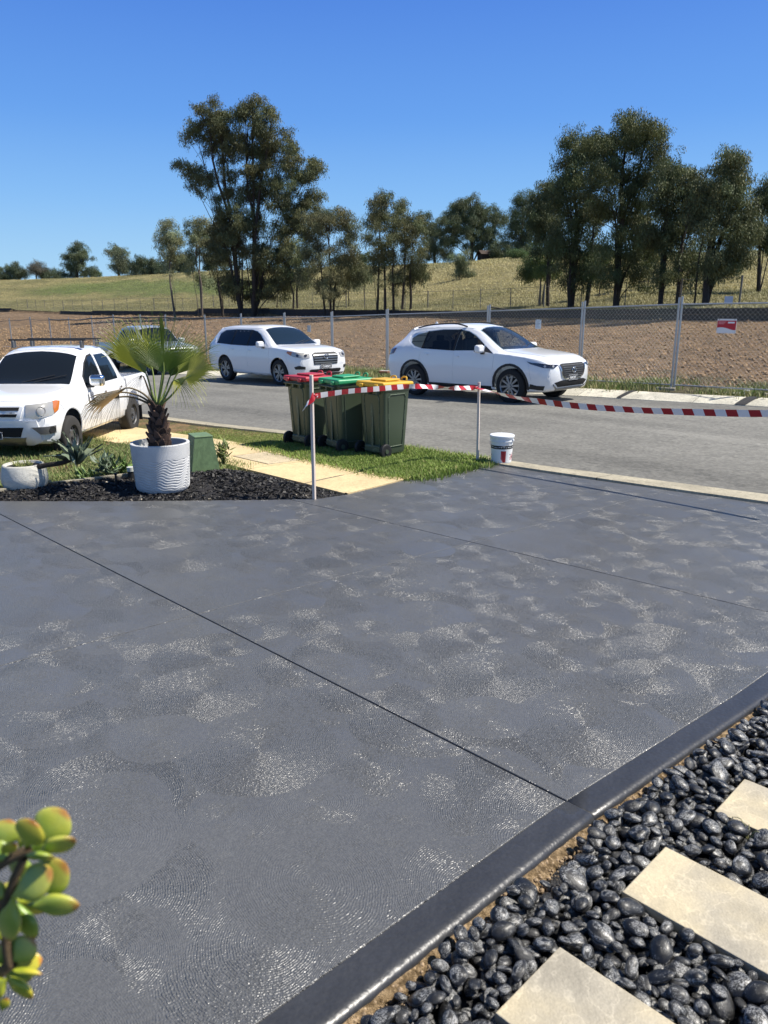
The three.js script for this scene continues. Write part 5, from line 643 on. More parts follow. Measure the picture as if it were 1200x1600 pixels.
const hilux = ute({ pos: V(-11.95, -.13, -4.82), yaw: -.785, pitch: .012, scale: .85, paint: white, tyreMat: std(lin(.032, .030, .028), .9), extra(root) {
  for (const x of [.12, -.62]) { const rk = part(root, 'roof_rack_bar', merge([box(.05, .03, 1.36, x, 1.865, 0, .01)]), mTrim); for (const s of [1, -1]) part(rk, 'rack_foot', box(.11, .13, .05, x, 1.79, s * .60, .018), mSteelRim); }
  const cv = document.createElement('canvas'); cv.width = 256; cv.height = 128; const c = cv.getContext('2d'); c.fillStyle = '#e7e8e9'; c.fillRect(0, 0, 256, 128); c.fillStyle = '#2b3038'; c.font = 'bold 40px sans-serif'; c.fillText('• NLR', 30, 56); c.font = 'bold 22px sans-serif'; c.fillText('CIVIL', 96, 96); const t = new THREE.CanvasTexture(cv); t.colorSpace = THREE.SRGBColorSpace; const M = std(0xffffff, .4, { map: t }); for (const q of [-1, 1]) { const m = part(root, 'door_lettering', new THREE.PlaneGeometry(.34, .16), M); m.position.set(.62, .93, q * .906); m.rotation.set(q < 0 ? .12 : -.12, q < 0 ? Math.PI : 0, 0); }
} });
tag(hilux, 'white dual cab pickup with roof racks parked on the verge, its nose towards the view', 'pickup');
const navara = ute({ pos: V(-27.6, -.50, -14.9), yaw: -.02, pitch: .012, scale: 1.0, paint: silver, rim: { spokes: 6, w0: .02, w1: .03, mat: mAlloy }, mirror: silver, extra(root) { for (const s of [1, -1]) part(root, 'roof_rail', tube([V(.1, 1.75, s * .58), V(-.1, 1.82, s * .58), V(-.7, 1.82, s * .58), V(-.9, 1.74, s * .58)], .02, .02, 10, 6), mTrim); } });
tag(navara, 'silver grey dual cab pickup with roof rails, behind the palm across the road', 'pickup');
// ---------------------------------------------------------------- bins, stakes, tape, bucket
function binBody(h, bw, bd, tw, td, r = .05) { // tapered tub with rounded corners, open top
  const ring = (w, d, y) => { const o = [], n = 5; for (const [sx, sz, a0] of [[1, 1, 0], [-1, 1, 1], [-1, -1, 2], [1, -1, 3]]) for (let k = 0; k <= n; k++) { const a = (a0 + k / n) * Math.PI / 2; o.push([sx * (w / 2 - r) + Math.cos(a) * r, y, sz * (d / 2 - r) + Math.sin(a) * r]); } return o; };
  const lv = [[bw * .96, bd * .96, 0], [bw, bd, .03], [lerp(bw, tw, .5), lerp(bd, td, .5), h * .5], [tw * .985, td * .985, h - .07], [tw * .99, td * .99, h - .065], [tw * 1.03, td * 1.03, h - .05], [tw * 1.04, td * 1.04, h - .01], [tw * 1.03, td * 1.03, h], [tw * .97, td * .97, h], [tw * .95, td * .95, h - .1]];
  const pos = [], idx = [], R = ring(1, 1, 0).length; for (const [w, d, y] of lv) for (const p of ring(w, d, y)) pos.push(...p); for (let i = 0; i < lv.length - 1; i++) for (let j = 0; j < R; j++) { const a = i * R + j, b = i * R + (j + 1) % R; idx.push(a, a + R, b, b, a + R, b + R); } const k = pos.length / 3; pos.push(0, 0, 0); for (let j = 0; j < R; j++) idx.push(k, j, (j + 1) % R);
  const g = new THREE.BufferGeometry(); g.setAttribute('position', new THREE.Float32BufferAttribute(pos, 3)); g.setIndex(idx); return toCreasedNormals(g, .7);
}
const scuff = (r, g, b, seed) => { const a = fbm(seed, 10, 4), s = fbm(seed + 3, 90, 2), t = fbm(seed + 5, 5, 3); return tex(512, (u, v, c) => { const m = 1 + (a(u, v) - .5) * .3, w = smooth(.60, .72, s(u, v * .3)) * smooth(.5, .65, t(u, v)) * .35; c[0] = r * m + w; c[1] = g * m + w; c[2] = b * m + w; }); };
const mBinBody = phys(0xffffff, .42, { map: scuff(.285, .33, .26, 401), bumpMap: rep(grainBump, 2), bumpScale: .001 });
const lids = { red: phys(lin(.40, .028, .04), .42), green: phys(lin(.03, .30, .12), .42), yellow: phys(lin(.66, .38, .025), .42) };
const mBlack = std(lin(.012, .012, .012), .6), mGreen2 = phys(lin(.055, .075, .045), .45);
// local frame: +z is the lid opening side, -z the wheel and hinge side
function bin(pos, turn, lidM, label, tilt = 0) {
  const H = .90, root = top('wheelie_bin', pos, turn); root.scale.setScalar(.96); const bw = .40, bd = .42, tw = .475, td = .52;
  const body = part(root, 'body', binBody(H, bw, bd, tw, td).translate(0, .045, 0), mBinBody);
  // framed recesses on the sides: raised ribs following the taper
  const face = (ax, sgn) => { const W = ax === 'x' ? bd : bw, Wt = ax === 'x' ? td : tw; const off = y => lerp(ax === 'x' ? bw : bd, ax === 'x' ? tw : td, y / H) / 2 * .995 + .003; const half = y => lerp(W, Wt, y / H) / 2 - .085; const pts = [[-1, .10], [-1, .76], [-.8, .80], [.8, .80], [1, .76], [1, .10], [-1, .10]].map(([k, y]) => { const a = k * half(y), o = sgn * off(y); return ax === 'x' ? V(o, y + .045, a) : V(a, y + .045, o); }); const g = []; for (let i = 0; i < pts.length - 1; i++) g.push(rod(pts[i], pts[i + 1], .0075, 6)); return merge(g); };
  for (const [ax, s] of [['x', 1], ['x', -1], ['z', 1], ['z', -1]]) part(body, 'panel_rib', face(ax, s), mBinBody);
  part(body, 'spine', merge([box(.05, .70, .018, 0, .42, -(bd + td) / 4 - .004, .008)]).rotateX(.0), mBinBody);
  // lid: domed, overhanging, with a raised middle
  const lid = new THREE.Group(); lid.name = 'lid'; lid.position.set(0, H + .05, -td / 2 - .02); lid.rotation.x = tilt; root.add(lid);
  const lg = new RoundedBoxGeometry(tw + .055, .055, td + .075, 4, .024), p = lg.attributes.position; for (let i = 0; i < p.count; i++) { const x = p.getX(i) / (tw / 2), z = p.getZ(i) / (td / 2); if (p.getY(i) > 0) p.setY(i, p.getY(i) + .026 * Math.max(0, 1 - x * x * .8) + .02 * (-z * .3 + .3)); } lg.computeVertexNormals();
  part(lid, 'lid_cover', plain(lg).translate(0, .022, td / 2 + .025), lidM); part(lid, 'lid_rise', box(tw * .62, .026, td * .55, 0, .078, td / 2 + .03, .012), lidM);
  for (const s of [-1, 1]) { part(lid, 'lid_handle', tube([V(s * .05, .06, td + .03), V(s * .06, .095, td + .045), V(s * .14, .095, td + .045), V(s * .15, .06, td + .03)], .012, .012, 10, 6), lidM); part(lid, 'hinge', box(.07, .05, .06, s * .14, .015, -.015, .014), lidM); }
  part(root, 'handle', rod(V(-.20, H + .015, -td / 2 - .055), V(.20, H + .015, -td / 2 - .055), .014), mGreen2); for (const s of [-1, 0, 1]) part(root, 'handle_bracket', box(.03, .07, .07, s * .16, H - .01, -td / 2 - .03, .01), mGreen2);
  part(root, 'axle', rod(V(-.26, .10, -bd / 2 - .02), V(.26, .10, -bd / 2 - .02), .012), mBlack); part(root, 'axle_housing', box(.30, .10, .10, 0, .115, -bd / 2 + .01, .02), mBinBody);
  for (const s of [-1, 1]) { const w = part(root, 'wheel', new THREE.LatheGeometry([[.02, -.022], [.07, -.022], [.094, -.024], [.10, -.012], [.10, .012], [.094, .024], [.07, .022], [.02, .022]].map(a => new THREE.Vector2(...a)), 28).rotateZ(Math.PI / 2), mBlack); w.position.set(s * .245, .10, -bd / 2 - .02); part(w, 'hub_cap', new THREE.CylinderGeometry(.03, .03, .012, 16).rotateZ(Math.PI / 2).translate(s * .026, 0, 0), mGreen2); }
  tag(root, label, 'wheelie bin', 'wheelie bins on the lawn'); return root;
}
const bt = 3.15; // wheel side towards the house
const binAt = (x, y) => { const p = at(x, y, .02); return p; };
bin(binAt(601, 710), bt, lids.yellow, 'dark green wheelie bin with a yellow lid, nearest the road edge post', .0);
bin(binAt(541, 702), bt - .16, lids.green, 'dark green wheelie bin with a bright green lid standing askew in the middle', -.03);
bin(binAt(487, 694), bt - .02, lids.red, 'dark green wheelie bin with a red lid, farthest left', .0);
// stakes
const mStake = new THREE.MeshStandardMaterial({ color: lin(.66, .56, .49), roughness: .8, bumpMap: rep(grainBump, 6, .6), bumpScale: .001 });
const stakeA = at(491, 780, 0), stakeB = at(746, 722, 0);
function stake(P, h, label, lean) { const r = top('timber_stake', P, .35); r.rotation.z = lean; part(r, 'post', box(.030, h + .25, .030, 0, h / 2 - .125, 0, .003), mStake); const s = new THREE.CylinderGeometry(.0, .0213, .05, 4).rotateY(Math.PI / 4); part(r, 'point', s.rotateX(Math.PI).translate(0, -.275, 0), mStake); tag(r, label, 'stake'); }
const topH = (x, y, P) => { const d = ray(x, y), k = d.dot(FW); return CAM_H + d.y * (P.dot(FW) / k) - P.y; };
const hA = topH(490, 586, stakeA), hB = topH(744, 597, stakeB);
stake(stakeA, hA, 'pale timber stake standing where driveway, path and mulch meet', .0); stake(stakeB, hB, 'pale timber stake at the road edge beside the white bucket', .012);
// barrier tape: a thin band with diagonal red and white print
{
  const cv = document.createElement('canvas'); cv.width = 256; cv.height = 64; const c = cv.getContext('2d'); c.fillStyle = '#efecec'; c.fillRect(0, 0, 256, 64); c.fillStyle = '#b5202c'; for (const x of [0, 256]) { c.beginPath(); c.moveTo(x - 30, 0); c.lineTo(x + 98, 0); c.lineTo(x + 128, 64); c.lineTo(x, 64); c.fill(); } c.beginPath(); 
  const t = new THREE.CanvasTexture(cv); t.colorSpace = THREE.SRGBColorSpace; t.wrapS = THREE.RepeatWrapping; const M = new THREE.MeshPhysicalMaterial({ map: t, roughness: .35, side: THREE.DoubleSide, transmission: .12, thickness: 0 });
  const root = top('barrier_tape'); tag(root, 'red and white striped barrier tape strung between the timber stakes', 'tape');
  const run = (pts, w, twist, n = 70) => { const cur = new THREE.CatmullRomCurve3(pts), pos = [], uv = [], idx = [], L = cur.getLength(); for (let i = 0; i <= n; i++) { const s = i / n, p = cur.getPointAt(s), T = cur.getTangentAt(s), th = twist(s), up = V(0, 1, 0), side = V().crossVectors(T, up).normalize(), nn = up.clone().multiplyScalar(Math.cos(th)).addScaledVector(side, Math.sin(th)); const thk = side.clone().multiplyScalar(Math.cos(th)).addScaledVector(up, -Math.sin(th)).multiplyScalar(.0006); for (const q of [.5, -.5]) for (const e of [1, -1]) { const P = p.clone().addScaledVector(nn, q * w).addScaledVector(thk, e); pos.push(P.x, P.y, P.z); uv.push(s * L / .22, q + .5); } if (i) { const k = i * 4, m = k - 4; idx.push(m, m + 2, k, m + 2, k + 2, k, m + 1, k + 1, m + 3, m + 3, k + 1, k + 3, m, k, m + 1, m + 1, k, k + 1, m + 2, m + 3, k + 2, m + 3, k + 3, k + 2); } }
    const g = new THREE.BufferGeometry(); g.setAttribute('position', new THREE.Float32BufferAttribute(pos, 3)); g.setAttribute('uv', new THREE.Float32BufferAttribute(uv, 2)); g.setIndex(idx); g.computeVertexNormals(); return g; };
  const onRay = (x, y, dist) => atD(x, y, dist), dA = stakeA.dot(FW), dB = stakeB.dot(FW), D = f => lerp(dA, dB, f);
  const P0 = onRay(491, 619, dA - .03), P1 = onRay(744, 606, dB - .03);
  part(root, 'tape_run', run([P0, onRay(540, 612, D(.16)), onRay(590, 607.5, D(.36)), onRay(625, 604.5, D(.50)), onRay(650, 603.5, D(.60)), onRay(700, 606, D(.8)), P1], .058, s => .25 + (s > .52 ? 1.0 * smooth(.5, .62, s) * Math.cos(s * 24) : .15 * Math.sin(s * 9))), M);
  part(root, 'tape_run', run([P1, ...[[800, 620], [880, 632], [980, 640], [1080, 644], [1200, 646], [1330, 641]].map(([x, y]) => onRay(x, y, 10.97 / (1 + (x - 600) / 1239)))], .072, s => s < .25 ? 1.15 * (1 - smooth(.0, .26, s)) * (1 + .3 * Math.sin(s * 50)) + .3 : .3 + .1 * Math.sin(s * 15), 110), M);
  part(root, 'tape_end', run([P0.clone().add(V(0, .01, 0)), onRay(487, 625, dA - .06), onRay(479, 632, dA - .07), onRay(474, 641, dA - .06)], .06, s => .5 + .8 * s, 20), M);
  for (const [P, k] of [[P0, 1], [P1, 1]]) part(root, 'tape_knot', new THREE.TorusGeometry(.024, .011, 8, 16).rotateX(Math.PI / 2).scale(1, 1.6, 1).translate(P.x + FW.x * .03, P.y, P.z + FW.z * .03), M);
}
// bucket
{
  const b = at(783, 722, .015), r = top('paint_bucket', b, .2), mW = phys(lin(.74, .76, .77), .35);
  const R0 = .125, R1 = .145, h = .345; const body = new THREE.LatheGeometry([[0, 0], [R0 - .01, 0], [R0, .008], [lerp(R0, R1, .78), h * .78], [R1 + .006, h * .80], [R1 + .006, h * .83], [R1, h * .84], [R1 + .002, h * .93], [R1 + .008, h * .94], [R1 + .008, h * .97], [R1, h * .97]].map(a => new THREE.Vector2(...a)), 48); part(r, 'body', body, mW);
  part(r, 'lid', new THREE.LatheGeometry([[0, h + .004], [R1 * .8, h + .004], [R1 * .86, h + .012], [R1 + .006, h + .012], [R1 + .012, h + .004], [R1 + .012, h - .018], [R1 + .004, h - .02]].map(a => new THREE.Vector2(...a)), 48), mW);
  const cv = document.createElement('canvas'); cv.width = 1024; cv.height = 256; const c = cv.getContext('2d'); c.fillStyle = '#e4e6e6'; c.fillRect(0, 0, 1024, 256); c.fillStyle = '#1d1e20'; c.fillRect(0, 0, 1024, 52); c.fillStyle = '#d8dada'; c.font = 'bold 30px sans-serif'; for (let x = 30; x < 1024; x += 34) c.fillRect(x, 18 + (x * 7) % 5, 10 + (x * 13) % 16, 12);
  for (let x = 0; x < 1024; x += 512) { c.fillStyle = '#a31f2b'; c.beginPath(); c.moveTo(x + 60, 80); c.lineTo(x + 140, 80); c.lineTo(x + 140, 256); c.lineTo(x + 96, 256); c.fill(); c.fillStyle = '#c9585f'; c.beginPath(); c.moveTo(x + 60, 80); c.lineTo(x + 96, 256); c.lineTo(x + 60, 200); c.fill(); c.strokeStyle = '#b04750'; c.lineWidth = 7; for (let k = 0; k < 7; k++) { c.strokeRect(x + 220 + k * 16, 180 - (k % 4) * 22 + k * 3, 40, 40); } c.fillStyle = '#45474b'; for (let k = 0; k < 6; k++) c.fillRect(x + 210 + (k * 53) % 160, 130 + (k * 37) % 100, 26, 16); }
  const t = new THREE.CanvasTexture(cv); t.colorSpace = THREE.SRGBColorSpace; t.wrapS = THREE.RepeatWrapping; t.offset.x = .0; const lab = new THREE.CylinderGeometry(lerp(R0, R1, .72) + .0015, lerp(R0, R1, .05) + .0015, h * .62, 48, 1, true).translate(0, h * .36, 0); part(r, 'label_print', lab, std(0xffffff, .5, { map: t }));
  part(r, 'handle', tube([V(-R1 - .006, h * .86, 0), V(-R1 * .8, h * .70, .10), V(0, h * .60, R1 + .012), V(R1 * .8, h * .70, .10), V(R1 + .006, h * .86, 0)], .003, .003, 24, 5), mGalv); for (const s of [-1, 1]) part(r, 'handle_ear', box(.02, .03, .03, s * (R1 + .008), h * .86, 0, .006), mW);
  tag(r, 'white paint bucket with lid, black band and red print at the road edge', 'bucket');
}
// ---------------------------------------------------------------- garden bed: mulch, planters, palm, box, weeds
{
  const r = rng(501), geo = []; // a handful of bark chip shapes in one loose heap
  const chip = new THREE.BoxGeometry(1, .35, .55); { const p = chip.attributes.position; for (let i = 0; i < p.count; i++) p.setXYZ(i, p.getX(i) * (1 + .3 * Math.sin(i * 5)), p.getY(i) * (1 + .5 * Math.sin(i * 3)), p.getZ(i) * (1 + .3 * Math.cos(i * 7))); chip.computeVertexNormals(); }
  const inside = (x, z, P) => { let c = false; for (let i = 0, j = P.length - 1; i < P.length; j = i++) { const [xi, zi] = P[i], [xj, zj] = P[j]; if ((zi > z) !== (zj > z) && x < (xj - xi) * (z - zi) / (zj - zi) + xi) c = !c; } return c; };
  const mMulch = std(lin(.014, .012, .012), .8, { bumpMap: rep(grainBump, 1), bumpScale: .01 });
  const mound = (x, z) => Math.max(-.004, mound0(x, z)), mound0 = (x, z) => { let d = 9; for (let i = 0; i < bedPoly.length; i++) { const A = bedPoly[i], B = bedPoly[(i + 1) % bedPoly.length], dx = B[0] - A[0], dz = B[1] - A[1], t = clamp(((x - A[0]) * dx + (z - A[1]) * dz) / (dx * dx + dz * dz)); d = Math.min(d, Math.hypot(x - A[0] - dx * t, z - A[1] - dz * t)); } return .055 * smooth(0, .25, d) + .03 * smooth(.1, .6, d) * wn(x, z, 2) + .05 * smooth(.15, .5, d) * smooth(.8, .3, Math.hypot(x + 6.75, z + 4.75)) - .012 - .06 * smooth(.75, .4, Math.hypot(x + 6.95, z + 3.78)); };
  const base = part(scene, 'garden_bed', sheet(bedPoly, 0, .16, (x, z) => G(x, z) + mound(x, z)), mMulch); tag(base, 'garden bed of black mulch along the driveway edge', null, null, 'structure');
  const L = [], C = []; for (let k = 0; k < 30000; k++) { const x = lerp(-9.1, -5.6, r()), z = lerp(-5.15, -.8, r()); if (!inside(x, z, bedPoly)) continue; if (z > -1.6 && r() < .6) continue; const s = .012 + .03 * r() ** 2, m = r() ** 2; L.push(TR(x, G(x, z) + mound(x, z) + s * .25, z, (r() - .5) * 1.6, r() * 6.3, (r() - .5) * 1.6, s, s * .8, s * (.5 + .6 * r()))); const b = .007 + .030 * m; C.push(r() < .012 ? lin(.30, .26, .20) : lin(b * 1.1, b, b * .95)); }
  tag(inst(scene, 'mulch', chip, std(0xffffff, .62), L, C, 'stuff'), 'black bark chips covering the garden bed', 'mulch', null, 'stuff');

  // lawns ----------------------------------------------------------
  const pathHit = (x, z) => z > -6.32 && z < -5.11;
  const kerbZ = x => { for (let i = 0; i < nearIn.length - 1; i++) if (x >= nearIn[i][0] && x <= nearIn[i + 1][0]) return lerp(nearIn[i][1], nearIn[i + 1][1], (x - nearIn[i][0]) / (nearIn[i + 1][0] - nearIn[i][0])); return -7; };
  const edgeX = z => { for (let i = 0; i < edgeL.length - 1; i++) if (z <= edgeL[i][1] && z >= edgeL[i + 1][1]) return lerp(edgeL[i][0], edgeL[i + 1][0], (z - edgeL[i][1]) / (edgeL[i + 1][1] - edgeL[i][1])); return -5.95; };
  const L1 = [], C1 = [], g1 = tuftGeo(9, .060, .0075, 11, 1.1);
  for (let k = 0; k < 52000; k++) { const x = lerp(-11.2, -5.9, r()), z = lerp(-7.8, -6.24, r()); if (z < kerbZ(x) + .02 + .04 * r() || x > edgeX(z) - .03 - .05 * r()) continue; if (z > -6.32 && r() < .55) continue; const thin = smooth(-9.6, -10.6, x + (wn(x, z, 2) - .5) * 1.4), bare = wn(x, z, 1.4); if (r() < thin * .9) continue; if (bare < .28 && r() < .5) continue; const lush = smooth(-9.3, -8.2, x), s = lerp(.55, 1.25, lush) * (.6 + .6 * r()), m = .7 + .6 * r(), dry = r() < lerp(.45, .10, lush); L1.push(TR(x, G(x, z) - .012, z, 0, r() * 6.3, 0, s)); C1.push(dry ? lin(.36 * m, .34 * m, .12 * m) : lin(.20 * m, .285 * m, .042 * m)); }
  tag(inst(scene, 'grass', g1, mBlade, L1, C1, 'stuff'), 'bright green lawn strip under the wheelie bins', 'grass', null, 'stuff');
  const L2 = [], C2 = []; for (let k = 0; k < 60000; k++) { const x = lerp(-15.5, -7.3, r()), z = lerp(-5.12, -1.0, r()); if (inside(x, z, bedPoly)) continue; if (x > -7.8 && z > -4.9) continue; if (x > -9 + (z + 1.6) * -.1 && z > -1.9 && x > -8.4) continue; if (x > -7.6) continue; const bare = wn(x, z, 1.1) * .6 + wn(x, z, 3.2) * .4; if (bare < .40 + .15 * r()) continue; const s = (.45 + .8 * r()), m = .7 + .6 * r(), dry = r() < .3; L2.push(TR(x, G(x, z) - .012, z, 0, r() * 6.3, 0, s)); C2.push(dry ? lin(.33 * m, .30 * m, .13 * m) : lin(.16 * m, .22 * m, .05 * m)); }
  tag(inst(scene, 'grass', g1, mBlade, L2, C2, 'stuff'), 'patchy weedy lawn between the garden bed and the pickup', 'grass', null, 'stuff');

  // concrete edging -------------------------------------------------
  { const root = top('garden_edging'); tag(root, 'thin pale concrete edging behind the black mulch', 'edging'); const E = [[-60, 779], [80, 757.5], [213, 745.5], [290, 740]].map(p => at(...p, .03)); for (let i = 0; i < E.length - 1; i++) { const w = E[i + 1].clone().sub(E[i]), l = w.length(), m = part(root, 'edging_strip', box(l - .01, .09, .055, 0, 0, 0, .006), mKerb); m.position.copy(E[i]).add(E[i + 1]).multiplyScalar(.5); m.position.y -= .005; m.rotation.y = Math.atan2(-w.z, w.x); } 
    const p = at(182, 757, .03), k = top('peg', p, .4); part(k, 'stem', rod(V(0, -.05, 0), V(0, .10, 0), .010), mBlack); part(k, 'head', new THREE.CylinderGeometry(.018, .014, .02, 10).translate(0, .11, 0), mBlack); tag(k, 'small black peg in the mulch beside the edging', 'peg'); }

  // green service pillar ---------------------------------------------
  { const p = at(318, 736, .02), root = top('service_box', V(p.x - .02, p.y, p.z), -.32); const M = phys(lin(.16, .245, .115), .5, { map: scuff(.92, .92, .92, 421) }); const g = new THREE.BoxGeometry(.36, .62, .34, 1, 1, 1), q = g.attributes.position; for (let i = 0; i < q.count; i++) if (q.getY(i) > 0) { q.setX(i, q.getX(i) * .84); q.setZ(i, q.getZ(i) * .62); } g.computeVertexNormals(); part(root, 'cabinet', g.translate(0, .29, 0), M); part(root, 'lid', box(.31, .03, .222, 0, .608, 0, .01), M); part(root, 'base', box(.38, .05, .36, 0, -.01, 0, .01), M); part(root, 'lock', new THREE.CylinderGeometry(.014, .014, .01, 12).rotateX(Math.PI / 2).translate(0, .46, .128), mGalv); root.scale.set(.97, .68, .97); tag(root, 'green tapered service box standing behind the big white planter', 'service box'); }

  // big planter -----------------------------------------------------
  const potP = at(254, 775, -.012); potP.x -= .21; potP.z -= .13;
  {
    const root = top('planter', potP), M = phys(lin(.66, .66, .65), .7, { map: tex(512, (() => { const f = fbm(431, 6, 4), g = fbm(432, 128, 2); return (u, v, c) => { const m = .93 + (f(u, v) - .5) * .10 + (g(u, v) - .5) * .06; c[0] = c[1] = c[2] = m; }; })()), bumpMap: rep(grainBump, 3), bumpScale: .0015 });
    const H = .50, Rt = .292, Rb = .262, nu = 160, nv = 150, pos = [], idx = [], uv = [];
    for (let j = 0; j <= nv; j++) for (let i = 0; i <= nu; i++) { const v = j / nv, a = i / nu * 6.283185, y = v * H; let R = lerp(Rb, Rt, v ** .8); const cr = .07; if (y < cr) R -= cr * (1 - Math.sqrt(Math.max(0, 1 - ((cr - y) / cr) ** 2))); const band = smooth(.06, .10, v) * (1 - smooth(.70, .74, v)); const wave = y + .017 * Math.sin(a * 6 + v * 4) + .010 * Math.sin(a * 11 + v * 9 + 1); const ph = (wave / .026) % 1; R -= band * .0065 * smooth(.55, .95, ph) * (1 - smooth(.95, 1, ph)) * smooth(.2, .5, wn(a * 3 + 10, v * 14, 1.1) + .15); pos.push(Math.cos(a) * R, y, Math.sin(a) * R); uv.push(i / nu * 3, v); }
    for (let j = 0; j < nv; j++) for (let i = 0; i < nu; i++) { const a = j * (nu + 1) + i; idx.push(a, a + nu + 1, a + 1, a + 1, a + nu + 1, a + nu + 2); }
    const g = new THREE.BufferGeometry(); g.setAttribute('position', new THREE.Float32BufferAttribute(pos, 3)); g.setAttribute('uv', new THREE.Float32BufferAttribute(uv, 2)); g.setIndex(idx); g.computeVertexNormals(); part(root, 'body', g, M);
    part(root, 'rim', new THREE.LatheGeometry([[Rt, H], [Rt - .004, H + .006], [Rt - .03, H + .006], [Rt - .035, H], [Rt - .04, H - .14], [0, H - .14]].map(a => new THREE.Vector2(...a)), 80), M); part(root, 'soil', new THREE.CircleGeometry(Rt - .037, 40).rotateX(-Math.PI / 2).translate(0, H - .07, 0), mMulch);
    tag(root, 'big white round planter with wavy grooves holding the palm', 'planter');
    // ---------------- palm
    const P = V(potP.x, potP.y + H - .08, potP.z), palm = top('fan_palm', P); tag(palm, 'fan palm with shaggy brown trunk growing in the big white planter', 'palm');
    const mTrunk = std(lin(.060, .036, .026), .95, { bumpMap: rep(grainBump, 6, 2), bumpScale: .01 }), mBoot = std(lin(.105, .062, .045), .9), mPet = phys(lin(.17, .22, .05), .45), mPetDry = std(lin(.12, .09, .045), .8);
    const TH = .45, rad = y => .098 - .040 * (y / TH) + .010 * Math.sin(y * 12);
    part(palm, 'trunk', new THREE.LatheGeometry([...Array(14)].map((_, i) => new THREE.Vector2(rad(i / 13 * TH), i / 13 * TH)).concat([new THREE.Vector2(.001, TH + .02)]), 18), mTrunk);
    const rr = rng(601); for (let k = 0; k < 46; k++) { const y = k / 46 * TH, a = k * 2.4, w = .028 + .016 * rr(), R = rad(y), L = .06 + .05 * rr(); const s = new THREE.Shape(); s.moveTo(-w, 0); s.lineTo(-w * .55, L * .6); s.lineTo(-w * .2, L); s.lineTo(w * .15, L * .9); s.lineTo(w * .6, L * .55); s.lineTo(w, 0); const e = new THREE.ExtrudeGeometry(s, { depth: .012, bevelEnabled: true, bevelSize: .004, bevelThickness: .004, bevelSegments: 1 }); const o = part(palm, 'leaf_base', e, k % 3 ? mBoot : mTrunk); o.position.set(Math.cos(a) * R * .85, y - .01, Math.sin(a) * R * .85); o.rotation.order = 'YXZ'; o.rotation.set(.22 + .35 * rr(), Math.PI / 2 - a, (rr() - .5) * .5); }
    // fronds: [petiole tip px, py, depth offset, facing (x right, y up, z to camera), up axis px, size, spread, droop, dry]
    const toW = (x, y, dep) => atD(x, y, P.dot(FW) + dep);
    const mGreenLeaf = (a) => new THREE.MeshPhysicalMaterial({ color: a, roughness: .42, transmission: .2, thickness: 0, side: THREE.DoubleSide });
    const gA = mGreenLeaf(lin(.24, .29, .045)), gB = mGreenLeaf(lin(.34, .35, .055)), gC = mGreenLeaf(lin(.16, .23, .035)), dryM = new THREE.MeshPhysicalMaterial({ color: lin(.50, .33, .13), roughness: .8, transmission: .1, thickness: 0, side: THREE.DoubleSide }), dry2 = new THREE.MeshPhysicalMaterial({ color: lin(.20, .15, .09), roughness: .9, side: THREE.DoubleSide });
    function frond(tip, axis, normal, len, spread, o = {}) { // a pleated fan: blade joined near the petiole, split into tapering tips
      const n = o.n ?? 34, join = o.join ?? .5, Y = axis.clone().normalize(), N = normal.clone().addScaledVector(Y, -normal.dot(Y)).normalize(), X = V().crossVectors(Y, N), pos = [], idx = [], q = rng(o.seed ?? 7);
      for (let i = 0; i < n; i++) { const f = (i + .5) / n * 2 - 1, th = f * spread, dth = spread / n, L = len * (.74 + .26 * Math.cos(f * 1.35)) * (.93 + .12 * q()), k0 = pos.length / 3, dr = (o.droop ?? .1) * (.6 + .8 * q()), cup = (o.cup ?? .25), jit = (q() - .5) * .10, tipN = o.tipDroop ?? .15; const S = 7;
        for (let j = 0; j <= S; j++) { const t = j / S, rr2 = L * t, w = t < join ? Math.tan(dth) * rr2 * 1.02 : Math.tan(dth) * L * join * (1 - (t - join) / (1 - join)) ** 1.05 * .88; const bend = t > join ? (t - join) / (1 - join) : 0; const a = th + jit * bend; const dir = Y.clone().multiplyScalar(Math.cos(a)).addScaledVector(X, Math.sin(a)), lat = X.clone().multiplyScalar(Math.cos(a)).addScaledVector(Y, -Math.sin(a)); const c = tip.clone().addScaledVector(dir, rr2 * (1 - .1 * dr * bend)).addScaledVector(N, cup * rr2 * (Math.abs(f) ** 1.5) * .8); c.y -= dr * len * bend * bend * (o.g ?? 1) + tipN * len * bend ** 3 * q() * .5; const fold = .55 * w;
          for (const s of [-1, 0, 1]) { const p = c.clone().addScaledVector(lat, s * Math.max(w, .0012)).addScaledVector(N, s === 0 ? -fold : fold); pos.push(p.x, p.y, p.z); } if (j) { const k = k0 + j * 3, m = k - 3; idx.push(m, m + 1, k, m + 1, k + 1, k, m + 1, m + 2, k + 1, m + 2, k + 2, k + 1); } } }
      const g = new THREE.BufferGeometry(); g.setAttribute('position', new THREE.Float32BufferAttribute(pos.map((v, i) => v - [P.x, P.y, P.z][i % 3]), 3)); g.setIndex(idx); const fl = g.toNonIndexed(); fl.computeVertexNormals(); return fl;
    }
    const Rv = RT, Uv = V(0, 1, 0), Tv = FW.clone().negate(); const W3 = (x, y, z) => Rv.clone().multiplyScalar(x).addScaledVector(Uv, y).addScaledVector(Tv, z);
    const crownP = V(P.x, P.y + TH - .02, P.z);
    const F = (px, py, dep, ax, nm, len, spr, mat, o = {}) => { const tip = toW(px, py, dep), fr = part(palm, 'frond', frond(tip, W3(...ax), W3(...nm), len, spr, o), mat); const a = crownP.clone().sub(P), b = tip.clone().sub(P), mid = a.clone().lerp(b, .5).add(V(0, o.arch ?? -.02, 0)); part(fr, 'petiole', tube([a, mid, b, b.clone().add(W3(...ax).normalize().multiplyScalar(len * .18))], .013, .006, 12, 5), o.dry ? mPetDry : mPet); return fr; };
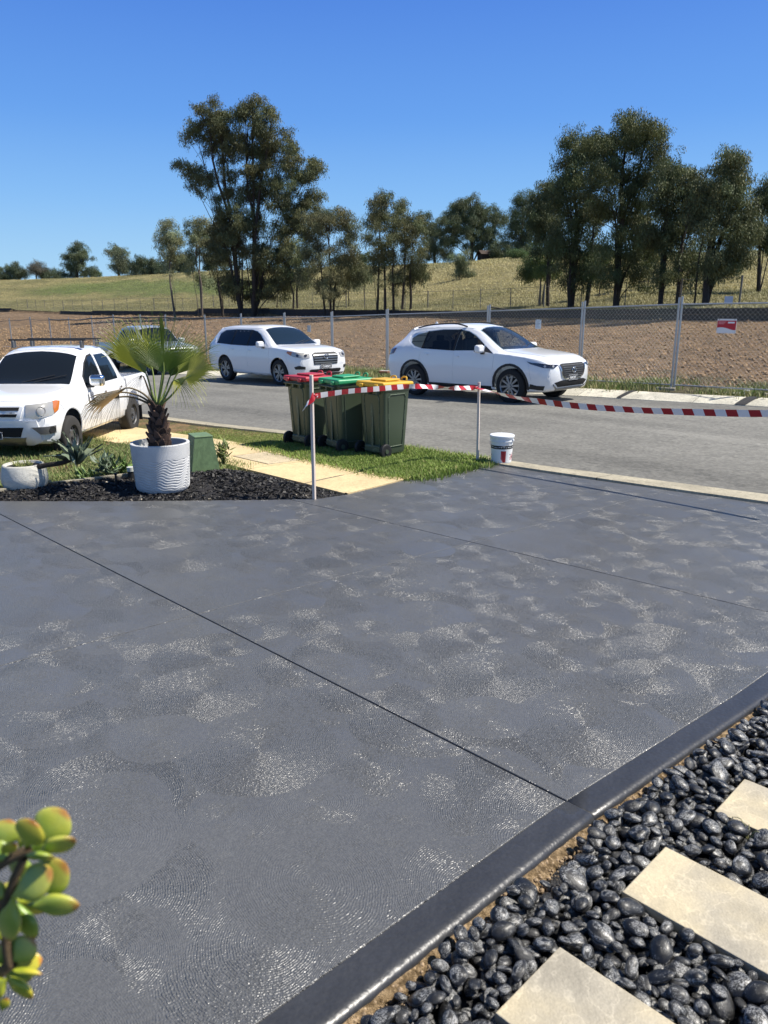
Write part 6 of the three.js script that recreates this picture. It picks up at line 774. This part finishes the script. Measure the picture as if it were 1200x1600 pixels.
    F(256, 583, -.03, [.02, 1, -.12], [0, .2, 1], .60, 1.1, gC, { n: 46, join: .42, cup: .15, seed: 1, droop: .02 });
    F(228, 584, -.02, [-.66, 1, .1], [.80, .1, .55], .62, .72, gB, { n: 32, cup: .3, seed: 2, join: .62, droop: .02 });
    F(238, 578, .16, [-.34, 1, -.2], [.45, .1, 1], .60, .75, gA, { n: 34, cup: .2, seed: 3, join: .45, droop: .02 });
    F(290, 592, -.14, [.92, .46, .25], [-.25, .75, .65], .42, 1.1, gB, { n: 40, cup: .3, seed: 4, join: .62 });
    F(278, 582, .10, [.80, .80, -.2], [-.6, .35, .7], .54, .9, gA, { n: 38, cup: .2, seed: 5, join: .5, droop: .03 });
    F(266, 588, .18, [.5, .95, -.4], [-.1, .4, .9], .48, .9, gC, { n: 32, cup: .2, seed: 6, join: .5 });
    F(272, 594, -.06, [.75, -.22, .4], [0, .9, .5], .36, .9, gB, { n: 22, droop: .35, seed: 8, join: .35 });
    F(256, 560, .02, [0, 1, 0], [0, 0, 1], .42, .10, gA, { n: 5, cup: 0, seed: 9, join: .85, droop: 0, tipDroop: 0 });
    F(198, 606, -.14, [-.88, -.46, .22], [-.1, .35, 1], .50, .26, dryM, { n: 12, droop: .12, seed: 10, join: .72, dry: true, arch: .05, tipDroop: .2, cup: .1 });
    F(186, 614, -.13, [-.62, -.85, .1], [-.2, .4, .8], .36, .95, dry2, { n: 26, droop: .2, seed: 12, join: .14, dry: true, arch: .05, tipDroop: .3 });
    F(160, 628, -.15, [-.5, -.85, .1], [-.2, .4, .8], .26, .7, dry2, { n: 12, droop: .2, seed: 17, join: .14, dry: true, arch: .08, tipDroop: .3 });
    F(222, 586, .02, [-.5, -.7, .1], [-.3, .3, .9], .26, .7, mPetDry.clone(), { n: 9, droop: .2, seed: 13, join: .1, dry: true });
  }
  // bowl planter with small succulents -----------------------------------------
  {
    const b = at(37, 774, -.012); b.x -= .14; b.z -= .08; const root = top('bowl_planter', b); root.scale.set(.88, .95, .88); const M = phys(lin(.72, .71, .67), .85, { map: tex(512, (() => { const f = fbm(441, 10, 4), g = fbm(442, 90, 3); return (u, v, c) => { const m = .92 + (f(u, v) - .5) * .10 + (g(u, v) - .5) * .12; c[0] = m; c[1] = m * .99; c[2] = m * .96; }; })()), bumpMap: rep(grainBump, 2), bumpScale: .003 });
    const P = [[0, 0], [.13, 0], [.18, .018], [.225, .065], [.246, .125], [.248, .17], [.238, .235], [.224, .285], [.214, .30], [.202, .304], [.192, .298], [.19, .26], [0, .26]].map(a => new THREE.Vector2(...a)); part(root, 'bowl', new THREE.LatheGeometry(P, 56), M); part(root, 'soil', new THREE.CircleGeometry(.197, 32).rotateX(-Math.PI / 2).translate(0, .275, 0), mMulch); tag(root, 'small rounded pale concrete bowl planter beside the driveway', 'planter');
    const mS = [phys(lin(.22, .24, .06), .5), phys(lin(.17, .21, .07), .5), phys(lin(.30, .30, .10), .5)], rr = rng(611); const spots = [[-.09, .03], [-.02, .07], [.05, .03], [.10, .06], [-.05, -.06], [.03, -.06]];
    spots.forEach(([x, z], i) => { const q = top('rosette_succulent', V(b.x + x * .88, b.y + .24, b.z + z * .88)); for (let k = 0; k < 16; k++) { const a = k * 2.4, el = .4 + .7 * (k / 16), L = .06 + .05 * rr(); const g = new THREE.ConeGeometry(.010, L, 5).scale(1, 1, .5).translate(0, L / 2, 0); const o = part(q, 'leaf', g, mS[(i + k) % 3]); o.rotation.order = 'YXZ'; o.rotation.set(1.25 - el, a, 0); } tag(q, `spiky yellow green succulent in the bowl planter, ${['at its far left', 'in the front middle', 'just right of the middle', 'at its right edge', 'at the back left', 'at the back right'][i]}`, 'succulent', 'spiky succulents in the bowl planter'); });
    // leaning agave on a bare stem
    const A = V(b.x + .10, b.y + .24, b.z - .02), tip = atD(116, 716, A.dot(FW) - .05), ag = top('agave', A); const t = tip.clone().sub(A); part(ag, 'stem', tube([V(0, 0, 0), V(t.x * .35, t.y * .2 + .02, t.z * .35), V(t.x * .7, t.y * .5 + .01, t.z * .7), t], .026, .022, 14, 8), std(lin(.045, .035, .028), .9, { bumpMap: rep(grainBump, 4), bumpScale: .008 }));
    const mAg = [phys(lin(.17, .21, .14), .55), phys(lin(.21, .25, .17), .55), phys(lin(.13, .17, .11), .55)]; const rr2 = rng(615), dir = V(.25, .55, 0).normalize();
    for (let k = 0; k < 17; k++) { const L = .23 + .07 * rr2(), w = .075, pos = [], idx = [], S = 8; for (let j = 0; j <= S; j++) { const s = j / S, ww = w * Math.sin(Math.min(1, s * 1.25 + .18) * Math.PI) ** .8 * (s > .95 ? .15 : 1), y = L * s, z = .05 * s * s; pos.push(-ww, y, z + .012 * (ww / w), 0, y, z - .008, ww, y, z + .012 * (ww / w), 0, y, z - .018); if (j) { const m = j * 4, n = m - 4; for (const [a, c] of [[0, 1], [1, 2], [2, 3], [3, 0]]) idx.push(n + a, n + c, m + a, n + c, m + c, m + a); } } const g = new THREE.BufferGeometry(); g.setAttribute('position', new THREE.Float32BufferAttribute(pos, 3)); g.setIndex(idx); g.computeVertexNormals(); const o = part(ag, 'leaf', g, mAg[k % 3]); o.position.copy(t); const a = k * 2.4, el = .25 + 1.15 * (k / 17), d = V(Math.cos(a) * Math.sin(el + .2), Math.cos(el + .2), Math.sin(a) * Math.sin(el + .2)); o.quaternion.setFromUnitVectors(V(0, 1, 0), d.add(W2(.35, 0)).normalize()); }
    function W2(x, y) { return RT.clone().multiplyScalar(x).add(V(0, y, 0)); }
    tag(ag, 'grey green agave rosette on a bare dark stem leaning out of the bowl planter', 'agave');
  }
  // small plants and cap light -----------------------------------------
  const leafy = (name, px, py, n, h, col, label, seed, w = .03) => { const p = at(px, py, -.01), root = top(name, p), rr = rng(seed), M = phys(col, .5), M2 = phys(col.clone().multiplyScalar(1.5), .5), stems = []; const g = new THREE.BufferGeometry(); g.setAttribute('position', new THREE.Float32BufferAttribute([0, 0, 0, -w, h * .0 + .05, .008, w, .05, .008, 0, .055, -.004, 0, .115, 0], 3)); g.setIndex([0, 3, 1, 0, 2, 3, 1, 3, 4, 3, 2, 4]); g.computeVertexNormals(); for (const m of [M, M2]) m.side = THREE.DoubleSide;
    for (let k = 0; k < n; k++) { const a = rr() * 6.28, R = .13 * rr() ** .6 * (w / .02), H = h * (.3 + .7 * rr()) * (1 - R * 1.5), T = V(Math.cos(a) * R, H, Math.sin(a) * R); if (k % 3 === 0) stems.push(tube([V(0, 0, 0), V(T.x * .4, H * .55, T.z * .4), T], .004, .002, 5, 4)); const o = part(root, 'leaf', g, k % 3 ? M : M2); o.position.copy(T).multiplyScalar(.55 + .45 * rr()); o.rotation.order = 'YXZ'; o.rotation.set(.4 + rr() * 1.0, rr() * 6.28, 0); const s = .5 + .7 * rr(); o.scale.setScalar(s); } part(root, 'stem', merge(stems), M); tag(root, label, 'plant'); };
  leafy('weed', 168, 748, 90, .30, lin(.085, .12, .07), 'greyish leafy weed behind the edging, left of the big planter', 621, .022);
  leafy('weed', 192, 744, 60, .20, lin(.12, .19, .05), 'low bright green weed just left of the big planter', 623, .02);
  leafy('shrub', 350, 728, 80, .36, lin(.14, .17, .05), 'small yellow green plant growing beside the green service box', 625, .016);
  leafy('weed', 135, 750, 40, .10, lin(.11, .17, .05), 'flat green weed at the edge of the mulch', 627, .018);
  { const p = at(206, 752, 0), root = top('garden_light', p); part(root, 'post', new THREE.CylinderGeometry(.035, .04, .12, 16).translate(0, .05, 0), mBlack); part(root, 'cap', new THREE.CylinderGeometry(.042, .042, .045, 20).translate(0, .135, 0), std(lin(.55, .56, .50), .5)); tag(root, 'short black garden light with a pale cap beside the big planter', 'garden light'); }
  // dead leaf scraps, verge litter
  { const q = at(1150, 615.5, .12), root = top('crumpled_sheet', q); const g = new THREE.PlaneGeometry(.8, .34, 14, 8).rotateX(-Math.PI / 2), p = g.attributes.position; for (let i = 0; i < p.count; i++) p.setY(i, .04 * wn(p.getX(i) * 3 + 9, p.getZ(i) * 3, 3) + .05 * smooth(.2, .5, p.getX(i)) * wn(p.getX(i), p.getZ(i), 9)); g.computeVertexNormals(); const m = part(root, 'sheet', g, new THREE.MeshPhysicalMaterial({ color: lin(.75, .73, .68), roughness: .8, side: THREE.DoubleSide })); m.rotation.y = .3; part(root, 'scrap', box(.12, .06, .08, .2, .07, -.06, .02), std(lin(.7, .7, .68), .8)); tag(root, 'crumpled white sheet lying on the verge behind the far kerb', 'sheet'); }
  { const q = at(601, 588, .12), root = top('brick', q, .4); part(root, 'brick_body', box(.30, .16, .22, 0, .08, 0, .02), std(lin(.36, .15, .08), .9, { bumpMap: rep(grainBump, 2), bumpScale: .01 })); part(root, 'mortar', box(.26, .02, .18, 0, .165, 0, .008), std(lin(.5, .46, .4), .95)); tag(root, 'reddish brick at the foot of the fence between the white cars', 'brick'); }
}
// ---------------------------------------------------------------- pebble bed, stepping stones, jade plant
{
  const r = rng(701), bedDrop = -.044;
  const bx = z => { for (let k = 0; k < borderOut.length - 1; k++) if (z <= borderOut[k][1] && z >= borderOut[k + 1][1]) return lerp(borderOut[k][0], borderOut[k + 1][0], (z - borderOut[k][1]) / (borderOut[k + 1][1] - borderOut[k][1])); return -1; };
  const hB = (x, z) => G(x, z) + bedDrop + (wn(x, z, 2.2) - .5) * .018 - .012 * smooth(.0, .2, x - bx(z));
  const poly = [[-1.20, 2.5], ...borderOut.slice(1).map(([x, z]) => [x - .03, z]), [3.4, -8.6], [3.4, 2.5]];
  const mMat = phys(lin(.012, .012, .013), .55, { bumpMap: rep(grainBump, 3), bumpScale: .006 });
  const bed = part(scene, 'pebble_bed', sheet(poly, 0, .14, hB), mMat); tag(bed, 'bed of polished black pebbles beside the driveway border', null, null, 'structure');
  // strip of sandy soil against the border
  { const pos = [], uv = [], idx = [], n = 160, m = 6; for (let i = 0; i <= n; i++) { const z = lerp(.2, -5.2, i / n), x0 = bx(z) - .02, w = .008 + .045 * wn(3, z, 3.1) ** 2 + .025 * wn(7, z, 14); for (let j = 0; j <= m; j++) { const t = j / m, x = x0 + .02 + w * t; pos.push(x, hB(x, z) + .020 * (1 - t) ** .7 + .012 * (wn(x, z, 45) - .5) * (1 - t * .5) + (j === m ? -.02 : .004), z); uv.push(x, z); } } for (let i = 0; i < n; i++) for (let j = 0; j < m; j++) { const a = i * (m + 1) + j; idx.push(a, a + 1, a + m + 1, a + 1, a + m + 2, a + m + 1); } const g = new THREE.BufferGeometry(); g.setAttribute('position', new THREE.Float32BufferAttribute(pos, 3)); g.setAttribute('uv', new THREE.Float32BufferAttribute(uv, 2)); g.setIndex(idx); g.computeVertexNormals();
    const f = fbm(711, 40, 3); tag(part(bed, 'soil_strip', g, std(0xffffff, .95, { map: rep(tex(512, (u, v, c) => { const q = f(u, v); c[0] = .56 + (q - .5) * .6; c[1] = .47 + (q - .5) * .55; c[2] = .34 + (q - .5) * .5; }), 2), bumpMap: rep(grainBump, 6), bumpScale: .01 })), 'sandy soil between border and pebbles');
    const L = [], C = []; for (let k = 0; k < 2600; k++) { const z = lerp(.1, -5, r()), x = bx(z) + .002 + .09 * r() ** 1.6, s = .002 + .007 * r() ** 3; L.push(TR(x, hB(x, z) + .016 * (1 - (x - bx(z)) / .1) + s * .3, z, r() * 6, r() * 6, 0, s)); const q = .6 + .6 * r(); C.push(lin(.36 * q, .26 * q, .16 * q)); } const gr = inst(bed, 'grit', new THREE.IcosahedronGeometry(1, 0), std(0xffffff, .95), L, C, 'stuff'); }
  // stepping stones ---------------------------------------------------
  const stones = [[-.865, -2.86, -2.565, 'farthest'], [-.895, -2.24, -1.935, 'middle'], [-.905, -1.605, -1.30, 'nearest']];
  const mStone = [0, 1, 2].map(i => { const a = fbm(721 + i, 4, 5), b = fbm(731 + i, 9, 4), g = fbm(741, 128, 2); return new THREE.MeshStandardMaterial({ map: rep(tex(1024, (u, v, c) => { const q = a(u, v), vein = 1 - smooth(0, .035, Math.abs(b(u, v) - .5)), pit = smooth(.70, .78, g(u, v)); let m = .725 + (q - .5) * .30 + vein * .06 + (g(u, v) - .5) * .07; const warm = smooth(.25, .75, q); m += (b(u, v) - .5) * .12; c[0] = m * .945; c[1] = m * lerp(.90, .88, warm); c[2] = m * lerp(.80, .73, warm); }), 1.4, 1.4, i * .3, i * .2), roughness: .62, bumpMap: rep(grainBump, 2), bumpScale: .0012 }); });
  stones.forEach(([x0, z0, z1, w], i) => { const root = top('stepping_stone', V(x0, 0, z0)); const P = [[x0, z0], [x0 + .62, z0 + .004], [x0 + .62, z1], [x0 + .004, z1]]; const g = slabGeo(P, .032, .004 + i * .002, .0035); g.translate(-x0, 0, -z0); part(root, 'slab', g, mStone[i]); tag(root, `${w} of the three cream stone slabs laid across the black pebbles`, 'stepping stone', 'cream stepping stones'); });
  const onStone = (x, z, pad = 0) => stones.some(([x0, z0, z1]) => x > x0 - pad && x < x0 + .62 + pad && z > z0 - pad && z < z1 + pad);
  // pebbles: three textures, several shapes ----------------------------
  const peb = [0, 1, 2, 3].map(i => { const a = fbm(751 + i, 7, 4), b = fbm(761 + i, 64, 2), c3 = fbm(771 + i, 44, 2); const dens = [.50, .46, .54, .62][i]; const T = tex(384, (u, v, c) => { const k = smooth(dens, dens + .05, b(u, v) * .6 + c3(u, v) * .4) * smooth(.35, .6, a(u, v)), m = .115 + (a(u, v) - .5) * .09; c[0] = m + k * .48; c[1] = m + k * .48; c[2] = m + k * .47; }); return phys(0xffffff, .36, { map: T, bumpMap: rep(grainBump, 1), bumpScale: .0008, clearcoat: .25, clearcoatRoughness: .3 }); });
  const shapes = [...Array(9)].map((_, i) => { const g = new THREE.SphereGeometry(1, 22, 14), p = g.attributes.position, q = rng(780 + i), o = q() * 50, A = .10 + .10 * q(), tw = (q() - .5) * .5; for (let k = 0; k < p.count; k++) { const x = p.getX(k), y = p.getY(k), z = p.getZ(k); const sq = 1 + A * (wn(x * 1.0 + o, z * 1.0 + y * .8 + o, 1.1) - .5) * 2 + tw * .25 * x; p.setXYZ(k, x * sq, y * sq * (1 + .12 * z * tw), z * sq); } g.computeVertexNormals(); return g; });
  // lay them out by dart throwing, big ones first, then a second layer in the gaps
  const all = [], cell = .09, grid = new Map(), key = (x, z) => Math.floor(x / cell) + ',' + Math.floor(z / cell);
  const put = (x, z, a, layer) => { const o = { x, z, a, layer }; all.push(o); const k = key(x, z); (grid.get(k) ?? grid.set(k, []).get(k)).push(o); return o; };
  const clash = (x, z, a, k, lay) => { const X = Math.floor(x / cell), Z = Math.floor(z / cell); for (let i = -1; i <= 1; i++) for (let j = -1; j <= 1; j++) for (const o of grid.get((X + i) + ',' + (Z + j)) ?? []) if (o.layer === lay && Math.hypot(o.x - x, o.z - z) < (o.a + a) * k) return true; return false; };
  const inView = (x, z) => x < -.02 + .16 * (-z) && z < -.45 && z > -5.6;
  const bare = (x, z) => { const d = x - bx(z); return d < .014 + .045 * wn(5, z, 2.6) + (z > -2.05 && z < -1.72 ? .09 * (1 - Math.abs(z + 1.88) / .17) : 0) || (Math.hypot((x + .45) * .6 + (z + 1.72) * .8, ((z + 1.72) * .6 - (x + .45) * .8) * 2.4) < .10); };
  for (let lay = 0; lay < 3; lay++) for (let k = 0; k < 26000; k++) { const z = lerp(-5.6, -.45, r()), x = bx(z) + lerp(.02, 1.15, r()); if (!inView(x, z)) continue; const big = k < 6000, a = (big ? .023 + .019 * r() ** 1.5 : .013 + .013 * r()) * (lay ? .9 : 1); if (lay < 2 ? bare(x, z) : (bare(x, z) || r() < .7)) continue; if (onStone(x, z, lay ? a * .75 : -.02)) continue; if (clash(x, z, a, lay ? .98 : .86, lay)) continue; put(x, z, a, lay); }
  const dist = o => Math.hypot(o.x, o.z - 0, 1.7); all.forEach(o => { o.see = (onStone(o.x, o.z, 0) ? 0 : 1) * (o.layer ? 1.15 : .8) * o.a / dist(o); const w = at2(o.x, o.z); if (w[0] < -30 || w[0] > 1230 || w[1] > 1640 || w[1] < 1060) o.see *= .1; });
  function at2(x, z) { const v = V(x, G(x, z) - CAM_H, z), zc = v.dot(FW) * Math.cos(PITCH) - v.y * Math.sin(PITCH), yc = v.dot(FW) * Math.sin(PITCH) + v.y * Math.cos(PITCH); return [600 + 1200 * v.dot(RT) / zc, 800 - 1200 * yc / zc]; }
  all.sort((a, b) => b.see - a.see);
  const mats = peb, rest = shapes.map(() => []); 
  all.forEach((o, i) => { const el = 1.0 + .5 * r(), fl = .40 + .30 * r(), tilt = o.layer ? .5 : .35, y = hB(o.x, o.z) + [.012, .036, .058][o.layer] + o.a * .12; const M = TR(o.x, y, o.z, (r() - .5) * 2 * tilt, r() * 6.283, (r() - .5) * 2 * tilt, o.a * el, o.a * fl, o.a * (.82 + .2 * r())); const s = Math.floor(r() * shapes.length), m = Math.floor(r() * 3.99);
    if (i < 300) { const p = part(bed, 'pebble', shapes[s], mats[m]); p.applyMatrix4(M); } else rest[s].push([M, m]); });
  const merged = []; rest.forEach((L, s) => { }); const byMat = peb.map(() => []); rest.forEach((L, s) => L.forEach(([M, m]) => byMat[m].push([s, M])));
  // the others: one instanced heap per shape and finish would be many, so low-triangle copies are merged per finish
  const lowS = shapes.map((g, i) => { const q = new THREE.SphereGeometry(1, 14, 9), p = q.attributes.position, o = rng(780 + i), off = o() * 50, A = .10 + .10 * o(), tw = (o() - .5) * .5; for (let k = 0; k < p.count; k++) { const x = p.getX(k), y = p.getY(k), z = p.getZ(k), sq = 1 + A * (wn(x + off, z + y * .8 + off, 1.1) - .5) * 2 + tw * .25 * x; p.setXYZ(k, x * sq, y * sq * (1 + .12 * z * tw), z * sq); } q.computeVertexNormals(); return q; });
  byMat.forEach((L, m) => { if (L.length) part(bed, 'pebbles', merge(L.map(([s, M]) => lowS[s].clone().applyMatrix4(M))), mats[m], 'stuff'); });
  // little weed and dry stalk by the far stone
  { const p = at(1168, 1312, -.02), root = top('weed', p); const g = []; const rr = rng(791); for (let k = 0; k < 7; k++) { const a = rr() * 6.28, L = .05 + .06 * rr(); g.push(tube([V(0, 0, 0), V(Math.cos(a) * L * .4, .03 + .02 * rr(), Math.sin(a) * L * .4), V(Math.cos(a) * L, .02 * rr() + .01, Math.sin(a) * L)], .0022, .001, 6, 4)); } part(root, 'stem', merge(g), phys(lin(.28, .27, .12), .7)); tag(root, 'wispy dry weed lying by the corner of the far stepping stone', 'weed'); }
}
{ // jade plant at the near left
  const root = top('jade_plant', (() => { const p = atD(-190, 1500, .62); p.y = G(p.x, p.z); return p; })()); tag(root, 'jade plant with plump green leaves edged in red, close by the view', 'jade plant');
  const O = root.position, leafTex = tex(256, (() => { const f = fbm(801, 6, 4), g = fbm(802, 60, 2); return (u, v, c) => { // v: base 0 to tip 1, u: around
    const n = f(u, v), red = smooth(.83, .99, v + (n - .5) * .22), y = smooth(.35, .85, v) * .55 + (n - .5) * .5; const A = [.54, .62, .24], Yl = [.80, .75, .34], Rd = [.66, .34, .20]; for (let k = 0; k < 3; k++) { let q = lerp(A[k], Yl[k], clamp(y)); q = lerp(q, Rd[k], red * .6); c[k] = q * (.94 + g(u, v) * .12); } }; })());
  const M = phys(0xffffff, .38, { map: leafTex, clearcoat: .3, clearcoatRoughness: .3, sheen: 0 }), MY = phys(lin(1.25, 1.05, .55), .38, { map: leafTex, clearcoat: .3, clearcoatRoughness: .3 }), MD = phys(lin(.72, .85, .7), .4, { map: leafTex, clearcoat: .3, clearcoatRoughness: .3 }), mStem = std(lin(.30, .20, .10), .8, { bumpMap: rep(grainBump, 6), bumpScale: .004 });
  const leaf = (() => { // plump obovate leaf along +y, flat across z
    const nu = 20, nv = 16, pos = [], uv = [], idx = []; for (let j = 0; j <= nv; j++) for (let i = 0; i <= nu; i++) { const v = j / nv, a = i / nu * 6.283185, w = .5 * (Math.sin(Math.PI * Math.min(1, v) ** 1.25) ** .62) * (.35 + .65 * smooth(0, .5, v)), t = .13 * Math.sin(Math.PI * v ** .9) ** .7; const c = Math.cos(a), s = Math.sin(a); pos.push(w * Math.sign(c) * Math.abs(c) ** .9, v * 1.05, t * s + .10 * (v - .4) ** 2 - .12 * (w * c) ** 2 * -1); uv.push(i / nu, clamp(v * .62 + .38 * Math.max(Math.abs(c) ** 6 * smooth(.1, .5, v), v))); } for (let j = 0; j < nv; j++) for (let i = 0; i < nu; i++) { const a = j * (nu + 1) + i; idx.push(a, a + 1, a + nu + 1, a + 1, a + nu + 2, a + nu + 1); } const g = new THREE.BufferGeometry(); g.setAttribute('position', new THREE.Float32BufferAttribute(pos, 3)); g.setAttribute('uv', new THREE.Float32BufferAttribute(uv, 2)); g.setIndex(idx); g.computeVertexNormals(); return g; })();
  const D0 = .62, U = (x, y, dd = 0) => atD(x, y, D0 + dd).sub(O); const UP = V(0, 1, 0), T = FW.clone().negate();
  // leaf: base px, tip px, width factor, facing tilt, depth shift, finish
  const put = (x0, y0, x1, y1, wd, roll, dd = 0, mat = M, dt = 0) => { const a = U(x0, y0, dd), b = U(x1, y1, dd + dt), y = b.clone().sub(a), L = y.length() * 1.06; wd *= 1.22; y.normalize(); let n = T.clone().addScaledVector(UP, .5); n.addScaledVector(y, -n.dot(y)).normalize(); n.applyAxisAngle(y, roll); const x = V().crossVectors(y, n), m = new THREE.Matrix4().makeBasis(x.multiplyScalar(L * wd), y.clone().multiplyScalar(L), n.multiplyScalar(L)); m.setPosition(a); const o = part(root, 'leaf', leaf, mat); o.applyMatrix4(m); };
  put(55, 1322, 98, 1270, .72, .2, .015, M, .01); put(40, 1325, 52, 1285, .85, -.1, -.01, MY); put(60, 1332, 112, 1310, .55, .9, 0, M); put(40, 1335, 82, 1338, .55, 1.1, -.012, MD); put(4, 1328, 14, 1284, .9, .1, .02, M, .01); put(0, 1335, 22, 1318, .6, .8, -.005, MY); put(20, 1345, -14, 1322, .6, .3, 0, MD);
  put(18, 1404, 78, 1364, .52, -.3, -.01, M); put(50, 1395, 100, 1352, .62, .1, .02, M); put(42, 1412, 118, 1412, .40, .5, .005, M); put(20, 1400, 14, 1462, .42, .2, -.01, M); put(26, 1410, 52, 1460, .55, .5, .012, MD); put(14, 1405, -18, 1385, .6, .3, 0, MY); put(12, 1398, 30, 1366, .5, -.6, .03, MD);
  put(12, 1505, 50, 1470, .75, .2, 0, M, .01); put(20, 1515, 62, 1520, .20, .8, -.01, MY); put(18, 1508, -4, 1478, .8, .1, .01, M); put(16, 1525, 48, 1556, .45, .5, -.008, MY); put(12, 1528, -12, 1552, .6, .2, -.01, MY); put(14, 1515, 44, 1498, .6, .9, .012, M); put(2, 1580, 10, 1560, .5, .2, 0, MY); put(10, 1520, -20, 1512, .5, .6, .02, M);
  { const q = rng(811); for (const [x, y, n] of [[34, 1330, 6], [30, 1408, 6], [14, 1512, 7], [-20, 1450, 5]]) for (let k = 0; k < n; k++) { const a = q() * 6.28, l = 34 + 18 * q(); put(x + 8 * (q() - .5), y + 8 * (q() - .5), Math.min(96, x + Math.cos(a) * l), y + Math.sin(a) * l * .8, .5 + .25 * q(), q() * 1.2 - .2, .03 + .03 * q(), [M, MD, MY][k % 3], .01); } }
  const st = (pts, r0, r1) => part(root, 'stem', tube(pts, r0, r1, 12, 8), mStem);
  st([V(0, 0, 0), U(-170, 1800), U(-120, 1640), U(-60, 1570), U(8, 1530), U(18, 1505)], .016, .006); st([U(-120, 1640), U(-70, 1480), U(-10, 1425), U(18, 1402)], .009, .005); st([U(-70, 1480), U(-50, 1400), U(0, 1350), U(45, 1328)], .008, .005); st([U(12, 1402), U(22, 1375), U(38, 1340)], .0045, .004); st([U(16, 1510), U(10, 1470), U(16, 1410)], .005, .0045);
}
scene.traverse(o => { if (o.isMesh) { o.castShadow = true; o.receiveShadow = true; } });
renderer.render(scene, camera);
